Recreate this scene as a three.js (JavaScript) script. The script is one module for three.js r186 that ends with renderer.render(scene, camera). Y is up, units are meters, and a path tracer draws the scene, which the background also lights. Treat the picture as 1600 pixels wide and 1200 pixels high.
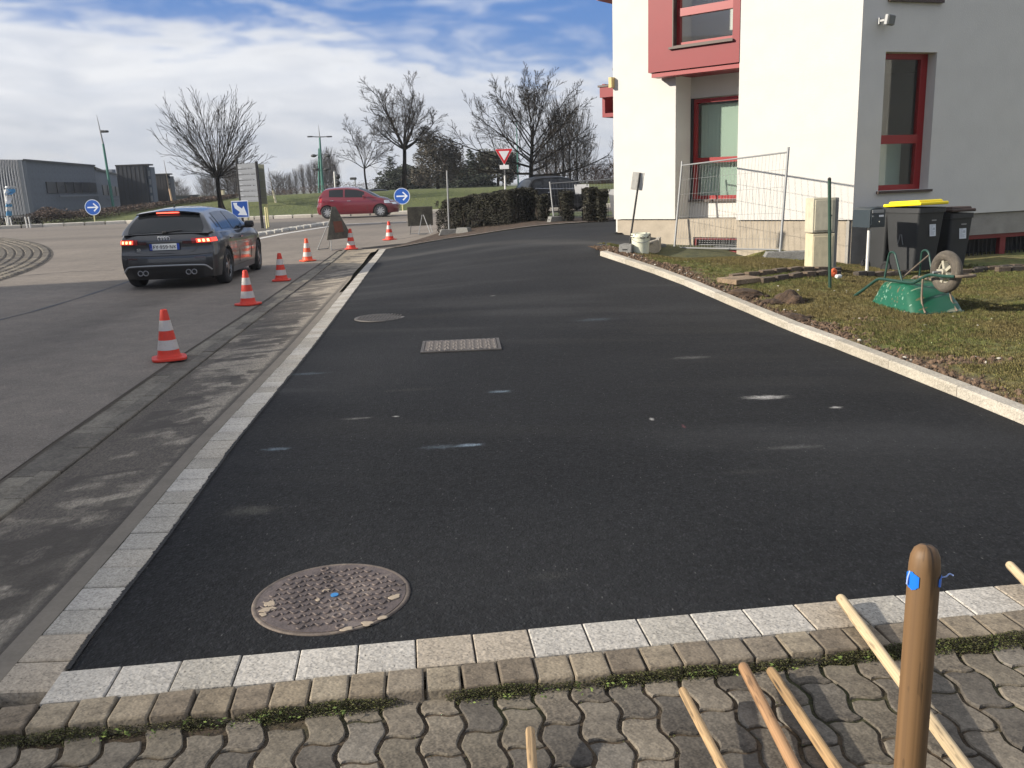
import * as THREE from 'three';
import { mergeGeometries, mergeVertices, toCreasedNormals } from 'three/addons/utils/BufferGeometryUtils.js';
import { RoundedBoxGeometry } from 'three/addons/geometries/RoundedBoxGeometry.js';

// ============================================================ camera, sky, sun, exposure
const scene = new THREE.Scene();
const FOCAL = 1380, EYE = 1.65;                       // focal length for a picture 1600 wide, eye height in metres
const camera = new THREE.PerspectiveCamera(2 * Math.atan(600 / FOCAL) * 180 / Math.PI, 4 / 3, 0.05, 4000);
camera.position.set(0, EYE, 0);
camera.rotation.set(-Math.atan(314 / FOCAL), 0, -0.035, 'YXZ');
scene.add(camera);
const EXPOSURE = 1.75, SUN_POWER = 4.0;
const SUN_AZ = 75 * Math.PI / 180, SUN_EL = 22 * Math.PI / 180; // light travels to the right and slightly away
const sunDir = new THREE.Vector3(-Math.sin(SUN_AZ) * Math.cos(SUN_EL), Math.sin(SUN_EL), Math.cos(SUN_AZ) * Math.cos(SUN_EL));
const sun = new THREE.DirectionalLight(new THREE.Color().setRGB(1, 0.915, 0.79), SUN_POWER);
sun.target.position.set(0, 0, -14); sun.position.copy(sunDir).multiplyScalar(90).add(sun.target.position);
sun.castShadow = true; sun.shadow.radius = 2.2; sun.shadow.mapSize.set(4096, 4096);
Object.assign(sun.shadow.camera, { left: -45, right: 45, top: 45, bottom: -45, near: 1, far: 220 });
scene.add(sun, sun.target);
const renderer = new THREE.WebGLRenderer({ antialias: true });
renderer.setSize(1024, 768); renderer.toneMapping = THREE.LinearToneMapping; renderer.toneMappingExposure = EXPOSURE;
renderer.shadowMap.enabled = true;

// ============================================================ noise and small maths
function mulberry(a) { return () => { a |= 0; a = a + 0x6D2B79F5 | 0; let t = Math.imul(a ^ a >>> 15, 1 | a); t = t + Math.imul(t ^ t >>> 7, 61 | t) ^ t; return ((t ^ t >>> 14) >>> 0) / 4294967296; }; }
const rng = mulberry(20240217);
const rr = (a, b, r = rng) => a + (b - a) * r();
const clamp = (t, a = 0, b = 1) => t < a ? a : t > b ? b : t;
const sm = (a, b, t) => { t = clamp((t - a) / (b - a)); return t * t * (3 - 2 * t); };
const lerp = (a, b, t) => a + (b - a) * t;
const mix3 = (a, b, t) => [lerp(a[0], b[0], t), lerp(a[1], b[1], t), lerp(a[2], b[2], t)];
function hash(x, y, s) { let n = Math.imul(x, 374761393) + Math.imul(y, 668265263) + Math.imul(s, 2246822519) | 0; n = Math.imul(n ^ n >>> 13, 1274126177); return ((n ^ n >>> 16) >>> 0) / 4294967296; }
function vn(x, y, s = 1, per = 0) {
  const xi = Math.floor(x), yi = Math.floor(y); let fx = x - xi, fy = y - yi; fx = fx * fx * (3 - 2 * fx); fy = fy * fy * (3 - 2 * fy);
  let x0 = xi, x1 = xi + 1, y0 = yi, y1 = yi + 1;
  if (per) { x0 = ((x0 % per) + per) % per; x1 = ((x1 % per) + per) % per; y0 = ((y0 % per) + per) % per; y1 = ((y1 % per) + per) % per; }
  const a = hash(x0, y0, s), b = hash(x1, y0, s), c = hash(x0, y1, s), d = hash(x1, y1, s);
  return a + (b - a) * fx + (c - a) * fy + (a - b - c + d) * fx * fy;
}
function fbm(x, y, s = 1, oct = 4, per = 0) { let v = 0, a = 0.5, t = 0; for (let i = 0; i < oct; i++) { v += a * vn(x, y, s + i * 17, per); t += a; a *= 0.5; x *= 2; y *= 2; per *= 2; } return v / t; }
function vn3(x, y, z, s) { const zi = Math.floor(z); let f = z - zi; f = f * f * (3 - 2 * f); const a = vn(x, y, s + zi * 131), b = vn(x, y, s + (zi + 1) * 131); return a + (b - a) * f; }
function fbm3(x, y, z, s, oct) { let v = 0, a = 0.5, t = 0; for (let i = 0; i < oct; i++) { v += a * vn3(x, y, z, s + i * 17); t += a; a *= 0.5; x *= 2; y *= 2; z *= 2; } return v / t; }
const toLin = c => c <= 0.04045 ? c / 12.92 : Math.pow((c + 0.055) / 1.055, 2.4);
const lin = (r, g, b) => [toLin(r / 255), toLin(g / 255), toLin(b / 255)];
const toS = c => { c = clamp(c); return 255 * (c <= 0.0031308 ? c * 12.92 : 1.055 * Math.pow(c, 1 / 2.4) - 0.055); };
const col = c => new THREE.Color().setRGB(c[0], c[1], c[2]);

// ============================================================ sky: air and streaky winter cloud, whitened overhead, out of view, to lift the ambient light
{
  const w = 2880, h = 1440, d = new Float32Array(w * h * 4), K = 1 / EXPOSURE;
  const zen = lin(118, 148, 190), mid = lin(104, 145, 206), low = lin(160, 184, 214), white = lin(240, 242, 246), grey = lin(205, 209, 217), haze = lin(205, 211, 221), cream = lin(238, 233, 224);
  for (let j = 0; j < h; j++) {
    const el = ((j + 0.5) / h - 0.5) * 180;
    for (let i = 0; i < w; i++) {
      const az = ((i + 0.5) / w - 0.25) * 360, A = az * Math.PI / 180;
      const e = Math.max(el, -2);
      let c = e < 12 ? mix3(low, mid, sm(0, 11, e)) : mix3(mid, zen, sm(12, 60, e));
      // cloud coordinates: a ring that closes on itself, streaks lying nearly level and tilted a little
      const R = 13, cx = Math.cos(A) * R, cz = Math.sin(A) * R, q = e * (e < 14 ? 0.62 : 0.62 * 14 / e * (1 + (e - 14) / 40));
      if (el < -4) { const k = (j * w + i) * 4, gd = mix3(haze, lin(120, 118, 108), sm(-0.5, -6, el)); d[k] = gd[0] * K; d[k + 1] = gd[1] * K; d[k + 2] = gd[2] * K; d[k + 3] = 1; continue; }
      const wx = fbm3(cx * 0.5 + 3, cz * 0.5, q * 0.5, 5, 3) - 0.5, wy = fbm3(cx * 0.45 + 8, cz * 0.45, q * 0.45 + 4, 7, 3) - 0.5;
      const streak = fbm3(cx * 0.55 + wx * 2.2, cz * 0.55 + wx * 2.0, q * 1.15 + cz * 0.10 + wy * 2.6, 11, 5);
      const fine = fbm3(cx * 1.5 + wx * 4, cz * 1.5 + wy * 4, q * 3.2 + cz * 0.45 + wy * 5, 23, 5);
      const wav = (vn(cx * 0.35 + 9, cz * 0.35 + 4, 31) - 0.5) * 1.6 + (fbm(cx * 1.1, cz * 1.1, 37, 3) - 0.5) * 2.2;
      const edge = 8.9 + wav - 1.9 * sm(-14, 2, az) * sm(60, 20, az) + 0.9 * sm(-12, -28, az) * sm(-80, -40, az);
      let bank = sm(edge + 1.1, edge - 1.6, e + (fine - 0.5) * 5.0 + (streak - 0.5) * 3.4);
      bank *= 0.90 + 0.34 * (streak - 0.40);
      let veil = sm(0.47, 0.80, streak * 0.72 + fine * 0.33) * 0.75;
      veil = Math.max(veil, 0.55 * sm(10.4, 12.2, e + (fine - 0.5) * 2.5) * sm(-16, -4, az) * sm(50, 20, az));
      veil = Math.max(veil, (0.80 + 0.5 * (streak - 0.5)) * sm(14, 26, e));
      const dens = clamp(Math.max(bank, veil * 0.85) + 0.10 * (fine - 0.5));
      let cl = mix3(grey, white, clamp(sm(1.5, 8, e) * 0.9 + (fine - 0.5) * 0.9 + (streak - 0.5) * 0.5));
      const cum = sm(0.52, 0.62, fbm3(cx * 3.0, cz * 3.0, e * 1.3, 71, 4) + 0.06) * sm(3.6, 1.6, e + fine) * sm(-0.5, 0.8, e);
      cl = mix3(cl, cream, cum * 0.7);
      cl = mix3(cl, lin(243, 243, 245), 0.8 * sm(16, 34, e));
      c = mix3(c, cl, dens);
      c = mix3(c, haze, 0.75 * sm(4.5, 0, e));
      if (el < -0.5) c = mix3(haze, lin(120, 118, 108), sm(-0.5, -6, el));
      const k = (j * w + i) * 4; d[k] = c[0] * K; d[k + 1] = c[1] * K; d[k + 2] = c[2] * K; d[k + 3] = 1;
    }
  }
  const t = new THREE.DataTexture(d, w, h, THREE.RGBAFormat, THREE.FloatType);
  t.mapping = THREE.EquirectangularReflectionMapping; t.magFilter = t.minFilter = THREE.LinearFilter; t.wrapS = THREE.RepeatWrapping; t.needsUpdate = true;
  scene.background = t; scene.environment = t;
}
scene.fog = new THREE.FogExp2(new THREE.Color().setRGB(0.66, 0.69, 0.74), 0.0005);

// ============================================================ names, things, parts
const used = new Map();
function numbered(name) { const n = used.get(name) || 0; used.set(name, n + 1); return n ? `${name}_${String(n).padStart(3, '0')}` : name; }
function tag(o, label, category, group, kind) { if (label) o.userData.label = label; if (category) o.userData.category = category; if (group) o.userData.group = group; if (kind) o.userData.kind = kind; return o; }
function thing(name, label, category, pos = [0, 0, 0], turn = 0, group) { const o = new THREE.Group(); o.name = numbered(name); o.position.set(...(pos.isVector3 ? pos.toArray() : pos)); o.rotation.y = turn; scene.add(o); return tag(o, label, category, group); }
function part(name, geo, m, parent) { const o = new THREE.Mesh(geo, m); o.name = name; o.castShadow = o.receiveShadow = true; parent.add(o); return o; }
function struct(name, geo, m, label) { const o = new THREE.Mesh(geo, m); o.name = numbered(name); o.castShadow = o.receiveShadow = true; scene.add(o); return tag(o, label, null, null, 'structure'); }
function copyOf(src, label, pos, turn = src.rotation.y) { const c = src.clone(); c.name = numbered(src.name.replace(/_\d\d\d$/, '')); scene.add(c); if (pos) c.position.copy(pos); c.rotation.y = turn; c.userData = { ...src.userData, label: label || src.userData.label }; return c; }

// ============================================================ geometry helpers
const V3 = (x, y, z) => new THREE.Vector3(x, y, z);
function norm(g) { g = g.index ? g.toNonIndexed() : g; for (const k of Object.keys(g.attributes)) if (!['position', 'normal', 'uv'].includes(k)) g.deleteAttribute(k); if (!g.attributes.normal) g.computeVertexNormals(); if (!g.attributes.uv) g.setAttribute('uv', new THREE.BufferAttribute(new Float32Array(g.attributes.position.count * 2), 2)); return g; }
const mg = list => list.length === 1 ? norm(list[0]) : mergeGeometries(list.map(norm));
function boxUV(g, s = 1) {                                  // uv in metres from the side a face looks to
  g = norm(g); const p = g.attributes.position, n = g.attributes.normal, uv = g.attributes.uv;
  for (let i = 0; i < p.count; i++) { const ax = Math.abs(n.getX(i)), ay = Math.abs(n.getY(i)), az = Math.abs(n.getZ(i)); let u, v; if (ay >= ax && ay >= az) { u = p.getX(i); v = p.getZ(i); } else if (ax >= az) { u = p.getZ(i); v = p.getY(i); } else { u = p.getX(i); v = p.getY(i); } uv.setXY(i, u * s, v * s); }
  return g;
}
function bx(w, h, d, x = 0, y = 0, z = 0, ry = 0, rx = 0, rz = 0) { const g = new THREE.BoxGeometry(w, h, d); if (rx) g.rotateX(rx); if (rz) g.rotateZ(rz); if (ry) g.rotateY(ry); return g.translate(x, y, z); }
function rbx(w, h, d, r, x = 0, y = 0, z = 0, ry = 0, rx = 0, rz = 0, seg = 2) { const g = new RoundedBoxGeometry(w, h, d, seg, Math.min(r, w / 2.02, h / 2.02, d / 2.02)); if (rx) g.rotateX(rx); if (rz) g.rotateZ(rz); if (ry) g.rotateY(ry); return g.translate(x, y, z); }
function rod(a, b, r1, r2 = r1, seg = 8, open = false) { const d = b.clone().sub(a), g = new THREE.CylinderGeometry(r2, r1, d.length(), seg, 1, open); g.applyQuaternion(new THREE.Quaternion().setFromUnitVectors(V3(0, 1, 0), d.normalize())); return g.translate((a.x + b.x) / 2, (a.y + b.y) / 2, (a.z + b.z) / 2); }
function tube(pts, r, seg = 8, n, tension = 0.5, closed = false) { return new THREE.TubeGeometry(new THREE.CatmullRomCurve3(pts, closed, 'catmullrom', tension), n || pts.length * 6, r, seg, closed); }
function chamfer(w, h, d, c) {                              // block with bevelled top, base open: top at y = h
  const a = w / 2, b = d / 2, v = [], q = (p0, p1, p2, p3) => v.push(...p0, ...p1, ...p2, ...p0, ...p2, ...p3);
  const T = [[-a + c, h, b - c], [a - c, h, b - c], [a - c, h, -b + c], [-a + c, h, -b + c]], M = [[-a, h - c, b], [a, h - c, b], [a, h - c, -b], [-a, h - c, -b]], B = M.map(p => [p[0], 0, p[2]]);
  q(T[0], T[1], T[2], T[3]); for (let i = 0; i < 4; i++) { const k = (i + 1) % 4; q(M[i], M[k], T[k], T[i]); q(B[i], B[k], M[k], M[i]); }
  const g = new THREE.BufferGeometry(); g.setAttribute('position', new THREE.Float32BufferAttribute(v, 3)); g.computeVertexNormals(); return boxUV(g);
}
class Mesher {                                              // collects triangles of one mesh, optionally with vertex colours
  constructor() { this.p = []; this.n = []; this.c = []; this.i = []; this.uv = []; }
  get count() { return this.p.length / 3; }
  v(x, y, z, nx = 0, ny = 1, nz = 0, c, u = 0, w = 0) { this.p.push(x, y, z); this.n.push(nx, ny, nz); if (c) this.c.push(c[0], c[1], c[2]); this.uv.push(u, w); return this.p.length / 3 - 1; }
  limb(pts, radii, sides) {
    let base = -1; const t = V3(), s = V3(), u = V3();
    for (let k = 0; k < pts.length; k++) {
      t.copy(pts[Math.min(k + 1, pts.length - 1)]).sub(pts[Math.max(k - 1, 0)]).normalize();
      s.set(t.z, 0.3, -t.x).cross(t).normalize(); if (s.lengthSq() < 0.1) s.set(1, 0, 0); u.crossVectors(t, s);
      const b = this.count;
      for (let m = 0; m < sides; m++) { const a = m / sides * 6.2832, nx = s.x * Math.cos(a) + u.x * Math.sin(a), ny = s.y * Math.cos(a) + u.y * Math.sin(a), nz = s.z * Math.cos(a) + u.z * Math.sin(a); this.v(pts[k].x + nx * radii[k], pts[k].y + ny * radii[k], pts[k].z + nz * radii[k], nx, ny, nz, null, m / sides, k * 0.3); }
      if (base >= 0) for (let m = 0; m < sides; m++) { const k2 = (m + 1) % sides; this.i.push(base + m, b + m, base + k2, base + k2, b + m, b + k2); }
      base = b;
    }
  }
  leaf(x, y, z, size, r, c) {                               // small bent leaf of two triangles
    const a = r() * 6.283, e = r() * 2 - 1, q = Math.sqrt(1 - e * e), n = [q * Math.cos(a), e, q * Math.sin(a)], b = r() * 6.283;
    let t = [Math.cos(b), 0.6 * (r() - 0.3), Math.sin(b)]; const tl = Math.hypot(...t); t = t.map(k => k / tl);
    let s = [t[1] * n[2] - t[2] * n[1], t[2] * n[0] - t[0] * n[2], t[0] * n[1] - t[1] * n[0]]; const sl = Math.hypot(...s) || 1; s = s.map(k => k / sl * 0.45);
    const i0 = this.v(x - t[0] * size, y - t[1] * size, z - t[2] * size, ...n, c), i1 = this.v(x + s[0] * size, y + s[1] * size, z + s[2] * size, ...n, c), i2 = this.v(x + t[0] * size, y + t[1] * size, z + t[2] * size, ...n, c), i3 = this.v(x - s[0] * size, y - s[1] * size, z - s[2] * size, ...n, c);
    this.i.push(i0, i1, i2, i0, i2, i3);
  }
  geo() { const g = new THREE.BufferGeometry(); g.setAttribute('position', new THREE.Float32BufferAttribute(this.p, 3)); g.setAttribute('normal', new THREE.Float32BufferAttribute(this.n, 3)); g.setAttribute('uv', new THREE.Float32BufferAttribute(this.uv, 2)); if (this.c.length) g.setAttribute('color', new THREE.Float32BufferAttribute(this.c, 3)); g.setIndex(this.i); return g; }
}

// ============================================================ lie of the land (x to the right, f forward, metres)
const land = (x, f) => 0.55 * sm(8, 19, f) * sm(-4, 1.5, x) * (1 - sm(3.8, 6.2, x)) * (1 - sm(28, 40, f)) + 0.25 * sm(20, 42, f);
const lawnH = (x, f) => land(x, f) - 0.37 * sm(1.7, 3.2, x) * sm(13.5, 17, f) * (1 - sm(4.2, 5, x));
const mound = (x, f) => land(x, f) + 0.10 + 1.05 * sm(48.5, 60, f) * sm(-34, -14, x);
// where a sight line at a point of a 1600 x 1200 picture meets a depth, a height or the ground: used to survey the place
camera.updateMatrixWorld();
function sight(px, py) { return V3((px - 800) / FOCAL, -(py - 600) / FOCAL, -1).applyQuaternion(camera.quaternion); }
function at(px, py, f) { const d = sight(px, py), t = -f / d.z; return V3(d.x * t, EYE + d.y * t, -f); }
function atY(px, py, y) { const d = sight(px, py), t = (y - EYE) / d.y; return V3(d.x * t, y, d.z * t); }
function G(px, py, fn = land) { const d = sight(px, py); let t = 0.5; while (t < 400) { if (EYE + d.y * t < fn(d.x * t, -d.z * t)) break; t += t < 30 ? 0.02 : 0.1; } return V3(d.x * t, fn(d.x * t, -d.z * t), d.z * t); }
const XF = (px, py, fn) => { const g = G(px, py, fn); return [g.x, -g.z]; };
const onLand = (x, f, fn = land, dy = 0) => V3(x, fn(x, f) + dy, -f);

function clipAxis(poly, axis, lim, keepLess) {
  const out = []; for (let i = 0; i < poly.length; i++) { const a = poly[i], b = poly[(i + 1) % poly.length], ia = keepLess ? a[axis] <= lim : a[axis] >= lim, ib = keepLess ? b[axis] <= lim : b[axis] >= lim; if (ia) out.push(a); if (ia !== ib) { const t = (lim - a[axis]) / (b[axis] - a[axis]); out.push([lerp(a[0], b[0], t), lerp(a[1], b[1], t)]); } } return out;
}
function sheet(poly, xs, fs, fn, dy, colour, uv = 1, bump) {   // ground surface inside an outline, cut into cells that follow the land
  const m = new Mesher(), key = new Map(), E = 0.05;
  const vert = (x, f) => { const k = Math.round(x * 2000) + ',' + Math.round(f * 2000); let id = key.get(k); if (id === undefined) { const y = fn(x, f), nx = -(fn(x + E, f) - fn(x - E, f)) / (2 * E), nf = -(fn(x, f + E) - fn(x, f - E)) / (2 * E), l = Math.hypot(nx, 1, nf); id = m.v(x, y + dy + (bump ? bump(x, f) : 0), -f, nx / l, 1 / l, -nf / l, colour ? colour(x, f) : null, typeof uv === 'function' ? uv(x, f)[0] : x * uv, typeof uv === 'function' ? uv(x, f)[1] : f * uv); key.set(k, id); } return id; };
  for (let j = 0; j + 1 < fs.length; j++) {
    let row = clipAxis(clipAxis(poly, 1, fs[j], false), 1, fs[j + 1], true); if (row.length < 3) continue;
    let lo = 1e9, hi = -1e9; for (const p of row) { lo = Math.min(lo, p[0]); hi = Math.max(hi, p[0]); }
    for (let i = 0; i + 1 < xs.length; i++) {
      if (xs[i + 1] < lo || xs[i] > hi) continue;
      let c = clipAxis(clipAxis(row, 0, xs[i], false), 0, xs[i + 1], true);
      c = c.filter((p, k) => { const q = c[(k + 1) % c.length]; return Math.abs(p[0] - q[0]) + Math.abs(p[1] - q[1]) > 1e-5; }); if (c.length < 3) continue;
      const tris = c.length === 3 ? [[0, 1, 2]] : THREE.ShapeUtils.triangulateShape(c.map(p => new THREE.Vector2(p[0], p[1])), []);
      for (const t of tris) { const [a, b, d] = t.map(k => c[k]), ar = (b[0] - a[0]) * (d[1] - a[1]) - (b[1] - a[1]) * (d[0] - a[0]); if (Math.abs(ar) < 1e-9) continue; const ids = [a, b, d].map(p => vert(p[0], p[1])); if (ar < 0) m.i.push(ids[0], ids[2], ids[1]); else m.i.push(...ids); }
    }
  }
  const g = m.geo(); if (bump) g.computeVertexNormals(); return g;
}
const span = (a, b, step) => { const n = Math.max(1, Math.ceil((b - a) / step)), o = []; for (let i = 0; i <= n; i++) o.push(lerp(a, b, i / n)); return o; };
const spans = (...q) => { const o = []; for (let i = 0; i + 2 < q.length; i += 2) { const s = span(q[i], q[i + 2], q[i + 1]); if (o.length) s.shift(); o.push(...s); } return o; };
function ribbon(pts, width, fn, dy, uv = 1) {               // flat strip along points [x, f]
  const m = new Mesher(), dense = []; for (let i = 0; i + 1 < pts.length; i++) { const n = Math.max(1, Math.ceil(Math.hypot(pts[i + 1][0] - pts[i][0], pts[i + 1][1] - pts[i][1]) / 0.4)); for (let k = 0; k < n; k++) dense.push([lerp(pts[i][0], pts[i + 1][0], k / n), lerp(pts[i][1], pts[i + 1][1], k / n)]); } dense.push(pts[pts.length - 1]);
  let run = 0; dense.forEach((p, i) => { const a = dense[Math.max(0, i - 1)], b = dense[Math.min(dense.length - 1, i + 1)], l = Math.hypot(b[0] - a[0], b[1] - a[1]), nx = (b[1] - a[1]) / l, nf = -(b[0] - a[0]) / l, w = (typeof width === 'function' ? width(i / dense.length) : width) / 2; if (i) run += Math.hypot(p[0] - dense[i - 1][0], p[1] - dense[i - 1][1]);
    for (const s of [-1, 1]) { const x = p[0] + nx * w * s, f = p[1] + nf * w * s; m.v(x, fn(x, f) + dy, -f, 0, 1, 0, null, s * w * uv, run * uv); } if (i) { const k = i * 2; m.i.push(k - 2, k - 1, k, k - 1, k + 1, k); } });
  return m.geo();
}
function alongLine(pts, step) {                             // even stations with heading along [x, f] points
  const out = []; let carry = 0; for (let i = 0; i + 1 < pts.length; i++) { const dx = pts[i + 1][0] - pts[i][0], df = pts[i + 1][1] - pts[i][1], l = Math.hypot(dx, df); let s = carry; while (s < l) { out.push([pts[i][0] + dx * s / l, pts[i][1] + df * s / l, Math.atan2(dx, df)]); s += step; } carry = s - l; } return out;
}

// ============================================================ textures and materials
function tex(w, h, fn, { srgb = true, rx = 1, ry = rx, clampT = false } = {}) {
  const d = new Uint8Array(w * h * 4); for (let j = 0; j < h; j++) for (let i = 0; i < w; i++) { const c = fn(i / w, j / h, i, j), k = (j * w + i) * 4; if (srgb) { d[k] = toS(c[0]); d[k + 1] = toS(c[1]); d[k + 2] = toS(c[2]); } else { const q = Array.isArray(c) ? c : [c, c, c]; d[k] = clamp(q[0]) * 255; d[k + 1] = clamp(q[1]) * 255; d[k + 2] = clamp(q[2]) * 255; } d[k + 3] = 255; }
  const t = new THREE.DataTexture(d, w, h, THREE.RGBAFormat); t.magFilter = THREE.LinearFilter; t.minFilter = THREE.LinearMipmapLinearFilter; t.generateMipmaps = true; t.wrapS = t.wrapT = clampT ? THREE.ClampToEdgeWrapping : THREE.RepeatWrapping; t.repeat.set(rx, ry); if (srgb) t.colorSpace = THREE.SRGBColorSpace; t.needsUpdate = true; return t;
}
function canvasTex(w, h, draw) { const c = document.createElement('canvas'); c.width = w; c.height = h; draw(c.getContext('2d'), w, h); const t = new THREE.CanvasTexture(c); t.colorSpace = THREE.SRGBColorSpace; t.anisotropy = 8; return t; }
const std = (c, roughness = 0.8, o = {}) => new THREE.MeshStandardMaterial({ color: Array.isArray(c) ? col(c) : c, roughness, ...o });
const phys = (c, roughness, o = {}) => new THREE.MeshPhysicalMaterial({ color: Array.isArray(c) ? col(c) : c, roughness, ...o });
const withRepeat = (t, r, r2 = r) => { const c = t.clone(); c.repeat.set(r, r2); c.needsUpdate = true; return c; };

const grain = tex(1024, 1024, (u, v) => {                   // chippings in a road surface, 1 m tile
  const a = vn(u * 160, v * 160, 3, 160), b = vn(u * 74, v * 74, 4, 74), c = fbm(u * 8, v * 8, 6, 4, 8), s = hash(Math.floor(u * 190), Math.floor(v * 190), 9);
  const k = 0.66 + 0.34 * a + 0.22 * (b - 0.5) + 0.30 * (c - 0.5) + (s > 0.965 ? 0.75 * ((s - 0.965) / 0.035) + 0.2 : 0) - (s < 0.05 ? 0.28 : 0); return [k * 0.62, k * 0.6, k * 0.575];
});
const grainBump = tex(1024, 1024, (u, v) => 0.25 + 0.4 * vn(u * 150, v * 150, 3, 150) + 0.35 * vn(u * 68, v * 68, 4, 68) + 0.2 * (vn(u * 20, v * 20, 8, 20) - 0.5), { srgb: false });
const speckle = tex(1024, 1024, (u, v) => {                 // washed concrete with dark and light chips, 1 m tile
  const a = vn(u * 170, v * 170, 13, 170), b = vn(u * 90, v * 90, 14, 90), c = fbm(u * 5, v * 5, 16, 4, 5), s = vn(u * 210, v * 210, 19, 210);
  const k = 0.78 + 0.34 * (a - 0.5) + 0.20 * (b - 0.5) + 0.30 * (c - 0.5) - (s > 0.80 ? 0.34 * sm(0.8, 0.9, s) : 0) - (s < 0.12 ? 0.12 : 0); return [k, k * 0.985, k * 0.955];
});
const speckleBump = tex(512, 512, (u, v) => 0.5 * vn(u * 120, v * 120, 3, 120) + 0.5 * vn(u * 50, v * 50, 4, 50), { srgb: false });
const stoneTex = tex(1024, 1024, (u, v) => {
  const a = vn(u * 210, v * 210, 23, 210), b = vn(u * 60, v * 60, 24, 60), c = fbm(u * 6, v * 6, 26, 5, 6), s = hash(Math.floor(u * 240), Math.floor(v * 240), 29);
  const k = 0.72 + 0.36 * (a - 0.5) + 0.30 * (b - 0.5) + 0.62 * (c - 0.5) + (s > 0.992 ? 0.5 : 0); return [k, k * (0.965 + 0.05 * c), k * (0.92 + 0.07 * c)];
});
const soilTex = tex(512, 512, (u, v) => { const a = fbm(u * 12, v * 12, 33, 5, 12), b = vn(u * 90, v * 90, 34, 90); const k = 0.55 + 0.9 * (a - 0.5) + 0.5 * (b - 0.5); return [k, k * 0.92, k * 0.84]; });
const soilBump = tex(512, 512, (u, v) => fbm(u * 14, v * 14, 35, 5, 14), { srgb: false });
const grassTex = tex(1024, 1024, (u, v) => { const a = fbm(u * 14, v * 14, 43, 5, 14), b = vn(u * 200, v * 120, 44, 40), c = vn(u * 120, v * 120, 45, 120); const k = 0.55 + 0.6 * (a - 0.5) + 0.5 * (b - 0.5) + 0.35 * (c - 0.5); return [k * (1 + 0.25 * (a - 0.5)), k, k * 0.9]; });
const plasterTex = tex(1024, 1024, (u, v) => { const a = fbm(u * 4, v * 4, 51, 5, 4), b = vn(u * 170, v * 170, 52, 170), c = vn(u * 48, v * 3, 53, 48), k = 0.96 + 0.07 * (a - 0.5) + 0.05 * (b - 0.5) + 0.035 * (c - 0.5) * vn(u * 3, v * 2, 56, 3); return [k, k, k * 0.995]; });
const plasterBump = tex(512, 512, (u, v) => 0.6 * vn(u * 90, v * 90, 54, 90) + 0.4 * vn(u * 180, v * 180, 55, 180), { srgb: false });
const wearTex = tex(512, 512, (u, v) => { const a = fbm(u * 6, v * 6, 61, 5, 6), b = vn(u * 100, v * 100, 62, 100), k = 0.86 + 0.3 * (a - 0.5) + 0.12 * (b - 0.5); return [k, k * 0.99, k * 0.97]; });
const woodTex = tex(512, 1024, (u, v) => { const g = fbm(u * 10 + 0.4 * fbm(u * 3, v * 6, 71, 3, 3), v * 1.5, 72, 5, 0), st = vn(u * 60, v * 3, 73), kn = sm(0.80, 0.92, vn(u * 7, v * 10, 74)), d = sm(0.62, 0.8, fbm(u * 5, v * 9, 75, 4)); const k = 0.80 + 0.34 * (g - 0.5) + 0.22 * (st - 0.5) - 0.34 * kn - 0.42 * d - 0.22 * sm(0.86, 0.92, vn(u * 22, v * 34, 76)) - 0.25 * sm(0.5, 0.75, fbm(u * 2.2, v * 3, 78, 4)) + 0.12 * sm(0.6, 0.8, fbm(u * 3, v * 5, 77, 3)); return [k, k * 0.97, k * 0.92]; });
const barkTex = tex(256, 256, (u, v) => { const k = 0.6 + 0.6 * (fbm(u * 12, v * 4, 81, 4, 4) - 0.5) + 0.3 * (vn(u * 40, v * 40, 82, 40) - 0.5); return [k, k * 0.98, k * 0.95]; });
const rustTex = tex(1024, 1024, (u, v) => { const a = fbm(u * 6, v * 6, 91, 5, 6), b = fbm(u * 22, v * 22, 92, 4, 22), c = vn(u * 150, v * 150, 93, 150); const k = 0.7 + 0.5 * (a - 0.5) + 0.45 * (b - 0.5) + 0.25 * (c - 0.5); const d = sm(0.60, 0.72, a * 0.6 + b * 0.45); return [k * (1 + 0.4 * d), k * (0.97 + 0.36 * d), k * (0.97 + 0.2 * d)]; });

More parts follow.
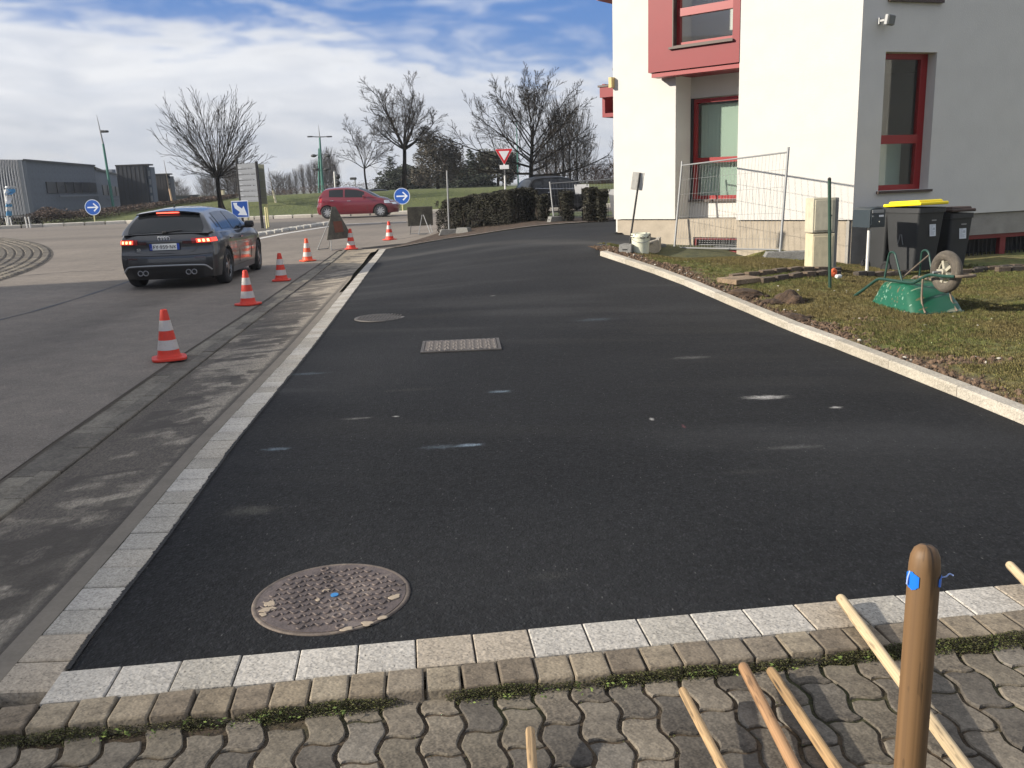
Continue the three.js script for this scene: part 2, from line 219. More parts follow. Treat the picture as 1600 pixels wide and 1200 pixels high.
const M = {
  metal: std([0.42, 0.43, 0.44], 0.45, { metalness: 0.7, map: wearTex }), galv: std([0.27, 0.275, 0.275], 0.55, { metalness: 0.35 }), darkMetal: std([0.05, 0.05, 0.05], 0.55, { metalness: 0.3 }),
  black: std([0.012, 0.012, 0.013], 0.6), rubber: std([0.02, 0.02, 0.021], 0.85), chrome: std([0.75, 0.76, 0.78], 0.18, { metalness: 1 }),
  whitePaint: std([0.72, 0.72, 0.70], 0.6, { map: wearTex }), bark: std([0.075, 0.064, 0.054], 0.95, { map: barkTex }), barkGrey: std([0.10, 0.088, 0.072], 0.95, { map: barkTex }), twig: std([0.125, 0.104, 0.082], 0.95), twigPale: std([0.15, 0.125, 0.10], 0.95),
  concrete: std([0.36, 0.34, 0.30], 0.95, { map: speckle, bumpMap: speckleBump, bumpScale: 0.003 }), block: std([0.26, 0.26, 0.25], 0.95, { map: speckle, bumpMap: speckleBump, bumpScale: 0.004 }),
  wall: std([0.605, 0.59, 0.555], 0.95, { map: plasterTex, bumpMap: plasterBump, bumpScale: 0.002 }), plinth: std([0.43, 0.375, 0.30], 0.95, { map: wearTex, bumpMap: plasterBump, bumpScale: 0.002 }),
  red: std(lin(126, 22, 28), 0.55, { map: plasterTex }), redFrame: std(lin(138, 16, 18), 0.4), redDark: std(lin(120, 30, 34), 0.5), sill: std(lin(72, 60, 54), 0.5, { metalness: 0.2 }),
  glass: phys([0.95, 0.975, 0.965], 0.02, { transmission: 1, thickness: 0, ior: 1.5, specularIntensity: 1 }), dark: std([0.03, 0.03, 0.032], 0.9), room: std([0.20, 0.20, 0.19], 0.9), blind: std(lin(168, 184, 170), 0.85, { side: THREE.DoubleSide }),
  signBlue: std(lin(12, 72, 168), 0.5), signWhite: std([0.74, 0.74, 0.74], 0.5), signRed: std(lin(196, 20, 34), 0.5), signBack: std([0.62, 0.61, 0.57], 0.6, { metalness: 0.3, map: wearTex }),
  soil: std([0.115, 0.078, 0.052], 1, { map: soilTex, bumpMap: soilBump, bumpScale: 0.02 }),
};
for (const k of ['speckle']) void k;
const leafMat = std([1, 1, 1], 0.9, { vertexColors: true, side: THREE.DoubleSide });

// ============================================================ ground
const lineX = pts => { const q = pts.slice().sort((a, b) => a[1] - b[1]); return f => { if (f <= q[0][1]) { const s = (q[1][0] - q[0][0]) / (q[1][1] - q[0][1]); return q[0][0] + s * (f - q[0][1]); } for (let i = 0; i + 1 < q.length; i++) if (f <= q[i + 1][1]) return lerp(q[i][0], q[i + 1][0], (f - q[i][1]) / (q[i + 1][1] - q[i][1])); const n = q.length, s = (q[n - 1][0] - q[n - 2][0]) / (q[n - 1][1] - q[n - 2][1]); return q[n - 1][0] + s * (f - q[n - 1][1]); }; };
const stripRx = lineX([[-1.62, 2.85], [-1.65, 3.11], [-1.71, 3.98], [-1.87, 5.67], [-2.12, 9.47], [-2.28, 11.84], [-2.50, 14.97], [-3.20, 23.6]]);
const stripLx = lineX([[-1.84, 2.85], [-1.86, 3.11], [-1.93, 4.03], [-2.08, 5.67], [-2.32, 9.6], [-2.46, 11.6], [-2.68, 14.6], [-3.40, 23.6]]);
const J1x = lineX([[-3.13, 5.16], [-3.20, 5.83], [-3.45, 8.75], [-3.74, 12.96], [-3.94, 15.47], [-4.62, 24.5]]);
const J3x = lineX([[-2.72, 4.39], [-2.83, 5.78], [-3.12, 9.11], [-3.68, 16.39], [-4.36, 24.3]]);
const STRIP_END = 23.6, fl = (a, b, st, fx) => span(a, b, st).map(f => [fx(f), f]);
const kerbFront = [[3.44, 3.3], XF(1600, 665), XF(1560, 648), XF(1387, 578), XF(1315, 549), XF(1150, 481), XF(1050, 438), XF(934, 399)];
const kerbX = lineX(kerbFront);
const kerbTip = kerbFront[kerbFront.length - 1];
const farEdge = [[-3.2, STRIP_END], XF(690, 374.5), XF(726, 371), XF(780, 362), XF(852, 353), XF(958, 345.5)];
const cornerB = [2.17, 18.5];

// asphalt just laid: one map over the drive for dust, scuffs, roller marks and a painted sunlit band
const scuffs = [[1195, 622, 0.17, 0.07, 1, 0], [1306, 638, 0.05, 0.03, 1.4, 0], [1018, 657, 0.02, 0.04, 1.3, 0], [1068, 668, 0.012, 0.05, 0.8, 2], [782, 613, 0.10, 0.05, 0.75, 1], [732, 697, 0.10, 0.035, 0.95, 1], [690, 700, 0.16, 0.05, 0.25, 1], [392, 800, 0.16, 0.09, 0.42, 3], [432, 703, 0.10, 0.04, 0.55, 1], [560, 655, 0.12, 0.03, 0.3, 0], [618, 652, 0.03, 0.02, 0.9, 0], [480, 585, 0.2, 0.06, 0.28, 1], [1080, 560, 0.2, 0.07, 0.2, 0], [770, 463, 0.05, 0.05, 0.4, 0], [930, 500, 0.25, 0.1, 0.18, 1], [1240, 700, 0.2, 0.05, 0.14, 0], [860, 905, 0.12, 0.05, 0.14, 3], [1170, 740, 0.2, 0.05, 0.12, 3], [640, 610, 0.3, 0.06, 0.16, 3]].map(s => { const p = XF(s[0], s[1]); return [p[0], p[1], ...s.slice(2)]; });
const DX0 = -4.2, DXW = 8.4, DF0 = 2.6, DFW = 23.4, sunBandA = XF(600, 404), sunBandB = XF(912, 377);
const driveTex = tex(2048, 2048, (u, v) => {
  const x = DX0 + u * DXW, f = DF0 + v * DFW;
  const big = fbm(x * 0.5, f * 0.8, 101, 3), st = fbm(x * 0.45 + 7, f * 2.4 + x * 0.25, 103, 5), g = hash(Math.floor(u * 1400), Math.floor(v * 2600), 5), sp = hash(Math.floor(u * 2048), Math.floor(v * 2048), 107), med = vn(x * 38, f * 38, 108);
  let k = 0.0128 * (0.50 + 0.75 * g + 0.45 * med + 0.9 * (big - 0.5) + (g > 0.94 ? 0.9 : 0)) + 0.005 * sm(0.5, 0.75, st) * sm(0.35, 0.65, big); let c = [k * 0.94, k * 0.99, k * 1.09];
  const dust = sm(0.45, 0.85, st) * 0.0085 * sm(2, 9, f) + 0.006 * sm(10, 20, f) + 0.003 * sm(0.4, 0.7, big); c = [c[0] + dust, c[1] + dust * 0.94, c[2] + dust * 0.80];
  const bt = (x - sunBandA[0]) / (sunBandB[0] - sunBandA[0]), bf = lerp(sunBandA[1], sunBandB[1], bt); const bd = Math.abs(f - bf + (fbm(x * 0.8, 3, 111, 3) - 0.5) * 1.2); const bb = sm(0.85, 0.1, bd) * 0.024 * (0.6 + 0.6 * fbm(x * 2, f * 3, 112, 3)); c = [c[0] + bb, c[1] + bb * 0.93, c[2] + bb * 0.80];  // pale strip in the colour stands in for sun on the asphalt
  for (const s of scuffs) { const dx = (x - s[0]) / s[2], df = (f - s[1] + (x - s[0]) * -0.05) / s[3], q = dx * dx + df * df; if (q < 9) { const n = fbm(x * 26, f * 60, 120, 3), m = clamp(Math.exp(-q) * 1.5 + n - 0.95, 0, 1) * s[4] * 0.8 * (0.6 + 0.8 * g); const to = [[0.36, 0.35, 0.33], [0.17, 0.22, 0.27], [0.16, 0.06, 0.07], [0.10, 0.098, 0.085]][s[5]]; c = mix3(c, to, clamp(m)); } }
  if (sp > 0.9993) c = [0.16, 0.16, 0.15]; else if (sp > 0.9955) c = [c[0] + 0.025, c[1] + 0.025, c[2] + 0.024];
  return c;
}, { clampT: true });
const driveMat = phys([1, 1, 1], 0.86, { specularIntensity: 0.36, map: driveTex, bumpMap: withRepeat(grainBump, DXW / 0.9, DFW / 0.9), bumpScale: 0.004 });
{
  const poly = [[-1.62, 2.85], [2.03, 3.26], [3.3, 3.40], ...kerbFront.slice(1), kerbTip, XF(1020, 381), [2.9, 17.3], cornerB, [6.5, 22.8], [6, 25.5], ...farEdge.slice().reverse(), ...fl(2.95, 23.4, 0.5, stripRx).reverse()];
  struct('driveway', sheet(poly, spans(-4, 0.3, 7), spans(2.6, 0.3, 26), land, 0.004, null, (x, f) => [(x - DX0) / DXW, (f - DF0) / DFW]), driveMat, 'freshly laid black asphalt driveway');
}
// crumbly asphalt lip lying over the border stones
{
  const m = new Mesher(), strip = (pt, n, seed) => { for (let i = 0; i <= n; i++) { const t = i / n, [x, f, nx, nf] = pt(t), w = 0.002 + 0.016 * Math.pow(fbm(i * 0.23, seed, 113, 3), 1.6) * (0.5 + vn(i * 1.3, seed, 114)); const a = m.v(x - nx * w, land(x, f) + 0.0155, -(f - nf * w), 0, 1, 0, null, x, f); m.v(x + nx * 0.008, land(x, f) + 0.0125, -(f + nf * 0.008), 0, 1, 0, null, x + 0.008, f); if (i) m.i.push(a - 2, a - 1, a, a, a - 1, a + 1); } };
  strip(t => { const f = lerp(2.86, 23.4, t * t); return [stripRx(f), f, 1, 0]; }, 1400, 1);
  struct('asphalt_lip', m.geo(), std([0.0185, 0.019, 0.0205], 0.95, { bumpMap: grainBump, bumpScale: 0.006, side: THREE.DoubleSide }), 'crumbly black edge of the new asphalt over the border stones');
}
// old road
{
  const poly = [[-70, -6], [-2.6, -6], ...fl(0.6, 24.2, 0.6, J1x), [-4.3, 24.6], [-3.25, 23.75], XF(690, 373.5), [-2.05, 27.5], [-1.95, 31.5], [60, 33], [60, 46], [-4, 47.4], [-10.4, 47], [-20, 47.8], [-24, 47], [-26, 45], [-70, 44]];
  const colour = (x, f) => {
    const a = fbm(x * 0.35, f * 0.35, 131, 4), b = fbm(x * 1.6, f * 1.6, 133, 3), wob = (fbm(x * 0.12, 2, 134, 3) - 0.5) * 4;
    let k = 0.358 + 0.15 * (a - 0.5) + 0.12 * (b - 0.5); k -= 0.085 * sm(1.6, 0.3, Math.abs(f - 41.6 + wob * 0.5)) * sm(0.3, 0.6, b + 0.2) + 0.08 * sm(1.3, 0.2, Math.abs(f - 34.8 + wob)) + 0.05 * sm(1.5, 0.3, Math.abs(f - 30 + wob));
    k -= 0.07 * sm(0.7, 0.1, Math.abs(x + 5.1 + 0.13 * f * 0.4 + (b - 0.5))) * sm(24, 12, f); k *= f < 14 ? 0.97 : 1;
    return [k * 0.965, k * 0.845, k * 0.715];
  };
  struct('road', sheet(poly, spans(-70, 4, -14, 0.4, -2, 1.5, 8, 5, 60), spans(-6, 1, 2, 0.4, 30, 0.8, 50), land, 0, colour, 1), std([1, 1, 1], 0.88, { map: grain, vertexColors: true, bumpMap: grainBump, bumpScale: 0.005 }), 'worn grey asphalt road');
  const seam = std([0.022, 0.021, 0.02], 0.6);
  struct('tar_seam', ribbon([XF(-40, 511), XF(0, 500), XF(52, 487), XF(120, 467), XF(175, 449), XF(210, 437), XF(300, 405)], t => 0.06 + 0.03 * Math.sin(t * 40), land, 0.004), seam, 'dark tar seam across the road behind the grey car');
  struct('road_crack', ribbon([XF(5, 434), XF(60, 429), XF(110, 425), XF(180, 422)], t => 0.05 + 0.03 * Math.sin(t * 31), land, 0.004), std([0.07, 0.062, 0.055], 0.9));
  struct('road_crack', ribbon(fl(1.6, 24.2, 0.5, f => J1x(f) + 0.004), t => 0.034 + 0.006 * Math.sin(t * 90), land, -0.007), std([0.10, 0.083, 0.065], 0.95));
}
// gutter of two rows of concrete slabs between road and footway
const gutterMats = [0, 1, 2, 3].map(i => std([[0.25, 0.222, 0.18], [0.20, 0.177, 0.145], [0.27, 0.24, 0.192], [0.165, 0.145, 0.12]][i], 0.9, { map: stoneTex, bumpMap: speckleBump, bumpScale: 0.002 }));
{
  const gutter = new THREE.Group(); gutter.name = 'gutter'; scene.add(gutter); tag(gutter, 'shallow concrete slab gutter beside the road', null, null, 'structure');
  const rowPiece = (f0, f1, x0, x1, y) => { const v = [], xa = (f, t) => lerp(x0(f), x1(f), t), pts = []; for (const [f, t] of [[f0, 0], [f0, 1], [f1, 1], [f1, 0]]) { const ff = f + (f === f0 ? 0.006 : -0.006), x = xa(ff, t) + (t ? -0.007 : 0.007); pts.push([x, land(x, ff) + y, -ff]); } const T = pts, B = pts.map(p => [p[0] + 0, p[1] - 0.06, p[2]]), C = pts.map((p, i) => [p[0] + (i === 0 || i === 3 ? 0.006 : -0.006), p[1], p[2] + (i < 2 ? -0.006 : 0.006)]), L = pts.map(p => [p[0], p[1] - 0.006, p[2]]); const q = (a, b, c, d) => v.push(...a, ...b, ...c, ...a, ...c, ...d); q(C[0], C[1], C[2], C[3]); for (let i = 0; i < 4; i++) { const k = (i + 1) % 4; q(L[i], L[k], C[k], C[i]); q(B[i], B[k], L[k], L[i]); } const g = new THREE.BufferGeometry(); g.setAttribute('position', new THREE.Float32BufferAttribute(v, 3)); g.computeVertexNormals(); return boxUV(g); };
  globalThis.rowPiece = rowPiece;
  const mid = f => lerp(J1x(f), J3x(f), 0.60);
  for (let f = 2.2, i = 0; f < 24; f += 1.0, i++) { part('slab', rowPiece(f, f + 1.0, J1x, mid, -0.012 + rr(-0.002, 0.002)), gutterMats[Math.floor(rr(0, 3.99))], gutter); }
  for (let f = 2.2; f < 24; f += 0.5) part('slab', rowPiece(f, f + 0.5, mid, J3x, 0.022 + rr(-0.003, 0.003)), gutterMats[Math.floor(rr(0, 3.99))], gutter);
}
// footway with worn surface and the open trench beside the new border
const trenchL = lineX([XF(540, 457), XF(545, 441), XF(553, 427), XF(566, 413), XF(576, 399), XF(582, 392)]);
const footTex = tex(512, 2048, (u, v) => {
  const f = 1.6 + v * 23, x = u * 1.15, a = fbm(x * 1.5, f * 0.7, 141, 4), b = fbm(x * 2.6 + f * 1.2, f * 6.5 - x * 2, 143, 5), g = vn(x * 70, f * 70, 145), g2 = hash(Math.floor(u * 512), Math.floor(v * 2048), 147), st = fbm(x * 1.5 + f * 1.1 + 3 * (a - 0.5), f * 4.6 - x * 1.4, 149, 4);
  const pale = sm(0.47, 0.64, b * 0.55 + a * 0.35 + u * 0.22 - 0.04), wet = sm(0.57, 0.63, st + 0.08 * (b - 0.5)) * sm(0.03, 0.2, u) * sm(0.97, 0.8, u);
  let c = mix3([0.128, 0.108, 0.086], [0.37, 0.32, 0.25], pale * 0.9); c = mix3(c, [0.40, 0.33, 0.23], 0.5 * sm(17.5, 20, f)); const k = 0.55 + 0.55 * g + 0.45 * (g2 - 0.5) + (g2 > 0.97 ? 0.5 : 0); c = c.map(q => q * k);
  c = mix3(c, [0.062, 0.052, 0.041], wet * 0.8); c = mix3(c, [0.055, 0.046, 0.038], 0.85 * sm(0.86, 0.95, u + 0.05 * (b - 0.5)) * sm(0.995, 0.965, u) * sm(21, 12, f)); return c;
}, { clampT: true });
{
  const edgeR = f => f < 14.2 || f > 23.2 ? stripLx(f) - 0.06 : Math.min(stripLx(f) - 0.06, trenchL(f));
  const fs = span(0.5, 24.2, 0.25), poly = [...fs.map(f => [J3x(f), f]), ...fs.slice().reverse().map(f => [edgeR(f), f])];
  struct('footway', sheet(poly, spans(-5, 0.2, -1), spans(0.5, 0.25, 24.4), land, 0.004, null, (x, f) => [(x - J3x(f)) / (stripLx(f) - 0.06 - J3x(f)), (f - 1.6) / 23]), std([1, 1, 1], 0.92, { map: footTex, bumpMap: withRepeat(grainBump, 1.2, 24), bumpScale: 0.005 }), 'stained old footway surface between gutter and paver border');
  const ts = span(14.2, 23.3, 0.3); const tp = [...ts.map(f => [trenchL(f) - 0.02, f]), ...ts.slice().reverse().map(f => [stripLx(f) + 0.02, f])];
  struct('trench', sheet(tp, spans(-4.5, 0.1, -1.5), spans(14, 0.1, 23.5), land, -0.12, null, 1.3, (x, f) => 0.07 * fbm(x * 5, f * 5, 151, 4)), std([0.045, 0.034, 0.025], 1, { map: soilTex }), 'open dirt trench along the paver border');
  const hm = ribbon(fl(2.3, 14.0, 0.5, f => stripLx(f) - 0.036), 0.088, land, 0.009); struct('haunch', hm, std([0.22, 0.192, 0.155], 0.9, { map: wearTex }), 'thin mortar haunch along the paver border');
  struct('dirt_patch', ribbon([XF(566, 388.5), XF(585, 387), XF(612, 384), XF(640, 381)], t => 0.9 * Math.sin(clamp(t + 0.12) * 3.0) + 0.08, land, 0.007), std([0.06, 0.048, 0.037], 1, { map: soilTex }));
}
// left border of granite-look blocks
const tileMats = [[0.45, 0.425, 0.38], [0.52, 0.495, 0.455], [0.40, 0.375, 0.33], [0.47, 0.435, 0.38], [0.43, 0.375, 0.305]].map(c => std(c, 0.92, { map: speckle, bumpMap: speckleBump, bumpScale: 0.003 }));
{
  const b = new THREE.Group(); b.name = 'paver_border'; scene.add(b); tag(b, 'long border of pale granite blocks left of the black asphalt', null, null, 'structure');
  for (let f = 2.72; f < STRIP_END; f += 0.205) { const m = tileMats[f < 3.1 ? 4 : Math.floor(rr(0, 3.4))]; part('block', rowPiece(f, f + 0.205, stripLx, stripRx, 0.011 + rr(-0.002, 0.002)), m, b); }
  const e = new THREE.Group(); e.name = 'thin_edging'; scene.add(e); tag(e, 'thin concrete edging along the far side of the driveway', null, null, 'structure');
  { const st = alongLine(farEdge, 1.0); for (let i = 0; i + 1 < st.length; i++) part('edging_stone', ribbon([[st[i][0], st[i][1]], [lerp(st[i][0], st[i + 1][0], 0.992), lerp(st[i][1], st[i + 1][1], 0.992)]], 0.09, land, 0.03), M.concrete, e); }
}
// bottom: row of pale tiles, row of brown setts, wavy pavers below a mossy step
const ROW = { o: [-1.62, 2.85], e: [0.9935, 0.1139], n: [-0.1139, 0.9935] };
const rowAt = (a, b) => [ROW.o[0] + ROW.e[0] * a + ROW.n[0] * b, ROW.o[1] + ROW.e[1] * a + ROW.n[1] * b], ROWTURN = Math.atan2(ROW.e[1], ROW.e[0]);
{
  const bed = new THREE.Group(); bed.name = 'tile_row'; scene.add(bed); tag(bed, 'row of pale square concrete tiles edging the asphalt', null, null, 'structure');
  const gs = [0, 1, 2].map(i => { const g = chamfer(0.204, 0.05, 0.2, 0.004), uv = g.attributes.uv; for (let k = 0; k < uv.count; k++) uv.setXY(k, uv.getX(k) + i * 0.31, uv.getY(k) + i * 0.17); return g; });
  for (let i = 0; i < 38; i++) { const a = -0.02 + i * 0.2095, p = rowAt(a + 0.105, -0.1), stained = [6, 7, 13, 17].includes(i); const o = part('tile', gs[i % 3], tileMats[stained ? 4 : 1 - (i % 4 === 2)], bed); o.position.set(p[0], -0.038 + rr(-0.0015, 0.0015), -p[1]); o.rotation.set(rr(-0.004, 0.004), ROWTURN + rr(-0.006, 0.006), rr(-0.004, 0.004)); }
  const setts = new THREE.Group(); setts.name = 'sett_row'; scene.add(setts); tag(setts, 'row of rounded brown setts below the pale tiles', null, null, 'structure');
  const sg = [0, 1, 2, 3].map(i => { const g = rbx(0.121 + 0.003 * Math.sin(i * 2), 0.10, 0.142, 0.0085, 0, 0, 0, 0, 0, 0, 2), p = g.attributes.position, n = g.attributes.normal; for (let k = 0; k < p.count; k++) { const q = 0.004 * (vn(p.getX(k) * 30 + i * 9, p.getZ(k) * 30 + p.getY(k) * 30, 161) - 0.5); p.setXYZ(k, p.getX(k) + n.getX(k) * q, p.getY(k) + n.getY(k) * q, p.getZ(k) + n.getZ(k) * q); } const b = boxUV(g), uv = b.attributes.uv; for (let k = 0; k < uv.count; k++) uv.setXY(k, uv.getX(k) + i * 0.23, uv.getY(k) + i * 0.41); return b; });
  const sc = [[0.262, 0.215, 0.155], [0.30, 0.25, 0.185], [0.22, 0.18, 0.135], [0.325, 0.275, 0.205], [0.25, 0.21, 0.162]].map(c => std(c, 0.92, { map: stoneTex, bumpMap: speckleBump, bumpScale: 0.0025 }));
  for (let i = -1; i < 62; i++) { const p = rowAt(-0.14 + (i + 0.5) * 0.1275, -0.2 - 0.0745 + rr(-0.003, 0.003)); const o = part('sett', sg[Math.floor(rr(0, 3.99))], sc[Math.floor(rr(0, 4.99))], setts); o.position.set(p[0], -0.038 + rr(-0.004, 0.004), -p[1]); o.rotation.set(rr(-0.02, 0.02), ROWTURN + rr(-0.03, 0.03), rr(-0.02, 0.02)); }
  // paved yard
  const yard = new THREE.Group(); yard.name = 'paved_yard'; scene.add(yard); tag(yard, 'yard of grey wavy interlocking pavers with mossy joints', null, null, 'structure');
  const L = 0.212, Wd = 0.126, outline = (ph, g) => { const o = [], N = 8, side = v => 0.0135 * Math.sin(6.2832 * v + ph) * (1 + 0.25 * Math.sin(6.2832 * 2 * v)), end = u => 0.007 * Math.sin(6.2832 * u); for (let i = 0; i < N; i++) { const u = i / N; o.push([side(0) + lerp(g, Wd - g, u), end(u) + g]); } for (let i = 0; i < N; i++) { const v = i / N; o.push([Wd - g + side(v), end(1) + lerp(g, L - g, v)]); } for (let i = 0; i < N; i++) { const u = 1 - i / N; o.push([side(1) + lerp(g, Wd - g, u), L + end(u) - g]); } for (let i = 0; i < N; i++) { const v = 1 - i / N; o.push([g + side(v), end(0) + lerp(g, L - g, v)]); } return o; };
  const paverGeo = (ph, k) => { const A = outline(ph, 0.0105), B = outline(ph, 0.0066), m = new Mesher(), cx = Wd / 2, cy = L / 2; const tri = THREE.ShapeUtils.triangulateShape(A.map(p => new THREE.Vector2(...p)), []); const v = []; const P = (p, y) => [p[0] - cx, y, -(p[1] - cy)]; for (const t of tri) for (const q of t) v.push(...P(A[q], 0)); for (let i = 0; i < A.length; i++) { const j = (i + 1) % A.length; const a = P(A[i], 0), b = P(A[j], 0), c = P(B[i], -0.0045), d = P(B[j], -0.0045), e = P(B[i], -0.05), f = P(B[j], -0.05); v.push(...c, ...d, ...a, ...a, ...d, ...b, ...e, ...f, ...c, ...c, ...f, ...d); } const g = new THREE.BufferGeometry(); g.setAttribute('position', new THREE.Float32BufferAttribute(v, 3)); g.computeVertexNormals(); const b = boxUV(g), uv = b.attributes.uv; for (let i = 0; i < uv.count; i++) uv.setXY(i, uv.getX(i) + k * 0.29, uv.getY(i) + k * 0.37); return b; };
  const geos = [0, 1, 2].map(k => [paverGeo(0, k), paverGeo(Math.PI, k)]);
  const pm = [[0.22, 0.19, 0.152], [0.195, 0.17, 0.138], [0.245, 0.212, 0.168], [0.17, 0.15, 0.125], [0.21, 0.188, 0.16], [0.12, 0.106, 0.09], [0.185, 0.16, 0.125]].map(c => std(c, 0.93, { map: stoneTex, bumpMap: speckleBump, bumpScale: 0.0025 }));
  const yt = ROWTURN * 0.72;                                // the yard's joints are not quite square to the row
  for (let c = -18; c < 54; c++) for (let r = -11; r < 9; r++) {
    const la = (c - 3) * Wd, lb = r * L + (c % 2 ? L / 2 : 0), x = -0.75 + Math.cos(yt) * la - Math.sin(yt) * lb, f = 2.32 + Math.sin(yt) * la + Math.cos(yt) * lb;
    const back = (x - ROW.o[0]) * ROW.n[0] + (f - ROW.o[1]) * ROW.n[1]; if (back > -0.31 || f < 1.0 || x < -4 || x > 6.4) continue;
    const o = part('paver', geos[Math.floor(rr(0, 2.99))][Math.abs(c % 2)], pm[Math.floor(rr(0, 6.99))], yard); o.position.set(x, -0.032 + rr(-0.003, 0.003), -f); o.rotation.set(rr(-0.012, 0.012), yt + rr(-0.01, 0.01), rr(-0.012, 0.012));
  }
  struct('joint_sand', sheet([[-4, 0], [5, 0], rowAt(7, -0.25), rowAt(-2.4, -0.25)], span(-4, 5, 0.06), span(0, 4, 0.06), () => -0.0425, 0, (x, f) => { const n = fbm(x * 3, f * 3, 171, 4), k = 0.7 + 0.5 * fbm(x * 14, f * 14, 172, 3); return mix3([0.105, 0.08, 0.052], [0.062, 0.068, 0.025], sm(0.5, 0.68, n)).map(q => q * k); }, 2, (x, f) => 0.006 * fbm(x * 9, f * 9, 174, 3)), std([1, 1, 1], 1, { map: soilTex, vertexColors: true, bumpMap: soilBump, bumpScale: 0.008 }));
  // moss along the step and in the joints
  const m = new Mesher(), r = mulberry(77); for (let i = 0; i < 42000; i++) { const a = r() * 5.4 - 0.2, lump = fbm(a * 4, 1, 181, 3); const y = -0.042 + r() * 0.050 * (0.4 + lump), b = -0.345 - r() * (0.016 + 0.045 * lump) * (1.1 - (y + 0.042) / 0.062); if (lump + 0.35 * (r() - 0.5) < 0.34) continue; const p = rowAt(a, b), g = r(); m.leaf(p[0], y, -p[1], 0.0022 + 0.0036 * r(), r, mix3([0.058, 0.052, 0.022], [0.105, 0.125, 0.028], g * g * 1.5 * lump)); }
  for (let i = 0; i < 16000; i++) { const x = rr(-2.6, 2.6, r), f = rr(1.6, 3.0, r); if ((x - ROW.o[0]) * ROW.n[0] + (f - ROW.o[1]) * ROW.n[1] > -0.34) continue; if (fbm(x * 2.2, f * 2.2, 183, 3) < 0.5) continue; m.leaf(x, -0.041 + r() * 0.006, -f, 0.002 + 0.003 * r(), r, mix3([0.045, 0.045, 0.017], [0.09, 0.105, 0.03], r())); }
  for (let i = 0; i < 120; i++) { const a = r() * 5.2, p = rowAt(a, -0.37 - r() * 0.04); if (vn(a * 2.5, 3, 185) < 0.42) continue; const n = 3 + Math.floor(r() * 4); for (let k = 0; k < n; k++) m.leaf(p[0] + (r() - 0.5) * 0.02, -0.022 + r() * 0.026, -p[1] + (r() - 0.5) * 0.02, 0.004 + 0.005 * r(), r, mix3([0.06, 0.10, 0.02], [0.15, 0.2, 0.045], r())); }
  const moss = new THREE.Mesh(m.geo(), leafMat); moss.name = 'moss'; scene.add(moss); tag(moss, 'green moss and weeds along the foot of the sett row', 'moss', null, 'stuff');
  struct('step_riser', (() => { const m2 = new Mesher(); for (let i = 0; i <= 60; i++) { const p = rowAt(-0.3 + i * 0.1, -0.338); m2.v(p[0], 0.004, -p[1], 0, 0, 1); m2.v(p[0], -0.08, -p[1], 0, 0, 1); if (i) m2.i.push(2 * i - 2, 2 * i - 1, 2 * i, 2 * i, 2 * i - 1, 2 * i + 1); } return m2.geo(); })(), std([0.085, 0.07, 0.04], 1, { map: soilTex, side: THREE.DoubleSide }));
}
// kerb between asphalt and lawn
{
  const kerb = new THREE.Group(); kerb.name = 'lawn_kerb'; scene.add(kerb); tag(kerb, 'pale concrete kerb between the asphalt and the lawn', null, null, 'structure');
  const km = [[0.50, 0.46, 0.385], [0.46, 0.42, 0.35], [0.53, 0.49, 0.42]].map(c => std(c, 0.92, { map: speckle, bumpMap: speckleBump, bumpScale: 0.003 }));
  const run = (pts, w, hgt, fn, dy, name = 'kerb_stone') => { const st = alongLine(pts, 1.0); st.push([...pts[pts.length - 1], 0]); for (let i = 0; i + 1 < st.length; i++) { const [x0, f0] = st[i], [x1, f1] = st[i + 1], l = Math.hypot(x1 - x0, f1 - f0); if (l < 0.1) continue; const y0 = fn(x0, f0), y1 = fn(x1, f1), g = chamfer(w, hgt, l - 0.006, 0.012); g.rotateX(Math.atan2(y1 - y0, l)); const th = Math.atan2(x1 - x0, f1 - f0), o = part(name, g, km[i % 3], kerb); o.position.set((x0 + x1) / 2 + Math.cos(th) * w / 2, (y0 + y1) / 2 + dy - hgt, -((f0 + f1) / 2) + Math.sin(th) * w / 2); o.rotation.y = -th; } };
  run(kerbFront, 0.13, 0.25, land, 0.085);
  run([[kerbTip[0] + 0.08, kerbTip[1] + 0.05], XF(1020, 380.5), [2.9, 17.25]], 0.08, 0.45, land, 0.03);
}
// lawn, its bare soil edge and blades
const lawnPoly = [...kerbFront.map(p => [p[0] + 0.1, p[1]]), [kerbTip[0] + 0.1, kerbTip[1] + 0.04], [2.95, 17.3], [6, 20], [24, 20], [24, 3.3]];
const soilness = (x, f) => { const d = x - kerbX(f) - 0.12, w = 0.30 + 0.45 * (fbm(x * 1.2, f * 1.2, 191, 3) - 0.5) + 0.18 * sm(9, 14, f); return Math.max(sm(w + 0.12, w - 0.22, d + 0.25 * (fbm(x * 6, f * 6, 193, 3) - 0.5)), 0.8 * sm(0.62, 0.72, fbm(x * 1.5 + 5, f * 1.5, 195, 4)) * sm(1.8, 0.6, d)); };
const grassTone = (x, f) => { const a = fbm(x * 0.8, f * 0.8, 197, 4), b = fbm(x * 3, f * 3, 199, 3); return mix3([0.31, 0.25, 0.095], [0.215, 0.245, 0.062], sm(0.34, 0.66, a * 0.65 + b * 0.35)); };
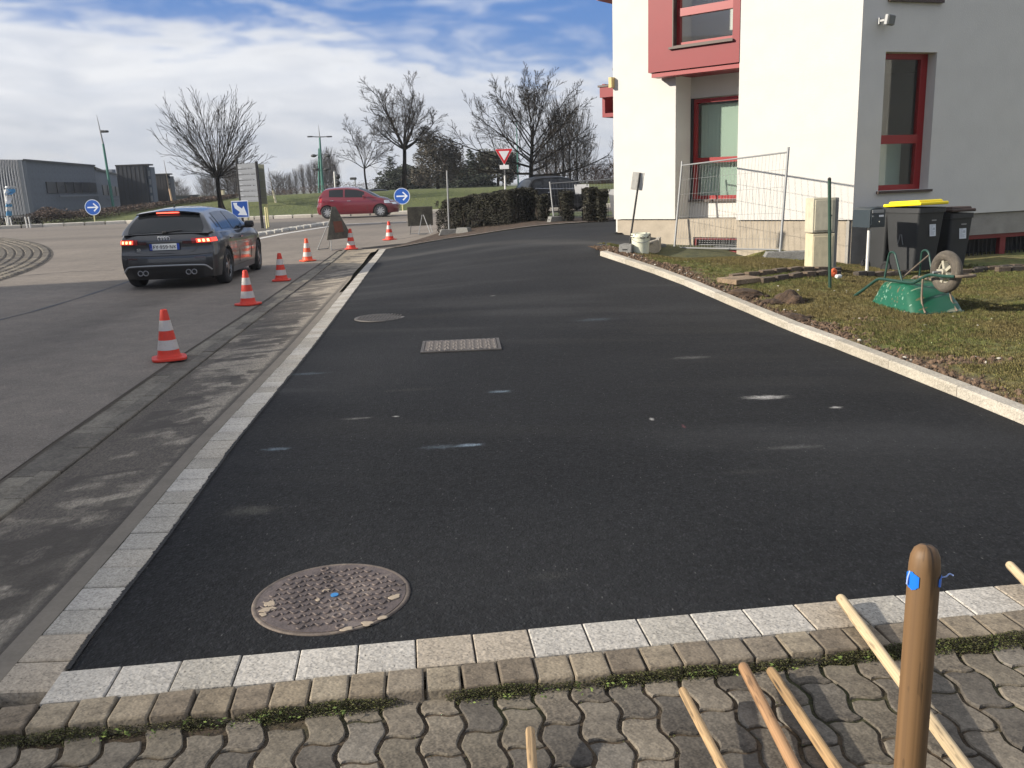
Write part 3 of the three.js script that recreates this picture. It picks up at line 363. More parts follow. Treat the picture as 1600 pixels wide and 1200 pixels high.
{
  struct('lawn', sheet(lawnPoly, spans(1.3, 0.12, 9, 0.6, 24), spans(3.2, 0.12, 17.5, 0.5, 20), lawnH, 0.05, (x, f) => mix3(grassTone(x, f), [0.155, 0.103, 0.066], soilness(x, f)), 1, (x, f) => 0.03 * (fbm(x * 2.5, f * 2.5, 201, 3) - 0.5) + soilness(x, f) * (0.05 * (fbm(x * 7, f * 7, 203, 3) - 0.55) - 0.01)), std([1, 1, 1], 1, { map: grassTex, vertexColors: true, bumpMap: soilBump, bumpScale: 0.02 }), 'patchy winter lawn with a bare soil edge');
  const tuft = (() => { const m = new Mesher(), r = mulberry(5); for (let k = 0; k < 7; k++) { const a = r() * 6.28, x = (r() - 0.5) * 0.05, z = (r() - 0.5) * 0.05, l = 0.6 + r() * 0.6, b = 0.35 + 0.9 * r(), w = 0.0022; const dx = Math.cos(a), dz = Math.sin(a); const i0 = m.v(x - dz * w, 0, z + dx * w, dx, 0.7, dz), i1 = m.v(x + dz * w, 0, z - dx * w, dx, 0.7, dz), i2 = m.v(x + dx * 0.014 * b - dz * w, 0.022 * l, z + dz * 0.014 * b + dx * w, dx, 0.7, dz), i3 = m.v(x + dx * 0.014 * b + dz * w, 0.022 * l, z + dz * 0.014 * b - dx * w, dx, 0.7, dz), i4 = m.v(x + dx * 0.04 * b, 0.034 * l, z + dz * 0.04 * b, dx, 0.7, dz); m.i.push(i0, i1, i2, i1, i3, i2, i2, i3, i4); } return m.geo(); })();
  const r = mulberry(9), N = 90000, im = new THREE.InstancedMesh(tuft, std([1, 1, 1], 0.9, { side: THREE.DoubleSide }), N), mt = new THREE.Matrix4(), q = new THREE.Quaternion(), c = new THREE.Color(); let n = 0, guard = 0;
  while (n < N && guard++ < N * 6) { const f = 4.8 + 11.5 * Math.pow(r(), 0.9), x = kerbX(f) + 0.12 + r() * r() * 0.8 + r() * 5.5; if (x > 10 || f > 17) continue; if (r() < soilness(x, f) * 1.05) continue; const t = grassTone(x, f), k = 0.55 + 0.6 * r(); const dry = r() < 0.3; q.setFromAxisAngle(V3(0, 1, 0), r() * 6.28); const s = 0.7 + 0.55 * r() * (0.5 + fbm(x * 2, f * 2, 205, 3)); mt.compose(V3(x, lawnH(x, f) + 0.043, -f), q, V3(s, s * 0.8, s)); im.setMatrixAt(n, mt); c.setRGB(...(dry ? [0.27 * k, 0.22 * k, 0.09 * k] : t.map(v => v * 0.8 * k))); im.setColorAt(n, c); n++; }
  im.count = n; im.name = 'grass'; scene.add(im); tag(im, 'short patchy grass blades of the lawn', 'grass', null, 'stuff');
  { const pr = mulberry(44), pg = [], ps = []; for (let i = 0; i < 90; i++) { const f = 5 + pr() * 9, x = kerbX(f) + 0.2 + pr() * 3.2, s = 0.006 + 0.014 * pr() * pr(); if (x > 8) continue; pg.push(new THREE.IcosahedronGeometry(s, 1).scale(1.3, 0.7, 1).rotateY(pr() * 6).translate(x, lawnH(x, f) + 0.06, -f)); } void ps; const o = new THREE.Mesh(mg(pg), std([0.42, 0.39, 0.33], 0.9)); o.name = 'pale_pebbles'; scene.add(o); tag(o, 'small pale pebbles scattered over the lawn', 'pebbles', null, 'stuff'); }
  // crumbs of soil and pebbles
  const lump = new THREE.IcosahedronGeometry(1, 1), lp = lump.attributes.position; for (let i = 0; i < lp.count; i++) { const k = 0.75 + 0.5 * vn(lp.getX(i) * 2.3 + 5, lp.getY(i) * 2.3 + lp.getZ(i) * 3.1, 211); lp.setXYZ(i, lp.getX(i) * k, lp.getY(i) * k, lp.getZ(i) * k); } lump.computeVertexNormals();
  const cn = 6500, cm = new THREE.InstancedMesh(lump, std([1, 1, 1], 1), cn); n = 0; guard = 0; while (n < cn && guard++ < 60000) { const f = 4.6 + r() * 11.4, x = kerbX(f) + 0.14 + r() * 1.0; const so = soilness(x, f); if (r() > so * so) continue; const s = 0.004 + 0.020 * Math.pow(r(), 5); q.setFromEuler(new THREE.Euler(r() * 6, r() * 6, r() * 6)); mt.compose(V3(x, lawnH(x, f) + 0.045 + s * 0.3, -f), q, V3(s, s * 0.8, s)); cm.setMatrixAt(n, mt); const k = 0.6 + 0.7 * r(); if (r() < 0.02) c.setRGB(0.4 * k, 0.37 * k, 0.31 * k); else c.setRGB(0.13 * k, 0.085 * k, 0.054 * k); cm.setColorAt(n, c); n++; } cm.count = n; cm.name = 'soil_crumbs'; scene.add(cm); tag(cm, 'loose soil crumbs and pebbles behind the pale kerb', 'soil', null, 'stuff');
}
// planted bed and verge beyond the drive, wide ground to the horizon, grassy island of the roundabout
struct('planting_bed', sheet([...farEdge.map(p => [p[0], p[1] + 0.03]), [8, 26], [60, 27], [60, 33], [-1.95, 31.4], [-2.05, 27.5]], spans(-4, 0.4, 8, 6, 60), spans(22, 0.4, 34), land, 0.02, (x, f) => mix3([0.10, 0.068, 0.045], [0.10, 0.14, 0.04], sm(0.4, 0.55, fbm(x * 0.7, f * 0.7, 221, 3)) * sm(24.6, 26, f - 0.15 * x) * sm(-0.5, 1.2, x)), 1), std([1, 1, 1], 1, { map: soilTex, vertexColors: true, bumpMap: soilBump, bumpScale: 0.03 }), 'dark soil bed under the hedge with grass behind');
struct('ground', sheet([[-900, -120], [900, -120], [900, 1500], [-900, 1500]], spans(-900, 120, -60, 2, 60, 120, 900), spans(-120, 20, -8, 1, 50, 10, 120, 140, 1500), (x, f) => land(x, f), -0.2, (x, f) => mix3([0.12, 0.115, 0.05], [0.10, 0.13, 0.04], fbm(x * 0.05, f * 0.05, 231, 3)), 0.5), std([1, 1, 1], 1, { map: grassTex, vertexColors: true }), 'open ground around the crossroads');
const ringPts = [XF(-200, 372), [-34, 43.6], [-27, 45.3], [-24, 46.6], [-20, 47.6], [-14, 47.05], [-10.4, 47.05], [-5, 47.4], [2, 47.9], [14, 47.4], [40, 46]];
{
  const poly = [...ringPts.slice(1).map(p => [p[0], p[1] + 0.1]), [60, 85], [-34, 85]];
  struct('grass_island', sheet(poly, span(-35, 60, 0.8), spans(43, 0.6, 86), mound, 0.0, (x, f) => mix3([0.20, 0.215, 0.062], [0.13, 0.175, 0.040], fbm(x * 0.5, f * 0.35, 241, 4)), 0.9), std([1, 1, 1], 1, { map: grassTex, vertexColors: true, bumpMap: soilBump, bumpScale: 0.06 }), 'grassy mound of the roundabout');
  const kerb = new THREE.Group(); kerb.name = 'island_kerb'; scene.add(kerb); tag(kerb, 'white kerb blocks around the grassy roundabout', null, null, 'structure');
  const mats = [[0.62, 0.58, 0.50], [0.52, 0.49, 0.43], [0.70, 0.66, 0.58]].map(c => std(c, 0.9, { map: wearTex })); const g = chamfer(0.35, 0.22, 0.93, 0.03); alongLine(ringPts.slice(1), 1.0).forEach((p, i) => { const o = part('kerb_block', g, mats[i % 3], kerb); o.position.copy(onLand(p[0], p[1], land, -0.05)); o.rotation.y = -p[2]; });
}
// cobbled apron at the left
{
  const ap = new THREE.Group(); ap.name = 'cobbled_apron'; scene.add(ap); tag(ap, 'cobbled apron in arcs at the left of the road', null, null, 'structure');
  const c0 = [-45.6, 10.75], gs = [0, 1].map(i => chamfer(0.20, 0.09, 0.27 + 0.03 * i, 0.03)), ms = [[0.27, 0.235, 0.185], [0.22, 0.195, 0.16], [0.32, 0.28, 0.22], [0.18, 0.16, 0.138]].map(c => std(c, 0.9, { map: stoneTex })), list = [], extra = [];
  for (let ring = 0; ring < 26; ring++) { const R = 35.6 - ring * 0.235, st = 0.315 / R; for (let a = 0.10 + (ring % 2) * st * 0.5; a < 0.86; a += st) { const x = c0[0] + R * Math.cos(a), f = c0[1] + R * Math.sin(a); if (x / f < -0.66) continue; list.push([x, f, -a]); } }
  list.sort((p, q) => p[1] - q[1]).forEach(([x, f, th], n) => { const pos = onLand(x, f, land, -0.055 + rr(-0.006, 0.006)), ry = -th + rr(-0.05, 0.05), g = gs[n % 2]; if (n < 300) { const o = part('cobble', g, ms[Math.floor(rr(0, 3.99))], ap); o.position.copy(pos); o.rotation.y = ry; } else extra.push(g.clone().rotateY(ry).translate(pos.x, pos.y, pos.z)); });
  if (extra.length) tag(part('cobble_paving', mg(extra), ms[1], ap), null, null, null, 'stuff');
  struct('apron_joint', sheet([...span(0.10, 0.86, 0.03).map(a => [-45.6 + 35.8 * Math.cos(a), 10.75 + 35.8 * Math.sin(a)]), [-27, 32], [-17, 13.5]], span(-28, -9, 0.5), span(13, 39, 0.5), land, 0.004, null, 1), std([0.10, 0.088, 0.072], 1, { map: soilTex }));
}
// splitter island with double kerb line and painted white edge
{
  const poly = [XF(300, 372), XF(392, 368.5), XF(440, 360), XF(512, 349.2), XF(480, 348.3), XF(400, 351.5), XF(300, 357)];
  struct('splitter_island', sheet(poly, span(-16, -2, 0.5), span(20, 45, 0.5), land, 0.07, () => [0.17, 0.158, 0.145], 1), std([1, 1, 1], 0.95, { map: grain, vertexColors: true }), 'dark asphalt splitter island');
  const k = new THREE.Group(); k.name = 'splitter_kerb'; scene.add(k); tag(k, 'two rows of pale kerb stones along the splitter island', null, null, 'structure');
  const g = chamfer(0.16, 0.16, 0.52, 0.02), m = std([0.55, 0.53, 0.48], 0.9, { map: wearTex }); for (const o2 of [0, 0.42]) for (const p of alongLine([XF(330, 380), XF(392, 369.3), XF(440, 361), XF(512, 349.8)], 0.62)) { const o = part('kerb_stone', g, m, k); o.position.copy(onLand(p[0] - Math.cos(p[2]) * -o2 * 0.5, p[1] - Math.sin(p[2]) * o2 * 0.5, land, -0.06)); o.rotation.y = -p[2]; }
  const paint = std([0.66, 0.65, 0.62], 0.8, { map: wearTex });
  struct('white_line', ribbon([XF(330, 389), XF(397, 374.5), XF(440, 366), XF(524, 352.5)], 0.22, land, 0.005), paint, 'solid white painted line along the splitter island');
  struct('white_dash', ribbon([XF(541, 350.2), XF(596, 348.4)], 0.24, land, 0.005), paint, 'long white painted dash on the road');
  struct('white_dash', ribbon([XF(614, 347.6), XF(634, 346.9)], 0.22, land, 0.005), paint, 'short white painted dash on the road');
}
// ============================================================ white building with red window boxes
const CORNER = [5.914, 15.3];
function face(deg, toRight) { const a = deg * Math.PI / 180, d = toRight ? [Math.sin(a), Math.cos(a)] : [Math.sin(a), -Math.cos(a)]; return { d, n: [d[1], -d[0]] }; }
const LF = face(50, false), RF = face(72, true);
// block on a facade: a along the wall (left to right), y up, o outwards from the wall plane; in metres from the corner
function fb(F, a0, a1, y0, y1, o0, o1, r = 0) { const g = r ? rbx(a1 - a0, y1 - y0, o1 - o0, r) : new THREE.BoxGeometry(a1 - a0, y1 - y0, o1 - o0); g.translate((a0 + a1) / 2, (y0 + y1) / 2, (o0 + o1) / 2); const b = boxUV(g); b.applyMatrix4(new THREE.Matrix4().makeBasis(V3(F.d[0], 0, -F.d[1]), V3(0, 1, 0), V3(F.n[0], 0, -F.n[1]))); return b; }
const fp = (F, a, y, o) => V3(CORNER[0] + F.d[0] * a + F.n[0] * o, y, -(CORNER[1] + F.d[1] * a + F.n[1] * o));
const house = thing('white_building', 'white rendered building with red window boxes and frames', 'building', [CORNER[0], 0, -CORNER[1]]);
{
  const H = 7.6, PT = 0.835, P1 = -0.35, P2 = -0.95, LE = -5.06;  // left pier lies back by P1, window niche by P2
  const wl = [], pl = [];
  // right pier, left pier, niche wall around its window, band above the niche, side walls
  wl.push(fb(LF, -2.14, 0, PT, H, -0.5, 0));
  wl.push(fb(LF, LE, -3.62, PT, H, -0.75, P1));
  wl.push(fb(LF, -3.62, -2.14, PT, 1.20, -1.25, P2), fb(LF, -3.62, -2.14, 3.16, H, -1.25, P2));
  wl.push(fb(LF, -3.78, -3.62, PT, H, -1.25, -0.751), fb(LF, -2.14, -1.98, PT, H, -1.25, -0.501));
  // right facade with its window opening, and the two far sides
  const W0 = 0.50, W1 = 1.56, WY0 = 1.30, WY1 = 3.56;
  wl.push(fb(RF, 0.003, W0, PT, H, -0.4, 0), fb(RF, W1, 9, PT, H, -0.4, 0), fb(RF, W0, W1, PT, WY0, -0.4, 0), fb(RF, W0, W1, WY1, H, -0.4, 0));
  const wallGeo = mg(wl);
  part('wall', wallGeo, M.wall, house);
  const q = (F, a, o) => [F.d[0] * a + F.n[0] * o, F.d[1] * a + F.n[1] * o], back = (p0, p1, y0, y1, th) => { const dx = p1[0] - p0[0], df = p1[1] - p0[1], l = Math.hypot(dx, df), g = boxUV(new THREE.BoxGeometry(l, y1 - y0, th)); g.rotateY(Math.atan2(df, dx)); return g.translate((p0[0] + p1[0]) / 2, (y0 + y1) / 2, -(p0[1] + p1[1]) / 2); };
  const cA = q(LF, LE + 0.02, -0.6), cB = q(RF, 8.8, -0.3), cC = [cA[0] + RF.d[0] * 9 - 0.2, cA[1] + 7.5];
  part('rear_wall', mg([back(cA, cC, 0.0, H, 0.3), back(cB, cC, 0.0, H, 0.3)]), M.wall, house);
  const rf = new THREE.Shape([q(LF, LE - 0.06, P1 + 0.06), q(LF, -3.62, P1 + 0.06), q(LF, -3.6, 0.06), q(LF, 0, 0.06), q(RF, 9.1, 0.06), cC].map(p => new THREE.Vector2(p[0], p[1]))); const rg = new THREE.ExtrudeGeometry(rf, { depth: 0.25, bevelEnabled: false }); rg.rotateX(-Math.PI / 2); rg.translate(0, H, 0); part('roof', rg, M.sill, house);
  const rin = new THREE.Shape([q(LF, LE + 0.3, -1.4), q(LF, -0.2, -1.4), q(LF, 0.02, -0.7), q(RF, 0.1, -0.5), q(RF, 8.6, -0.5), [cC[0] - 0.4, cC[1] - 0.6]].map(p => new THREE.Vector2(p[0], p[1]))); const fg = new THREE.ExtrudeGeometry(rin, { depth: 0.1, bevelEnabled: false }); fg.rotateX(-Math.PI / 2); fg.translate(0, PT + 0.02, 0); part('floor', fg, M.room, house);
  const fg2 = fg.clone().translate(0, 2.75, 0); part('ceiling', fg2, M.room, house);
  // plinth, set back a little under the render
  pl.push(fb(LF, -2.14, -0.02, -0.4, PT - 0.012, -0.5, -0.05), fb(LF, LE + 0.05, -3.62, -0.1, PT - 0.012, -0.8, P1 - 0.05));
  pl.push(fb(LF, -3.62, -3.24, -0.3, PT - 0.004, -0.9, P1 - 0.052), fb(LF, -3.24, -2.14, 0.48, PT - 0.004, -0.9, P1 - 0.052), fb(LF, -3.24, -2.14, -0.3, 0.13, -0.9, P1 - 0.052));
  part('plinth', mg(pl), M.plinth, house);
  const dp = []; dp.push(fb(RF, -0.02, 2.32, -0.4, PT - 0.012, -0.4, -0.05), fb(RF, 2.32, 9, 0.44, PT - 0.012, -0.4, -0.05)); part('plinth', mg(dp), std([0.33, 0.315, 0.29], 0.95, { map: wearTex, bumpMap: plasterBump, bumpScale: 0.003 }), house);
  // basement grille on the left face
  const gl = []; gl.push(fb(LF, -3.24, -2.14, 0.435, 0.477, -0.55, -0.44), fb(LF, -3.24, -3.19, 0.133, 0.435, -0.55, -0.44), fb(LF, -3.19, -2.14, 0.133, 0.22, -0.55, -0.44)); const grille = part('basement_window', mg(gl), M.redDark, house);
  part('pane', fb(LF, -3.19, -2.14, 0.22, 0.435, -0.66, -0.64), std([0.05, 0.06, 0.06], 0.08), grille);
  for (let i = 0; i < 5; i++) part('bar', fb(LF, -3.19, -2.14, 0.245 + i * 0.04, 0.255 + i * 0.04, -0.50, -0.485), M.galv, grille);
  for (let i = 0; i < 20; i++) part('bar', fb(LF, -3.165 + i * 0.052, -3.155 + i * 0.052, 0.365, 0.435, -0.483, -0.47), M.black, grille);
  // long basement opening on the right face
  const lg = []; for (const a of [2.32, 3.42, 4.5, 5.7]) lg.push(fb(RF, a, a + 0.13, -0.4, 0.36, -0.22, -0.12)); lg.push(fb(RF, 2.32, 9, 0.36, 0.437, -0.22, -0.10)); const ln = part('basement_window', mg(lg), M.redDark, house);
  part('backing', fb(RF, 2.32, 9, -0.4, 0.437, -0.7, -0.6), M.dark, ln); for (let i = 0; i < 40; i++) part('bar', fb(RF, 2.46 + i * 0.1, 2.475 + i * 0.1, -0.4, 0.36, -0.18, -0.165), M.black, ln);
  // niche window
  const a0 = -3.56, a1 = -2.14, y0 = 1.20, y1 = 3.14, o = P2 - 0.02;
  const wf = []; wf.push(fb(LF, a0, a0 + 0.07, y0, y1, o - 0.08, o), fb(LF, a0 + 0.07, a1, y1 - 0.08, y1, o - 0.08, o), fb(LF, a0 + 0.07, a1, y0, y0 + 0.07, o - 0.08, o), fb(LF, a0 + 0.07, a1, 1.91, 2.01, o - 0.08, o + 0.012));
  const w1 = part('window', mg(wf), M.redFrame, house); part('window_frame', fb(LF, a0 - 0.055, a0 - 0.002, y0, y1 + 0.015, o - 0.06, o + 0.025), M.black, w1);
  part('pane', fb(LF, a0 + 0.07, a1, 2.01, y1 - 0.08, o - 0.05, o - 0.044), M.glass, w1); part('pane', fb(LF, a0 + 0.07, a1, y0 + 0.07, 1.91, o - 0.05, o - 0.044), M.glass, w1); part('sill', fb(LF, a0 - 0.05, a1, y0 - 0.045, y0 - 0.003, P2 - 0.05, P2 + 0.08), M.sill, w1);
  const bl = []; for (let i = 0; i < 17; i++) { const g = new THREE.BoxGeometry(0.088, 1.78, 0.006); g.rotateY(0.32); g.translate(a0 + 0.12 + i * 0.082, 2.14, P2 - 0.22); g.applyMatrix4(new THREE.Matrix4().makeBasis(V3(LF.d[0], 0, -LF.d[1]), V3(0, 1, 0), V3(LF.n[0], 0, -LF.n[1]))); bl.push(g); } part('blind', mg(bl), M.blind, house);
  // red box window above the niche, its right end flush with the right pier
  const b0 = -4.02, by = 3.62, u = [];
  const q0 = -3.50, q1 = -2.28, qy0 = 4.03, qy1 = 6.6;
  u.push(fb(LF, b0, q0, by, H, -0.30, 0.012), fb(LF, q1, -2.142, by, H, -0.30, 0.012), fb(LF, q0, q1, by, qy0, -0.30, 0.012), fb(LF, q0, q1, qy1, H, -0.30, 0.012));
  const box = part('window_box', mg(u), M.red, house);
  part('drip_edge', fb(LF, b0 + 0.05, -2.142, by - 0.09, by - 0.012, -0.30, -0.03), M.redFrame, box);
  part('soffit', fb(LF, b0 + 0.06, -2.142, by - 0.06, by - 0.014, -1.2, -0.302), M.redDark, box);
  part('reveal', mg([fb(LF, q0 - 0.001, q0 + 0.02, qy0, qy1, -0.30, 0.014), fb(LF, q0 + 0.02, q1, qy0, qy0 + 0.02, -0.30, 0.010)]), M.sill, box);
  const w2 = part('window', mg([fb(LF, q0 + 0.02, q1, qy0 + 0.02, qy0 + 0.08, -0.2, -0.12), fb(LF, q0 + 0.02, q0 + 0.09, qy0 + 0.08, qy1, -0.2, -0.12), fb(LF, q1 - 0.05, q1, qy0 + 0.08, qy1, -0.2, -0.12), fb(LF, q0 + 0.09, q1 - 0.05, 4.57, 4.71, -0.2, -0.10)]), M.redFrame, house);
  part('pane', fb(LF, q0 + 0.09, q1 - 0.05, qy0 + 0.08, 4.57, -0.165, -0.16), M.glass, w2); part('pane', fb(LF, q0 + 0.09, q1 - 0.05, 4.71, qy1, -0.165, -0.16), M.glass, w2);
  part('sill', fb(LF, q0 - 0.05, q1 + 0.03, qy0 - 0.04, qy0 - 0.003, -0.1, 0.07), M.sill, w2);
  part('back_wall', fb(LF, -4.0, -1.0, by, H, -4.2, -4.1), M.room, house);
  part('side_wall', fb(LF, b0, b0 + 0.05, by, H, -1.2, -0.302), M.red, box);
  part('wall_light', mg([fb(LF, -1.62, -1.5, 4.3, 4.45, -2.4, -2.3)]), M.blind, house);
  // right window
  const ro = -0.20, w3 = part('window', mg([fb(RF, W0, W0 + 0.07, WY0, WY1, ro - 0.08, ro), fb(RF, W1 - 0.14, W1 - 0.002, WY0, WY1, ro - 0.08, ro), fb(RF, W0 + 0.07, W1 - 0.14, WY1 - 0.09, WY1, ro - 0.08, ro), fb(RF, W0 + 0.07, W1 - 0.14, WY0, WY0 + 0.09, ro - 0.08, ro), fb(RF, W0 + 0.07, W1 - 0.14, 2.085, 2.23, ro - 0.08, ro + 0.015)]), M.redFrame, house);
  part('pane', fb(RF, W0 + 0.07, W1 - 0.14, 2.23, WY1 - 0.09, ro - 0.05, ro - 0.044), M.glass, w3); part('pane', fb(RF, W0 + 0.07, W1 - 0.14, WY0 + 0.09, 2.085, ro - 0.05, ro - 0.044), M.glass, w3);
  part('sill', fb(RF, W0 - 0.04, W1 + 0.05, WY0 - 0.045, WY0 - 0.003, ro - 0.02, 0.06), M.sill, w3); part('curtain', fb(RF, W0 + 0.42, W1 - 0.1, WY0, 2.1, -0.62, -0.6), M.blind, house); part('back_wall', fb(RF, 0.9, 4, 0.9, 3.6, -3.1, -3), M.room, house);
  const w4 = part('window', mg([fb(RF, W0, W1, 4.40, 4.47, 0.0, 0.004)]), M.redFrame, house); part('sill', fb(RF, W0 - 0.02, W1 + 0.02, 4.335, 4.385, 0.001, 0.07), M.sill, w4);
  // balcony at the far end
  const bp = at(929, 150, 22.4), bal = []; const bF = LF; const loc = fb(bF, -6.9, -5.36, 2.70, 3.02, -0.9, -0.2); void loc; void bal; void bp;
  const bt = part('balcony', mg([fb(LF, -5.73, -5.062, 2.95, 3.63, -1.6, -1.52), fb(LF, -5.73, -5.662, 2.95, 3.63, -1.52, -0.95), fb(LF, -5.662, -5.062, 2.95, 3.03, -1.52, -0.95)]), M.red, house); part('balcony_panel', fb(LF, -5.73, -5.062, 3.35, 3.55, -0.95, -0.86), M.red, bt); part('balcony_cap', fb(LF, -5.77, -5.062, 3.56, 3.60, -0.97, -0.84), M.sill, bt); part('balcony_back', fb(LF, -5.73, -5.062, 3.65, 3.95, -1.58, -1.5), M.redDark, bt); part('balcony_post', fb(LF, -5.73, -5.68, 3.63, 3.93, -1.5, -1.44), M.red, bt); part('balcony_cap', fb(LF, -5.77, -5.062, 3.951, 3.99, -1.62, -1.42), M.sill, bt);
  part('eaves_panel', fb(LF, -5.81, -5.062, 5.30, 5.55, -1.6, -0.9), M.redFrame, house);
  part('wall_box', fb(LF, LE - 0.03, LE + 0.04, 3.46, 3.66, P1, P1 + 0.12), std(lin(196, 176, 120), 0.6), house);
}
// floodlight on the shaded wall
{
  const o = thing('floodlight', 'small grey floodlight high on the shaded white wall', 'floodlight', fp(RF, 0.34, 4.03, 0.0)); const ry = Math.atan2(RF.n[0], -RF.n[1]) + 0.35;
  const P = (g, t = 0) => { g.rotateX(t); return g.rotateY(ry); };
  part('bracket', P(mg([bx(0.05, 0.1, 0.02, -0.02, 0, 0.012), bx(0.03, 0.03, 0.12, -0.02, 0, 0.07)])), M.galv, o); part('lamp_body', P(rbx(0.22, 0.17, 0.07, 0.02, 0, 0.02, 0.17), 0.15), M.galv, o); part('lamp_glass', P(rbx(0.19, 0.14, 0.012, 0.005, 0, 0.02, 0.212), 0.15), std([0.10, 0.105, 0.10], 0.15), o);
}
// large building out of view on the left: its shadow lies over the road and footway
{
  const h = 8.2, sh = h / Math.tan(SUN_EL), sx = Math.sin(SUN_AZ) * sh, sf = Math.cos(SUN_AZ) * sh, P = [[-8.1, 16.7], [-4.7, 18.9], [-2.5, 10.5], [-1.78, 6.6], [-1.40, 4.0], [-1.5, 2.3], [-1.9, 0.5], [-1.2, -12]].map(p => [p[0] - sx, p[1] - sf]); P.push([-38, -16], [-38, 9]);
  const s = new THREE.Shape(P.map(p => new THREE.Vector2(p[0], p[1]))), g = new THREE.ExtrudeGeometry(s, { depth: h, bevelEnabled: false }); g.rotateX(-Math.PI / 2);
  const o = thing('office_building', 'large pale building whose shadow covers the left of the road', 'building'); part('wall', g, M.wall, o); const c = new THREE.ExtrudeGeometry(s, { depth: 0.02, bevelEnabled: false }); c.rotateX(-Math.PI / 2).translate(0, h, 0); part('roof', c, M.sill, o);
}
// neighbouring house to the right, seen only as a reflection in the shaded window
{
  const o = thing('neighbour_house', 'white house reflected in the dark window', 'house', [27, 0, -3.5]); o.rotation.y = -1.2; part('wall', boxUV(bx(9, 6, 7, 0, 3, 0)), M.wall, o); part('roof', (() => { const s = new THREE.Shape([new THREE.Vector2(-5, 0), new THREE.Vector2(5, 0), new THREE.Vector2(0, 2.6)]); return new THREE.ExtrudeGeometry(s, { depth: 7.6, bevelEnabled: false }).translate(0, 6, -3.8); })(), M.redDark, o); for (const [x, y] of [[-2.4, 4.2], [2.2, 4.2], [-2.4, 1.6]]) { const w = part('window', bx(1.2, 1.4, 0.1, x, y, -3.5), M.dark, o); part('frame', mg([bx(1.36, 0.08, 0.14, x, y + 0.74, -3.5), bx(1.36, 0.08, 0.14, x, y - 0.74, -3.5), bx(0.07, 1.4, 0.14, x, y, -3.5)]), M.whitePaint, w); }
}

// ============================================================ bare trees, evergreens, bushes
function growTree(o) {
  const r = mulberry(o.seed), wood = new Mesher(), trunk = new Mesher(), rv = () => V3(r() - 0.5, r() - 0.5, r() - 0.5);
  const twist = (d, ang) => { const ax = V3(r() - 0.5, r() - 0.5, r() - 0.5).cross(d).normalize(); return d.clone().applyAxisAngle(ax, ang); };
  const limb = (p, d, len, rad, lvl) => {
    const n = [7, 6, 4, 3, 2][lvl] || 2, pts = [p.clone()], rads = [rad], dirs = [d.clone()]; let q = p.clone(), dd = d.clone();
    for (let i = 1; i <= n; i++) { dd = dd.clone().addScaledVector(rv(), o.wob[lvl]).add(V3(0, o.up[lvl] / n, 0)).normalize(); q = q.clone().addScaledVector(dd, len / n); pts.push(q); dirs.push(dd); rads.push(Math.max(o.thin, rad * (1 - 0.72 * i / n))); }
    wood.limb(pts, rads, lvl === 0 ? 7 : lvl === 1 ? 5 : lvl === 2 ? 4 : 3);
    const kids = o.kids[lvl] || 0; for (let k = 0; k < kids; k++) { const t = lerp(o.from[lvl], 1, (k + r() * 0.9) / kids), i = Math.min(n - 1, Math.floor(t * n)), ft = t * n - i, bp = pts[i].clone().lerp(pts[i + 1], ft); limb(bp, twist(dirs[i + 1], o.ang[lvl] * (0.65 + 0.7 * r())), len * o.ratio[lvl] * (1.15 - 0.65 * t) * (0.75 + 0.5 * r()), Math.max(o.thin, rads[i] * 0.55), lvl + 1); }
  };
  const tp = [], tr = []; const tn = 8; for (let i = 0; i <= tn; i++) { const t = i / tn; tp.push(V3(Math.sin(t * 3 + o.seed) * 0.03 * o.trunk + (o.lean || 0) * t, o.trunk * t, Math.cos(t * 2.2 + o.seed) * 0.03 * o.trunk)); tr.push(o.rad * (1.25 - 0.45 * Math.min(1, t * 3)) * (1 - (o.taper || 0.25) * t) + 0.25 * o.rad * Math.exp(-t * 14)); } trunk.limb(tp, tr, 10);
  for (let k = 0; k < o.mains; k++) { const u = (k + 0.5) / o.mains, t = o.leader ? lerp(o.leader, 1, u) : 1 - 0.08 * r(), i = Math.min(tn - 1, Math.floor(t * tn)), p = tp[i].clone().lerp(tp[i + 1], t * tn - i), az = k * 2.399 + r() * 0.5, el = o.leader ? lerp(o.elLow, o.elHigh, u) + (r() - 0.5) * 0.25 : lerp(o.elLow, o.elHigh, (k * 0.7548 + 0.13) % 1); limb(p, V3(Math.cos(az) * Math.cos(el), Math.sin(el), Math.sin(az) * Math.cos(el)), o.len(u, el) * (0.85 + 0.3 * r()), tr[i] * (o.mainRad || 0.42) * (o.leader ? 1.2 - 0.5 * u : 1), 0); }
  return { trunk: trunk.geo(), wood: wood.geo() };
}
function bareTree(label, pos, o, m = M.barkGrey, group) { const t = thing('bare_tree', label, 'tree', pos, o.turn || 0, group), g = growTree(o); part('trunk', g.trunk, m, t); part('branches', g.wood, o.twig || M.twig, t); return t; }
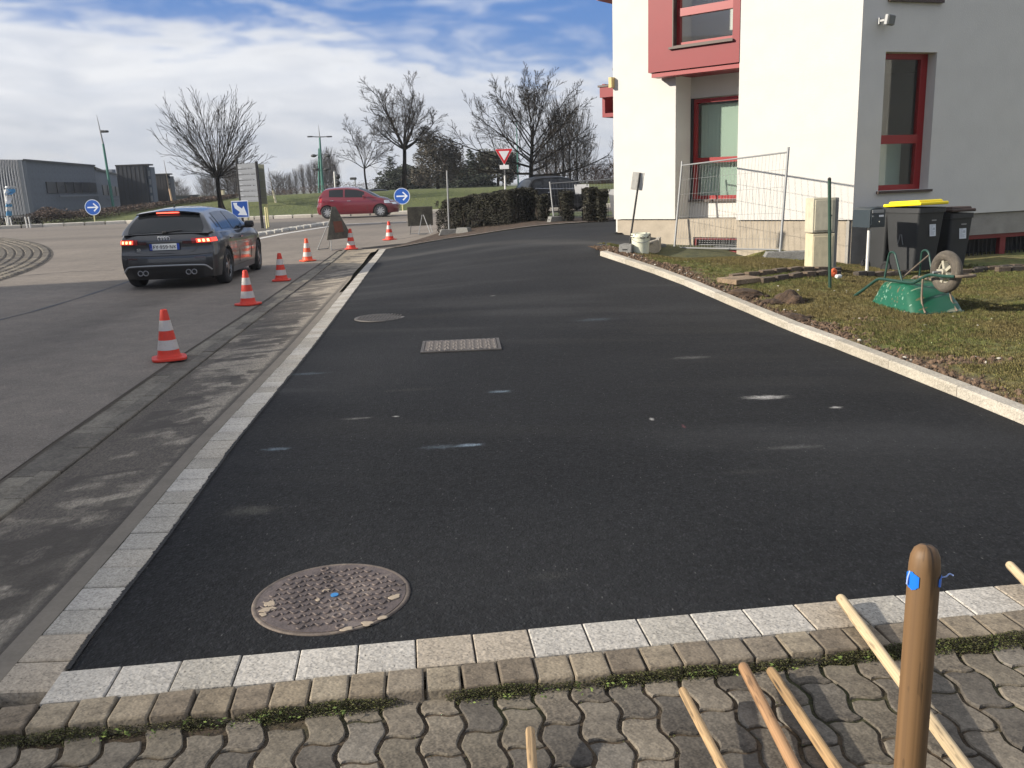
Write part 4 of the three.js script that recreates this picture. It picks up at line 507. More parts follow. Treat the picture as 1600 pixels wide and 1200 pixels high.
{
  const p1 = at(345, 318, 53); p1.y = mound(p1.x, 53) - 0.05;
  bareTree('bare fan-shaped tree behind the grey car on the left', p1, { seed: 3, trunk: 2.0, rad: 0.165, taper: 0.12, mains: 58, elLow: 0.05, elHigh: 1.45, mainRad: 0.24, len: (u, el) => 2.6 + 1.45 * Math.sin(el), wob: [0.14, 0.2, 0.25, 0.3], up: [0.14, 0.16, 0.12, 0.1], kids: [6, 3], from: [0.30, 0.2, 0.2], ang: [0.34, 0.42, 0.5], ratio: [0.46, 0.5, 0.5], thin: 0.0085 });
  const p2 = at(634, 296, 62); p2.y = mound(p2.x, 62) - 0.1;
  bareTree('tall bare forked tree behind the red car', p2, { seed: 11, trunk: 2.9, rad: 0.18, taper: 0.15, mains: 13, elLow: 0.22, elHigh: 1.35, mainRad: 0.52, len: (u, el) => 2.7 + 0.85 * Math.sin(el), wob: [0.30, 0.34, 0.34, 0.3, 0.3], up: [0.16, 0.2, 0.2, 0.1, 0.1], kids: [7, 6, 5], from: [0.22, 0.2, 0.15, 0.1], ang: [0.60, 0.62, 0.62, 0.6], ratio: [0.56, 0.54, 0.6, 0.6], thin: 0.0085 });
  const p2b = at(573, 300, 72); p2b.y = 1.0;
  bareTree('smaller bare tree left of the tall forked tree', p2b, { seed: 21, trunk: 2.2, rad: 0.11, mains: 9, elLow: 0.3, elHigh: 1.4, mainRad: 0.5, len: (u, el) => 2.1 + 1.5 * Math.sin(el), wob: [0.3, 0.34, 0.34, 0.3], up: [0.15, 0.2, 0.1, 0.1], kids: [7, 6, 3], from: [0.2, 0.2, 0.15], ang: [0.65, 0.7, 0.7], ratio: [0.5, 0.5, 0.52], thin: 0.008 });
  const p3 = at(834, 300, 52); p3.y = 0.2;
  bareTree('broad bare tree with wide level branches behind the hedge', p3, { seed: 29, trunk: 4.6, taper: 0.62, rad: 0.21, leader: 0.38, mains: 24, elLow: 0.06, elHigh: 1.35, mainRad: 0.46, len: (u) => 5.0 - 2.7 * u, wob: [0.2, 0.3, 0.32, 0.3, 0.3], up: [0.34, 0.22, 0.2, 0.15, 0.1], kids: [8, 6, 4], from: [0.2, 0.18, 0.15, 0.1], ang: [0.58, 0.6, 0.6, 0.6], ratio: [0.46, 0.5, 0.55, 0.6], thin: 0.0075 }, M.barkGrey);
}
function leafCloud(list, n, size, seed, c0, c1, light = 0.4) { const m = new Mesher(), r = mulberry(seed); const tot = list.reduce((s, b) => s + b[3] * b[4] * b[5], 0); for (const b of list) { const k = Math.round(n * b[3] * b[4] * b[5] / tot); for (let i = 0; i < k; i++) { let x, y, z, q; do { x = r() * 2 - 1; y = r() * 2 - 1; z = r() * 2 - 1; q = Math.hypot(x, y, z); } while (q > 1 || q < 0.35 || vn(x * 2.4 + b[0] * 3 + 9, y * 2.4 + z * 2.1 + b[1] * 3, seed) < 0.36); const t = clamp(r() * 0.7 + light * (vn(x * 3 + b[0], y * 3 + z * 3, seed + 1) - 0.3)); m.leaf(b[0] + x * b[3], b[1] + y * b[4], b[2] + z * b[5], size * (0.6 + 0.8 * r()), r, mix3(c0, c1, t)); } } return m.geo(); }
function evergreen(label, pos, h, w, seed, c0, c1, shape, n = 9000, size = 0.11, group) { const t = thing('dark_tree', label, 'tree', pos, 0, group), tm = new Mesher(); tm.limb([V3(0, 0, 0), V3(0.05, h * 0.45, 0), V3(0, h * 0.85, 0)], [0.16, 0.11, 0.04], 7); part('trunk', tm.geo(), M.bark, t); part('crown', leafCloud(shape(h, w, mulberry(seed)), n, size, seed, c0, c1), leafMat, t); return t; }
const roundShape = (h, w, r) => { const o = [[0, h * 0.55, 0, w * 0.42, h * 0.36, w * 0.42]]; for (let i = 0; i < 12; i++) { const a = r() * 6.28, y = 0.25 + 0.62 * r(), k = w * (0.36 - 0.3 * Math.abs(y - 0.5)); o.push([Math.cos(a) * k, h * y, Math.sin(a) * k, w * 0.19, h * 0.14, w * 0.19]); } return o; };
const pineShape = (h, w, r) => { const o = []; for (let i = 0; i < 20; i++) { const t = 0.1 + 0.88 * i / 19, a = i * 2.4, k = w * 0.5 * (1 - t) * (0.7 + 0.5 * r()); o.push([Math.cos(a) * k * 0.6, h * t, Math.sin(a) * k * 0.6, Math.max(0.3, k * 0.85), h * 0.075, Math.max(0.3, k * 0.85)]); } return o; };
{
  const brown0 = [0.030, 0.027, 0.021], brown1 = [0.085, 0.072, 0.052], green0 = [0.016, 0.022, 0.015], green1 = [0.05, 0.062, 0.038];
  const E_ = (px, f, lab, h, w, seed, c0, c1, sh, n, s) => { const p = at(px, 300, f); p.y = 0.3; evergreen(lab, p, h, w, seed, c0, c1, sh, n, s); };
  E_(684, 68, 'dense rounded dark tree behind the thin metal post', 5.7, 4.6, 41, brown0, brown1, roundShape, 13000, 0.085);
  E_(612, 80, 'low dark conifer behind the blue round arrow sign', 3.9, 4.8, 42, green0, green1, pineShape, 9000, 0.10);
  E_(640, 88, 'dark conifer left of the dense rounded tree', 3.6, 5.0, 43, green0, green1, roundShape, 10000, 0.13);
  E_(738, 75, 'dark green conifer left of the give way sign', 4.0, 4.6, 44, green0, green1, pineShape, 12000, 0.12);
  E_(778, 79, 'mixed dark conifer behind the give way sign', 4.4, 4.4, 45, green0, [0.08, 0.075, 0.045], roundShape, 9000, 0.12);
  E_(716, 84, 'low spreading conifer beyond the hedge', 2.9, 5.0, 46, green0, green1, roundShape, 8000, 0.12);
}
function brushTree(o) { const r = mulberry(o.seed), m = new Mesher(), tm = new Mesher(); tm.limb([V3(0, 0, 0), V3(0.1, o.h * 0.4, 0), V3(0, o.h * 0.8, 0)], [o.h * 0.016, o.h * 0.011, o.h * 0.004], 5); for (let i = 0; i < o.n; i++) { const t = 0.12 + 0.7 * r(), a = r() * 6.28, sp = o.w * (0.5 - 0.25 * t) * (0.4 + r()), l = o.h * (0.20 + 0.26 * r()) * (1.15 - 0.6 * t), y0 = o.h * t; const p0 = V3(Math.cos(a) * sp * 0.15, y0, Math.sin(a) * sp * 0.15), p1 = V3(Math.cos(a) * sp * 0.8, y0 + l * 0.5, Math.sin(a) * sp * 0.8), p2 = V3(Math.cos(a) * sp + (r() - 0.5) * 0.2, Math.min(o.h, y0 + l), Math.sin(a) * sp + (r() - 0.5) * 0.2); m.limb([p0, p1, p2], [o.th * 1.5, o.th, o.th * 0.5], 3); } return [tm.geo(), m.geo()]; }
{
  const kinds = [brushTree({ seed: 51, h: 7.2, w: 2.4, n: 190, th: 0.016 }), brushTree({ seed: 52, h: 7.5, w: 3.4, n: 170, th: 0.012 }), brushTree({ seed: 53, h: 5, w: 4.2, n: 260, th: 0.013 })];
  const put = (name, kind, px, f, s, label, group, y = 0.2, m = M.twigPale) => { const p = at(px, 300, f); p.y = y; const t = thing(name, label, 'tree', p, px * 1.7, group); part('trunk', kinds[kind][0], M.barkGrey, t).scale.setScalar(s); part('crown', kinds[kind][1], m, t).scale.setScalar(s); };
  const ORD = ['first', 'second', 'third', 'fourth', 'fifth', 'sixth', 'seventh', 'eighth', 'ninth', 'tenth'], pg = 'poplars in the far row';
  for (const [n, [px, f, s]] of [[454, 150, 0.62], [464, 150, 0.7], [474, 148, 0.78], [485, 150, 0.80], [494, 146, 0.86], [503, 150, 0.92], [512, 146, 1.06], [519, 148, 1.14], [526, 152, 0.9]].entries()) put('poplar', 0, px, f, s, `${ORD[n]} pale poplar from the left in the far row by the green mast`, pg);
  const bg = 'far bush trees on the left';
  for (const [n, [px, f, s]] of [[278, 120, 0.72], [290, 124, 0.5], [322, 110, 0.74], [334, 118, 0.92], [357, 112, 0.96], [366, 106, 1.02], [378, 112, 1.05], [390, 118, 0.8], [432, 120, 0.8], [445, 118, 0.72]].entries()) put('bush_tree', 2, px, f, s, `${ORD[n]} brownish bush tree from the left, far behind the fan-shaped tree`, bg, 0.3, M.twig);
  const ug = 'brown clump behind the black car';
  for (const [n, [px, f, s]] of [[844, 76, 0.66], [856, 72, 0.86], [868, 74, 1.02], [880, 72, 1.10], [892, 75, 1.06], [903, 72, 0.94], [915, 76, 0.72]].entries()) put('upright_tree', 1, px, f, s, `${ORD[n]} upright leafless tree from the left in the clump behind the black car`, ug, 0.3, M.twig);
  for (const [n, [px, s]] of [[930, 0.52], [945, 0.48], [960, 0.56]].entries()) put('brown_bush', 2, px, 60, s, `${ORD[n]} low reddish brown bush from the left behind the far fence`, 'low brown bushes behind the back fence', 0.3, std([0.15, 0.09, 0.065], 0.95));
}
// heather-like brown shrubs on the island and in front of the grey building
{
  const sh = (pts, n, label, seed) => { const m = new Mesher(), r = mulberry(seed); for (let i = 0; i < n; i++) { const k = r() * (pts.length - 1), a = pts[Math.floor(k)], b = pts[Math.floor(k) + 1], t = k % 1, x = lerp(a[0], b[0], t) + (r() - 0.5) * a[3], f = lerp(a[1], b[1], t) + (r() - 0.5) * a[3], h = lerp(a[2], b[2], t) * (0.4 + 0.75 * fbm(x * 0.9, f * 0.9, seed, 3)); m.leaf(x, mound(x, f) + h * Math.sqrt(r()), -f, 0.045 * (0.6 + 0.8 * r()), r, mix3([0.045, 0.032, 0.026], [0.14, 0.095, 0.072], r() * r() + 0.2 * vn(x, f, seed))); } const o = new THREE.Mesh(m.geo(), leafMat); o.name = numbered('low_shrubs'); scene.add(o); tag(o, label, 'shrubs', null, 'stuff'); };
  const P = (px, py, f, h, w) => { const p = at(px, py, f); return [p.x, -p.z, h, w]; };
  sh([P(58, 345, 49, 0.6, 1.5), P(90, 345, 50, 0.95, 2), P(140, 340, 52, 0.6, 2), P(200, 330, 55, 0.42, 2), P(260, 325, 57, 0.42, 2), P(330, 318, 58, 0.35, 2), P(355, 318, 60, 0.3, 1.5)], 26000, 'low brown leafless shrubs on the mound below the grey building', 61);
  sh([P(420, 312, 84, 0.9, 4), P(470, 310, 84, 0.9, 4), P(560, 306, 84, 1.0, 4), P(640, 304, 82, 1.6, 4), P(760, 300, 80, 1.8, 4), P(900, 300, 70, 1.6, 4)], 9000, 'brown shrubs along the far side of the roundabout', 62);
}
// clipped hedge, bare and twiggy, with single clipped bushes to its right
{
  const bush = (name, label, cat, a, b, w, h, n, seed, group) => { const m = new Mesher(), tw = new Mesher(), r = mulberry(seed), dx = b[0] - a[0], df = b[1] - a[1], l = Math.hypot(dx, df), nx = df / l, nf = -dx / l; const o = thing(name, label, cat, onLand((a[0] + b[0]) / 2, (a[1] + b[1]) / 2), 0, group), ox = o.position.x, oz = o.position.z, oy = o.position.y;
    for (let i = 0; i < n; i++) { let t = r(), s = (r() - 0.5), y = Math.pow(r(), 0.8); const side = r(); if (side < 0.35) s = (s < 0 ? -0.5 : 0.5) * (0.88 + 0.16 * r()); else if (side < 0.6) y = 0.93 + 0.1 * r() * (0.4 + vn(t * l * 3, s * 4, seed)); else if (side < 0.68) t = t < 0.5 ? 0.03 * r() - 0.02 : 1 - 0.03 * r(); const x = a[0] + dx * t + nx * w * s, f = a[1] + df * t + nf * w * s; if (vn(x * 4, f * 4 + y * 5, seed + 3) < 0.28) continue; m.leaf(x - ox, land(x, f) + y * h - oy, -f - oz, 0.028 * (0.6 + 0.9 * r()), r, mix3([0.015, 0.014, 0.009], [0.062, 0.060, 0.036], r() * r() * (0.5 + 0.9 * y))); }
    const nt = Math.round(l * 70); for (let i = 0; i < nt; i++) { const t = r(), s = r() - 0.5, x = a[0] + dx * t + nx * w * s * 0.9, f = a[1] + df * t + nf * w * s * 0.9, y0 = land(x, f) - oy, p = V3(x - ox, y0, -f - oz); tw.limb([p, V3(p.x + (r() - 0.5) * 0.2, y0 + h * 0.5, p.z + (r() - 0.5) * 0.2), V3(p.x + (r() - 0.5) * 0.3, y0 + h * (0.85 + 0.2 * r()), p.z + (r() - 0.5) * 0.3)], [0.012, 0.009, 0.004], 3); }
    part('foliage', m.geo(), leafMat, o); part('stems', tw.geo(), M.twig, o); return o; };
  const h0 = XF(700, 362), h1 = XF(818, 352); h0[1] += 0.6; h1[1] += 1.2;
  bush('hedge', 'long clipped leafless hedge behind the thin metal post', 'hedge', h0, h1, 0.95, 0.93, 44000, 71);
  const bg = 'single clipped bushes in line with the hedge'; let k = 0; for (const [px, hh] of [[824, 0.82], [843, 0.70], [882, 0.78], [921, 0.86], [938, 0.80]]) { const p = XF(px, 350.5); p[1] += 1.3; bush('clipped_bush', ['rounded clipped bush right after the hedge, below the black car', 'dark clipped bush left of the leaning fence post', 'clipped bush behind the fence panel, right of its post', 'clipped bush below the white board on the fence', 'clipped bush nearest the white building'][k], 'bush', p, [p[0] + 0.28, p[1] + 0.05], 0.6, hh, 5200, 80 + k, bg); k++; }
}
// ============================================================ vehicles
function curve(p) { return x => { const n = p.length - 1; if (x <= p[0][0]) return p[0][1]; if (x >= p[n][0]) return p[n][1]; let i = 0; while (x > p[i + 1][0]) i++; const h = p[i + 1][0] - p[i][0], t = (x - p[i][0]) / h, s = (p[i + 1][1] - p[i][1]) / h; const tan = k => { if (k === 0 || k === n) return k === 0 ? (p[1][1] - p[0][1]) / (p[1][0] - p[0][0]) : (p[n][1] - p[n - 1][1]) / (p[n][0] - p[n - 1][0]); const a = (p[k][1] - p[k - 1][1]) / (p[k][0] - p[k - 1][0]), b = (p[k + 1][1] - p[k][1]) / (p[k + 1][0] - p[k][0]); return a * b <= 0 ? 0 : 2 * a * b / (a + b); }; const m0 = tan(i), m1 = tan(i + 1); return p[i][1] + h * t * (m0 + t * (3 * s - 2 * m0 - m1 + t * (m0 + m1 - 2 * s))); }; }
function gridGeo(fn, us, vs, flip) { const m = new Mesher(), n = vs.length; us.forEach((u, i) => vs.forEach((v, j) => { const p = fn(u, v); m.v(p.x, p.y, p.z, 0, 1, 0, null, p.z, p.y); if (i && j) { const a = (i - 1) * n + j - 1, b = i * n + j - 1, c = i * n + j, d = (i - 1) * n + j; if (flip) m.i.push(a, c, b, a, d, c); else m.i.push(a, b, c, a, c, d); } })); const g = m.geo(); g.computeVertexNormals(); return g; }
const carMats = { tyre: M.rubber, glass: phys([0.012, 0.014, 0.016], 0.04, { specularIntensity: 0.9 }), trim: std([0.014, 0.014, 0.015], 0.45), lampRed: phys([0.30, 0.008, 0.012], 0.12, { clearcoat: 1, clearcoatRoughness: 0.05 }), lampDark: phys([0.05, 0.006, 0.009], 0.1, { clearcoat: 1 }), glow: std([0.5, 0.03, 0.02], 0.3, { emissive: new THREE.Color(1, 0.05, 0.03), emissiveIntensity: 1.5 }), hot: std([0.8, 0.3, 0.1], 0.3, { emissive: new THREE.Color(1, 0.42, 0.16), emissiveIntensity: 3.2 }), lens: phys([0.7, 0.72, 0.74], 0.08, { clearcoat: 1 }), alloy: std([0.23, 0.235, 0.24], 0.3, { metalness: 0.9 }), hubcap: std([0.50, 0.51, 0.52], 0.35, { metalness: 0.6 }) };
function makeCar(o, name, label, pos, turn) {
  const car = thing(name, label, 'car', pos, turn), paint = phys(o.paint, 0.32, { metalness: o.metal ?? 0.35, clearcoat: o.coat ?? 1, specularIntensity: o.spec ?? 1, clearcoatRoughness: 0.05 });
  const { L, W, H, ra, wb, R } = o, base = o.base || 0.2, belt = curve(o.belt), wp = curve(o.plan), uR = curve(o.rear), uF = curve(o.front), top = curve(o.roof), wv = curve([[0, 0.94], [0.25, 0.985], [0.55, 1], [0.82, 0.985], [1, 0.93]]);
  const axles = [ra, ra + wb], arch = R + 0.055, B0 = 0.12, B1 = L - 0.25;
  const P = (v, y, u) => V3(v, y, L / 2 - u);
  const low = u => { let y = base + (u > ra + arch && u < ra + wb - arch ? 0.02 : 0.02); for (const a of axles) { const d = Math.abs(u - a); if (d < arch) y = Math.max(y, R + Math.sqrt(arch * arch - d * d) * 0.98); } return y; };
  const hw = (u, y) => wp(u) * wv(clamp((y - base) / (belt(u) - base)));
  const side = (u, y, s, off = 0) => { const uu = u + uR(y) * (1 - sm(B0, 0.6, u)) + uF(y) * sm(L - 0.75, B1, u); return P(s * (hw(u, y) + off), y, uu); };
  const rear = (sg, y, off = 0) => P(sg * hw(B0, y), y, uR(y) + B0 * Math.pow(Math.abs(sg), 3) - off);
  const front = (sg, y, off = 0) => P(sg * hw(B1, y), y, B1 + uF(y) + 0.25 * (1 - Math.pow(Math.abs(sg), 2.6)) + off);
  const us = []; for (let u = B0; u < B1; u += 0.05) us.push(u); for (const a of axles) us.push(a - arch, a - arch * 0.97, a - arch * 0.9, a + arch, a + arch * 0.97, a + arch * 0.9); us.push(B1); us.sort((a, b) => a - b);
  const rs = span(0, 1, 0.07), sg = span(-1, 1, 0.07), shell = [];
  for (const s of [-1, 1]) shell.push(gridGeo((u, r) => side(u, lerp(low(u), belt(u), r), s), us, rs, s < 0));
  shell.push(gridGeo((q, r) => rear(q, lerp(base + 0.02, belt(B0), r)), sg, rs, false), gridGeo((q, r) => front(q, lerp(base + 0.02, belt(B1), r)), sg, rs, true));
  shell.push(gridGeo((u, q) => { const y = belt(u) + (o.crown || 0.05) * (1 - q * q) * sm(L, L - 0.5, u) * sm(0.15, 0.9, u), e = 0; const uu = u + uR(belt(u)) * (1 - sm(B0, 0.6, u)) + uF(belt(u)) * sm(L - 0.75, B1, u) + (u > B1 - 0.001 ? 0.25 * (1 - Math.pow(Math.abs(q), 2.6)) : 0) - (u < B0 + 0.001 ? B0 * (1 - Math.pow(Math.abs(q), 3)) : 0) + e; return P(q * hw(u, belt(u)), y, uu); }, us, sg, true));
  const weld = l => { const g = mergeVertices(mg(l).deleteAttribute('normal').deleteAttribute('uv'), 0.004); return toCreasedNormals(g, 0.75); };
  part('body', weld(shell), paint, car);
  part('underbody', mg([bx(W * 0.80, 0.08, L - 0.7, 0, base + 0.04, 0), bx(W * 0.62, 0.5, L - 0.9, 0, base + 0.3, 0)]), M.black, car);
  // greenhouse
  const g0 = o.gh[0], g1 = o.gh[1], wR = o.wR, wBu = u => Math.min(o.wB, wp(u) * 0.93 - 0.012), wB = o.wB, edge = u => { const wB = wBu(u); const t = top(u), b = belt(u), ye = t - Math.min(0.07, 0.5 * Math.max(0.002, t - b)), k = clamp((ye - b) / (H - 0.07 - b)); return [lerp(wB, wR, Math.pow(k, 1.15)), ye, t, b]; };
  const ghp = (u, q, s, off = 0) => { const [we, ye, t, b] = edge(u); if (q <= 1) { const k = q, bow = 0.022 * Math.sin(k * 3.14); return P(s * (lerp(wBu(u), we, k) + bow + off), lerp(b, ye, k) + off * 0.2, u); } const k = 2 - q; return P(s * we * k, t - (t - ye) * Math.pow(Math.abs(k), 2.6) + off, u); };
  const gu = span(g0, g1, 0.06), gq = [...span(0, 1, 0.12), ...span(1, 2, 0.12).slice(1)], gh = []; for (const s of [-1, 1]) gh.push(gridGeo((u, q) => ghp(u, q, s), gu, gq, s < 0)); part('cabin', weld(gh), paint, car);
  const off = (a, b, e) => { const n = (f, u, q) => { const p = f(u, q), du = f(u + e, q).sub(p), dq = f(u, q + e).sub(p); return du.cross(dq).normalize(); }; return n; }; void off;
  const patch = (nm, f, u0, u1, q0, q1, d, m, nu = 10, nq = 6) => { const c = V3(0, 0.7, 0); const fn = (u, q) => { const e = 0.01, p = f(u, q), a = f(u + e, q).sub(p), b = f(u, q + e).sub(p), n = a.cross(b).normalize(); if (n.dot(p.clone().sub(c)) < 0) n.negate(); return p.addScaledVector(n, d); }; const g = gridGeo(fn, span(u0, u1, (u1 - u0) / nu), span(q0, q1, (q1 - q0) / nq)); const mm = m; mm.side = THREE.DoubleSide; return part(nm, g, mm, car); };
  const roofHalf = (u, q) => ghp(u, 2 - Math.abs(q), Math.sign(q) || 1);
  patch('rear_window', roofHalf, o.rw[0], o.rw[1], -o.rw[2], o.rw[2], 0.007, carMats.glass, 10, 14);
  patch('windscreen', roofHalf, o.ws[0], o.ws[1], -0.90, 0.90, 0.007, carMats.glass, 10, 14);
  for (const s of [-1, 1]) for (const [a, b, q0, q1] of o.win) { const tri = (u, q) => { const lim = edge(u); return ghp(u, clamp(q, 0, 1) * 1, s); }; patch('side_window', tri, a, b, q0, q1, 0.006, carMats.glass, 12, 6); }
  const seam = (u, s) => tube([side(u, base + 0.16, s, 0.0), side(u, 0.55, s, 0.001), side(u, belt(u) - 0.02, s, 0.0)], 0.005, 4, 8); for (const u of o.seams || []) part('door_gap', mg([seam(u, 1), seam(u, -1)]), M.black, car);
  for (const s of [-1, 1]) for (const u of o.handles) part('door_handle', rbx(0.025, 0.028, 0.17, 0.01).translate(0, 0, 0).applyMatrix4(new THREE.Matrix4().setPosition(side(u, belt(u) - 0.13, s, 0.012))), o.chromeHandle ? M.chrome : paint, car);
  for (const s of [-1, 1]) { const u = o.mirror, q = P(s * (wB + 0.13), belt(u) + 0.085, u); const g = rbx(0.19, 0.135, 0.10, 0.045, q.x, q.y, q.z); part('door_mirror', mg([g, rod(P(s * (wB - 0.02), belt(u) + 0.03, u), P(s * (wB + 0.08), belt(u) + 0.05, u), 0.025)]), o.mirrorMat || carMats.trim, car); }
  for (const s of [-1, 1]) { const sk = part('sill_trim', gridGeo((u, r) => side(u, lerp(base + 0.0, base + 0.11, r), s, 0.012 * (1 - r) + 0.004), span(ra + arch + 0.02, ra + wb - arch - 0.02, 0.2), [0, 0.5, 1], s < 0), o.sillMat || carMats.trim, car); void sk; }
  // wheels
  const tyre = (() => { const w = o.tw || 0.225, p = [[R * 0.64, -w / 2 + 0.01], [R * 0.7, -w / 2], [R * 0.93, -w / 2 + 0.004], [R * 0.985, -w / 2 + 0.03], [R, -w / 4], [R, w / 4], [R * 0.985, w / 2 - 0.03], [R * 0.93, w / 2 - 0.004], [R * 0.7, w / 2], [R * 0.64, w / 2 - 0.01]].map(q => new THREE.Vector2(q[0], q[1])); return new THREE.LatheGeometry(p, 40).rotateZ(Math.PI / 2); })();
  const rim = (() => { const l = []; const w = o.tw || 0.225; l.push(new THREE.LatheGeometry([[R * 0.58, -w / 2 + 0.03], [R * 0.62, w / 2 - 0.035], [R * 0.66, w / 2 - 0.012], [R * 0.68, w / 2 - 0.004], [R * 0.66, w / 2 - 0.004]].map(q => new THREE.Vector2(q[0], q[1])), 36)); const n = o.spokes || 5; for (let i = 0; i < n; i++) for (const s of o.single ? [0] : [-1, 1]) { const a = i / n * 6.2832 + s * 0.13; const g = new THREE.BoxGeometry(o.single ? 0.055 : 0.028, 0.022, R * 0.58); g.translate(0, w / 2 - 0.03, R * 0.35); g.rotateY(a); l.push(g); } const hub = new THREE.CylinderGeometry(0.07, 0.085, 0.03, 18); hub.translate(0, w / 2 - 0.03, 0); l.push(hub); return mg(l).rotateZ(-Math.PI / 2); })();
  const disc = new THREE.CylinderGeometry(R * 0.55, R * 0.55, 0.02, 24).rotateZ(Math.PI / 2);
  for (const s of [-1, 1]) for (const a of axles) { const w = new THREE.Group(); w.name = 'wheel'; car.add(w); w.position.copy(P(s * (W / 2 - 0.125), R, a)); if (s < 0) w.rotation.y = Math.PI; if (a > L / 2 && o.steer) w.rotation.y += o.steer; part('tyre', tyre, carMats.tyre, w); part('rim', rim, o.rimMat || carMats.alloy, w); part('brake_disc', disc, M.darkMetal, w); part('wheel_well', bx(0.02, 0.5, 0.62, -0.13, 0.06, 0), M.black, w); }
  return { car, rear, front, side, P, patch, base, paint, hw, ghp, roofHalf, belt };
}
// charcoal hatchback braking on the left of the cones
{
  const L = 4.34, heading = -3.2 * Math.PI / 180, pos = onLand(-6.12 + Math.sin(heading) * 1.33, 16.66 + 1.33);
  const c = makeCar({ L, W: 1.82, H: 1.43, ra: 0.83, wb: 2.63, R: 0.325, base: 0.17, paint: [0.040, 0.041, 0.044], metal: 0.4, crown: 0.06,
    belt: [[0, 0.955], [0.4, 0.965], [1.0, 0.955], [2.2, 0.935], [3.0, 0.925], [3.5, 0.88], [4.0, 0.76], [4.34, 0.64]], plan: [[0, 0.80], [0.12, 0.80], [0.3, 0.862], [0.62, 0.905], [0.9, 0.91], [1.6, 0.90], [3.2, 0.905], [3.6, 0.90], [4.09, 0.80], [4.34, 0.6]],
    rear: [[0.17, 0.10], [0.3, 0.03], [0.45, 0], [0.6, 0.012], [0.67, 0.045], [0.72, 0.062], [0.86, 0.05], [0.92, 0.075], [0.97, 0.12]], front: [[0.17, -0.12], [0.4, -0.02], [0.55, 0], [0.64, -0.04], [0.75, -0.2]],
    roof: [[0.14, 0.98], [0.24, 1.09], [0.40, 1.25], [0.52, 1.345], [0.60, 1.372], [1.0, 1.412], [1.6, 1.43], [2.1, 1.415], [2.5, 1.34], [2.9, 1.15], [3.3, 0.94]], gh: [0.14, 3.3], wB: 0.80, wR: 0.54, rw: [0.158, 0.50, 0.88], ws: [2.45, 3.2],
    win: [[0.98, 1.70, 0.10, 0.90], [1.78, 2.62, 0.08, 0.90], [0.74, 0.93, 0.22, 0.74]], seams: [0.98, 1.74, 2.75], handles: [1.2, 2.0], mirror: 2.62, spokes: 5, steer: 0.06, sillMat: std([0.16, 0.165, 0.17], 0.4, { metalness: 0.5 }) }, 'grey_car', 'charcoal grey hatchback seen from behind with its brake lights on', pos, -heading);
  const { car, patch, rear, side, P } = c;
  const R2 = (u, q) => rear(u, q), mirrorS = [-1, 1];
  for (const s of mirrorS) {
    const S = f => (u, q) => f(u * s, q);
    patch('tail_light', S(R2), 0.40, 0.99, 0.80, 0.845, 0.010, carMats.lampDark, 10, 3); patch('tail_light', S(R2), 0.60, 0.995, 0.800, 0.885, 0.012, carMats.lampRed, 8, 3);
    const q = patch('lamp_glow', S(R2), 0.70, 0.995, 0.812, 0.872, 0.015, carMats.glow, 8, 3); void q; for (const k of [0.74, 0.83, 0.92]) patch('lamp_glow', S(R2), k, k + 0.045, 0.822, 0.862, 0.018, carMats.hot, 3, 3);
    patch('tail_light', (u, y) => side(u, y, s), 0.12, 0.30, 0.815, 0.88, 0.008, carMats.glow, 6, 3);
    patch('reflector', S(R2), 0.62, 0.84, 0.545, 0.562, 0.010, carMats.lampDark, 6, 1);
    patch('air_vent', S(R2), 0.86, 0.985, 0.40, 0.54, 0.008, carMats.trim, 5, 4);
    for (const k of [0.42, 0.545]) { const p = rear(s * (k + 0.06), 0.30), g = new THREE.TorusGeometry(0.043, 0.009, 10, 22); g.translate(p.x, p.y, p.z + 0.02); const e = part('exhaust_pipe', g, std([0.35, 0.35, 0.36], 0.3, { metalness: 0.9 }), car); part('bore', new THREE.CircleGeometry(0.039, 18).translate(p.x, p.y, p.z + 0.016), M.black, e); }
  }
  patch('diffuser', R2, -0.80, 0.80, 0.185, 0.385, 0.008, carMats.trim, 14, 4);
  part('bumper_strip', tube([rear(-0.98, 0.32, 0.02), rear(-0.84, 0.41, 0.025), rear(-0.4, 0.425, 0.025), rear(0.4, 0.425, 0.025), rear(0.84, 0.41, 0.025), rear(0.98, 0.32, 0.02)], 0.018, 6, 40, 0.2), std([0.30, 0.31, 0.32], 0.35, { metalness: 0.7 }), car);
  part('bumper_gap', tube([rear(-0.99, 0.615, 0.004), rear(-0.5, 0.60, 0.004), rear(0.5, 0.60, 0.004), rear(0.99, 0.615, 0.004)], 0.006, 4, 30), M.black, car);
  part('tailgate_gap', tube([rear(-0.71, 0.90, 0.003), rear(-0.70, 0.80, 0.004), rear(-0.60, 0.66, 0.004), rear(0, 0.64, 0.004), rear(0.60, 0.66, 0.004), rear(0.70, 0.80, 0.004), rear(0.71, 0.90, 0.003)], 0.004, 4, 50), M.black, car);
  part('spoiler', (() => { const m = []; const n = 14, v = [], q = (a, b, c2, d) => v.push(...a, ...b, ...c2, ...a, ...c2, ...d); for (let i = 0; i < n; i++) { const f = t => { const k = -1 + 2 * t, x = k * 0.545, dy = -0.05 * k * k; return [P(x, 1.395 + dy, 0.62), P(x * 1.02, 1.372 + dy, 0.40 + 0.03 * k * k), P(x * 1.02, 1.352 + dy, 0.41 + 0.03 * k * k), P(x, 1.345 + dy, 0.56)].map(p => p.toArray()); }; const a = f(i / n), b = f((i + 1) / n); q(a[0], b[0], b[1], a[1]); q(a[1], b[1], b[2], a[2]); q(a[2], b[2], b[3], a[3]); } const g = new THREE.BufferGeometry(); g.setAttribute('position', new THREE.Float32BufferAttribute(v, 3)); g.computeVertexNormals(); return g; })(), Object.assign(c.paint.clone(), { side: THREE.DoubleSide }), car);
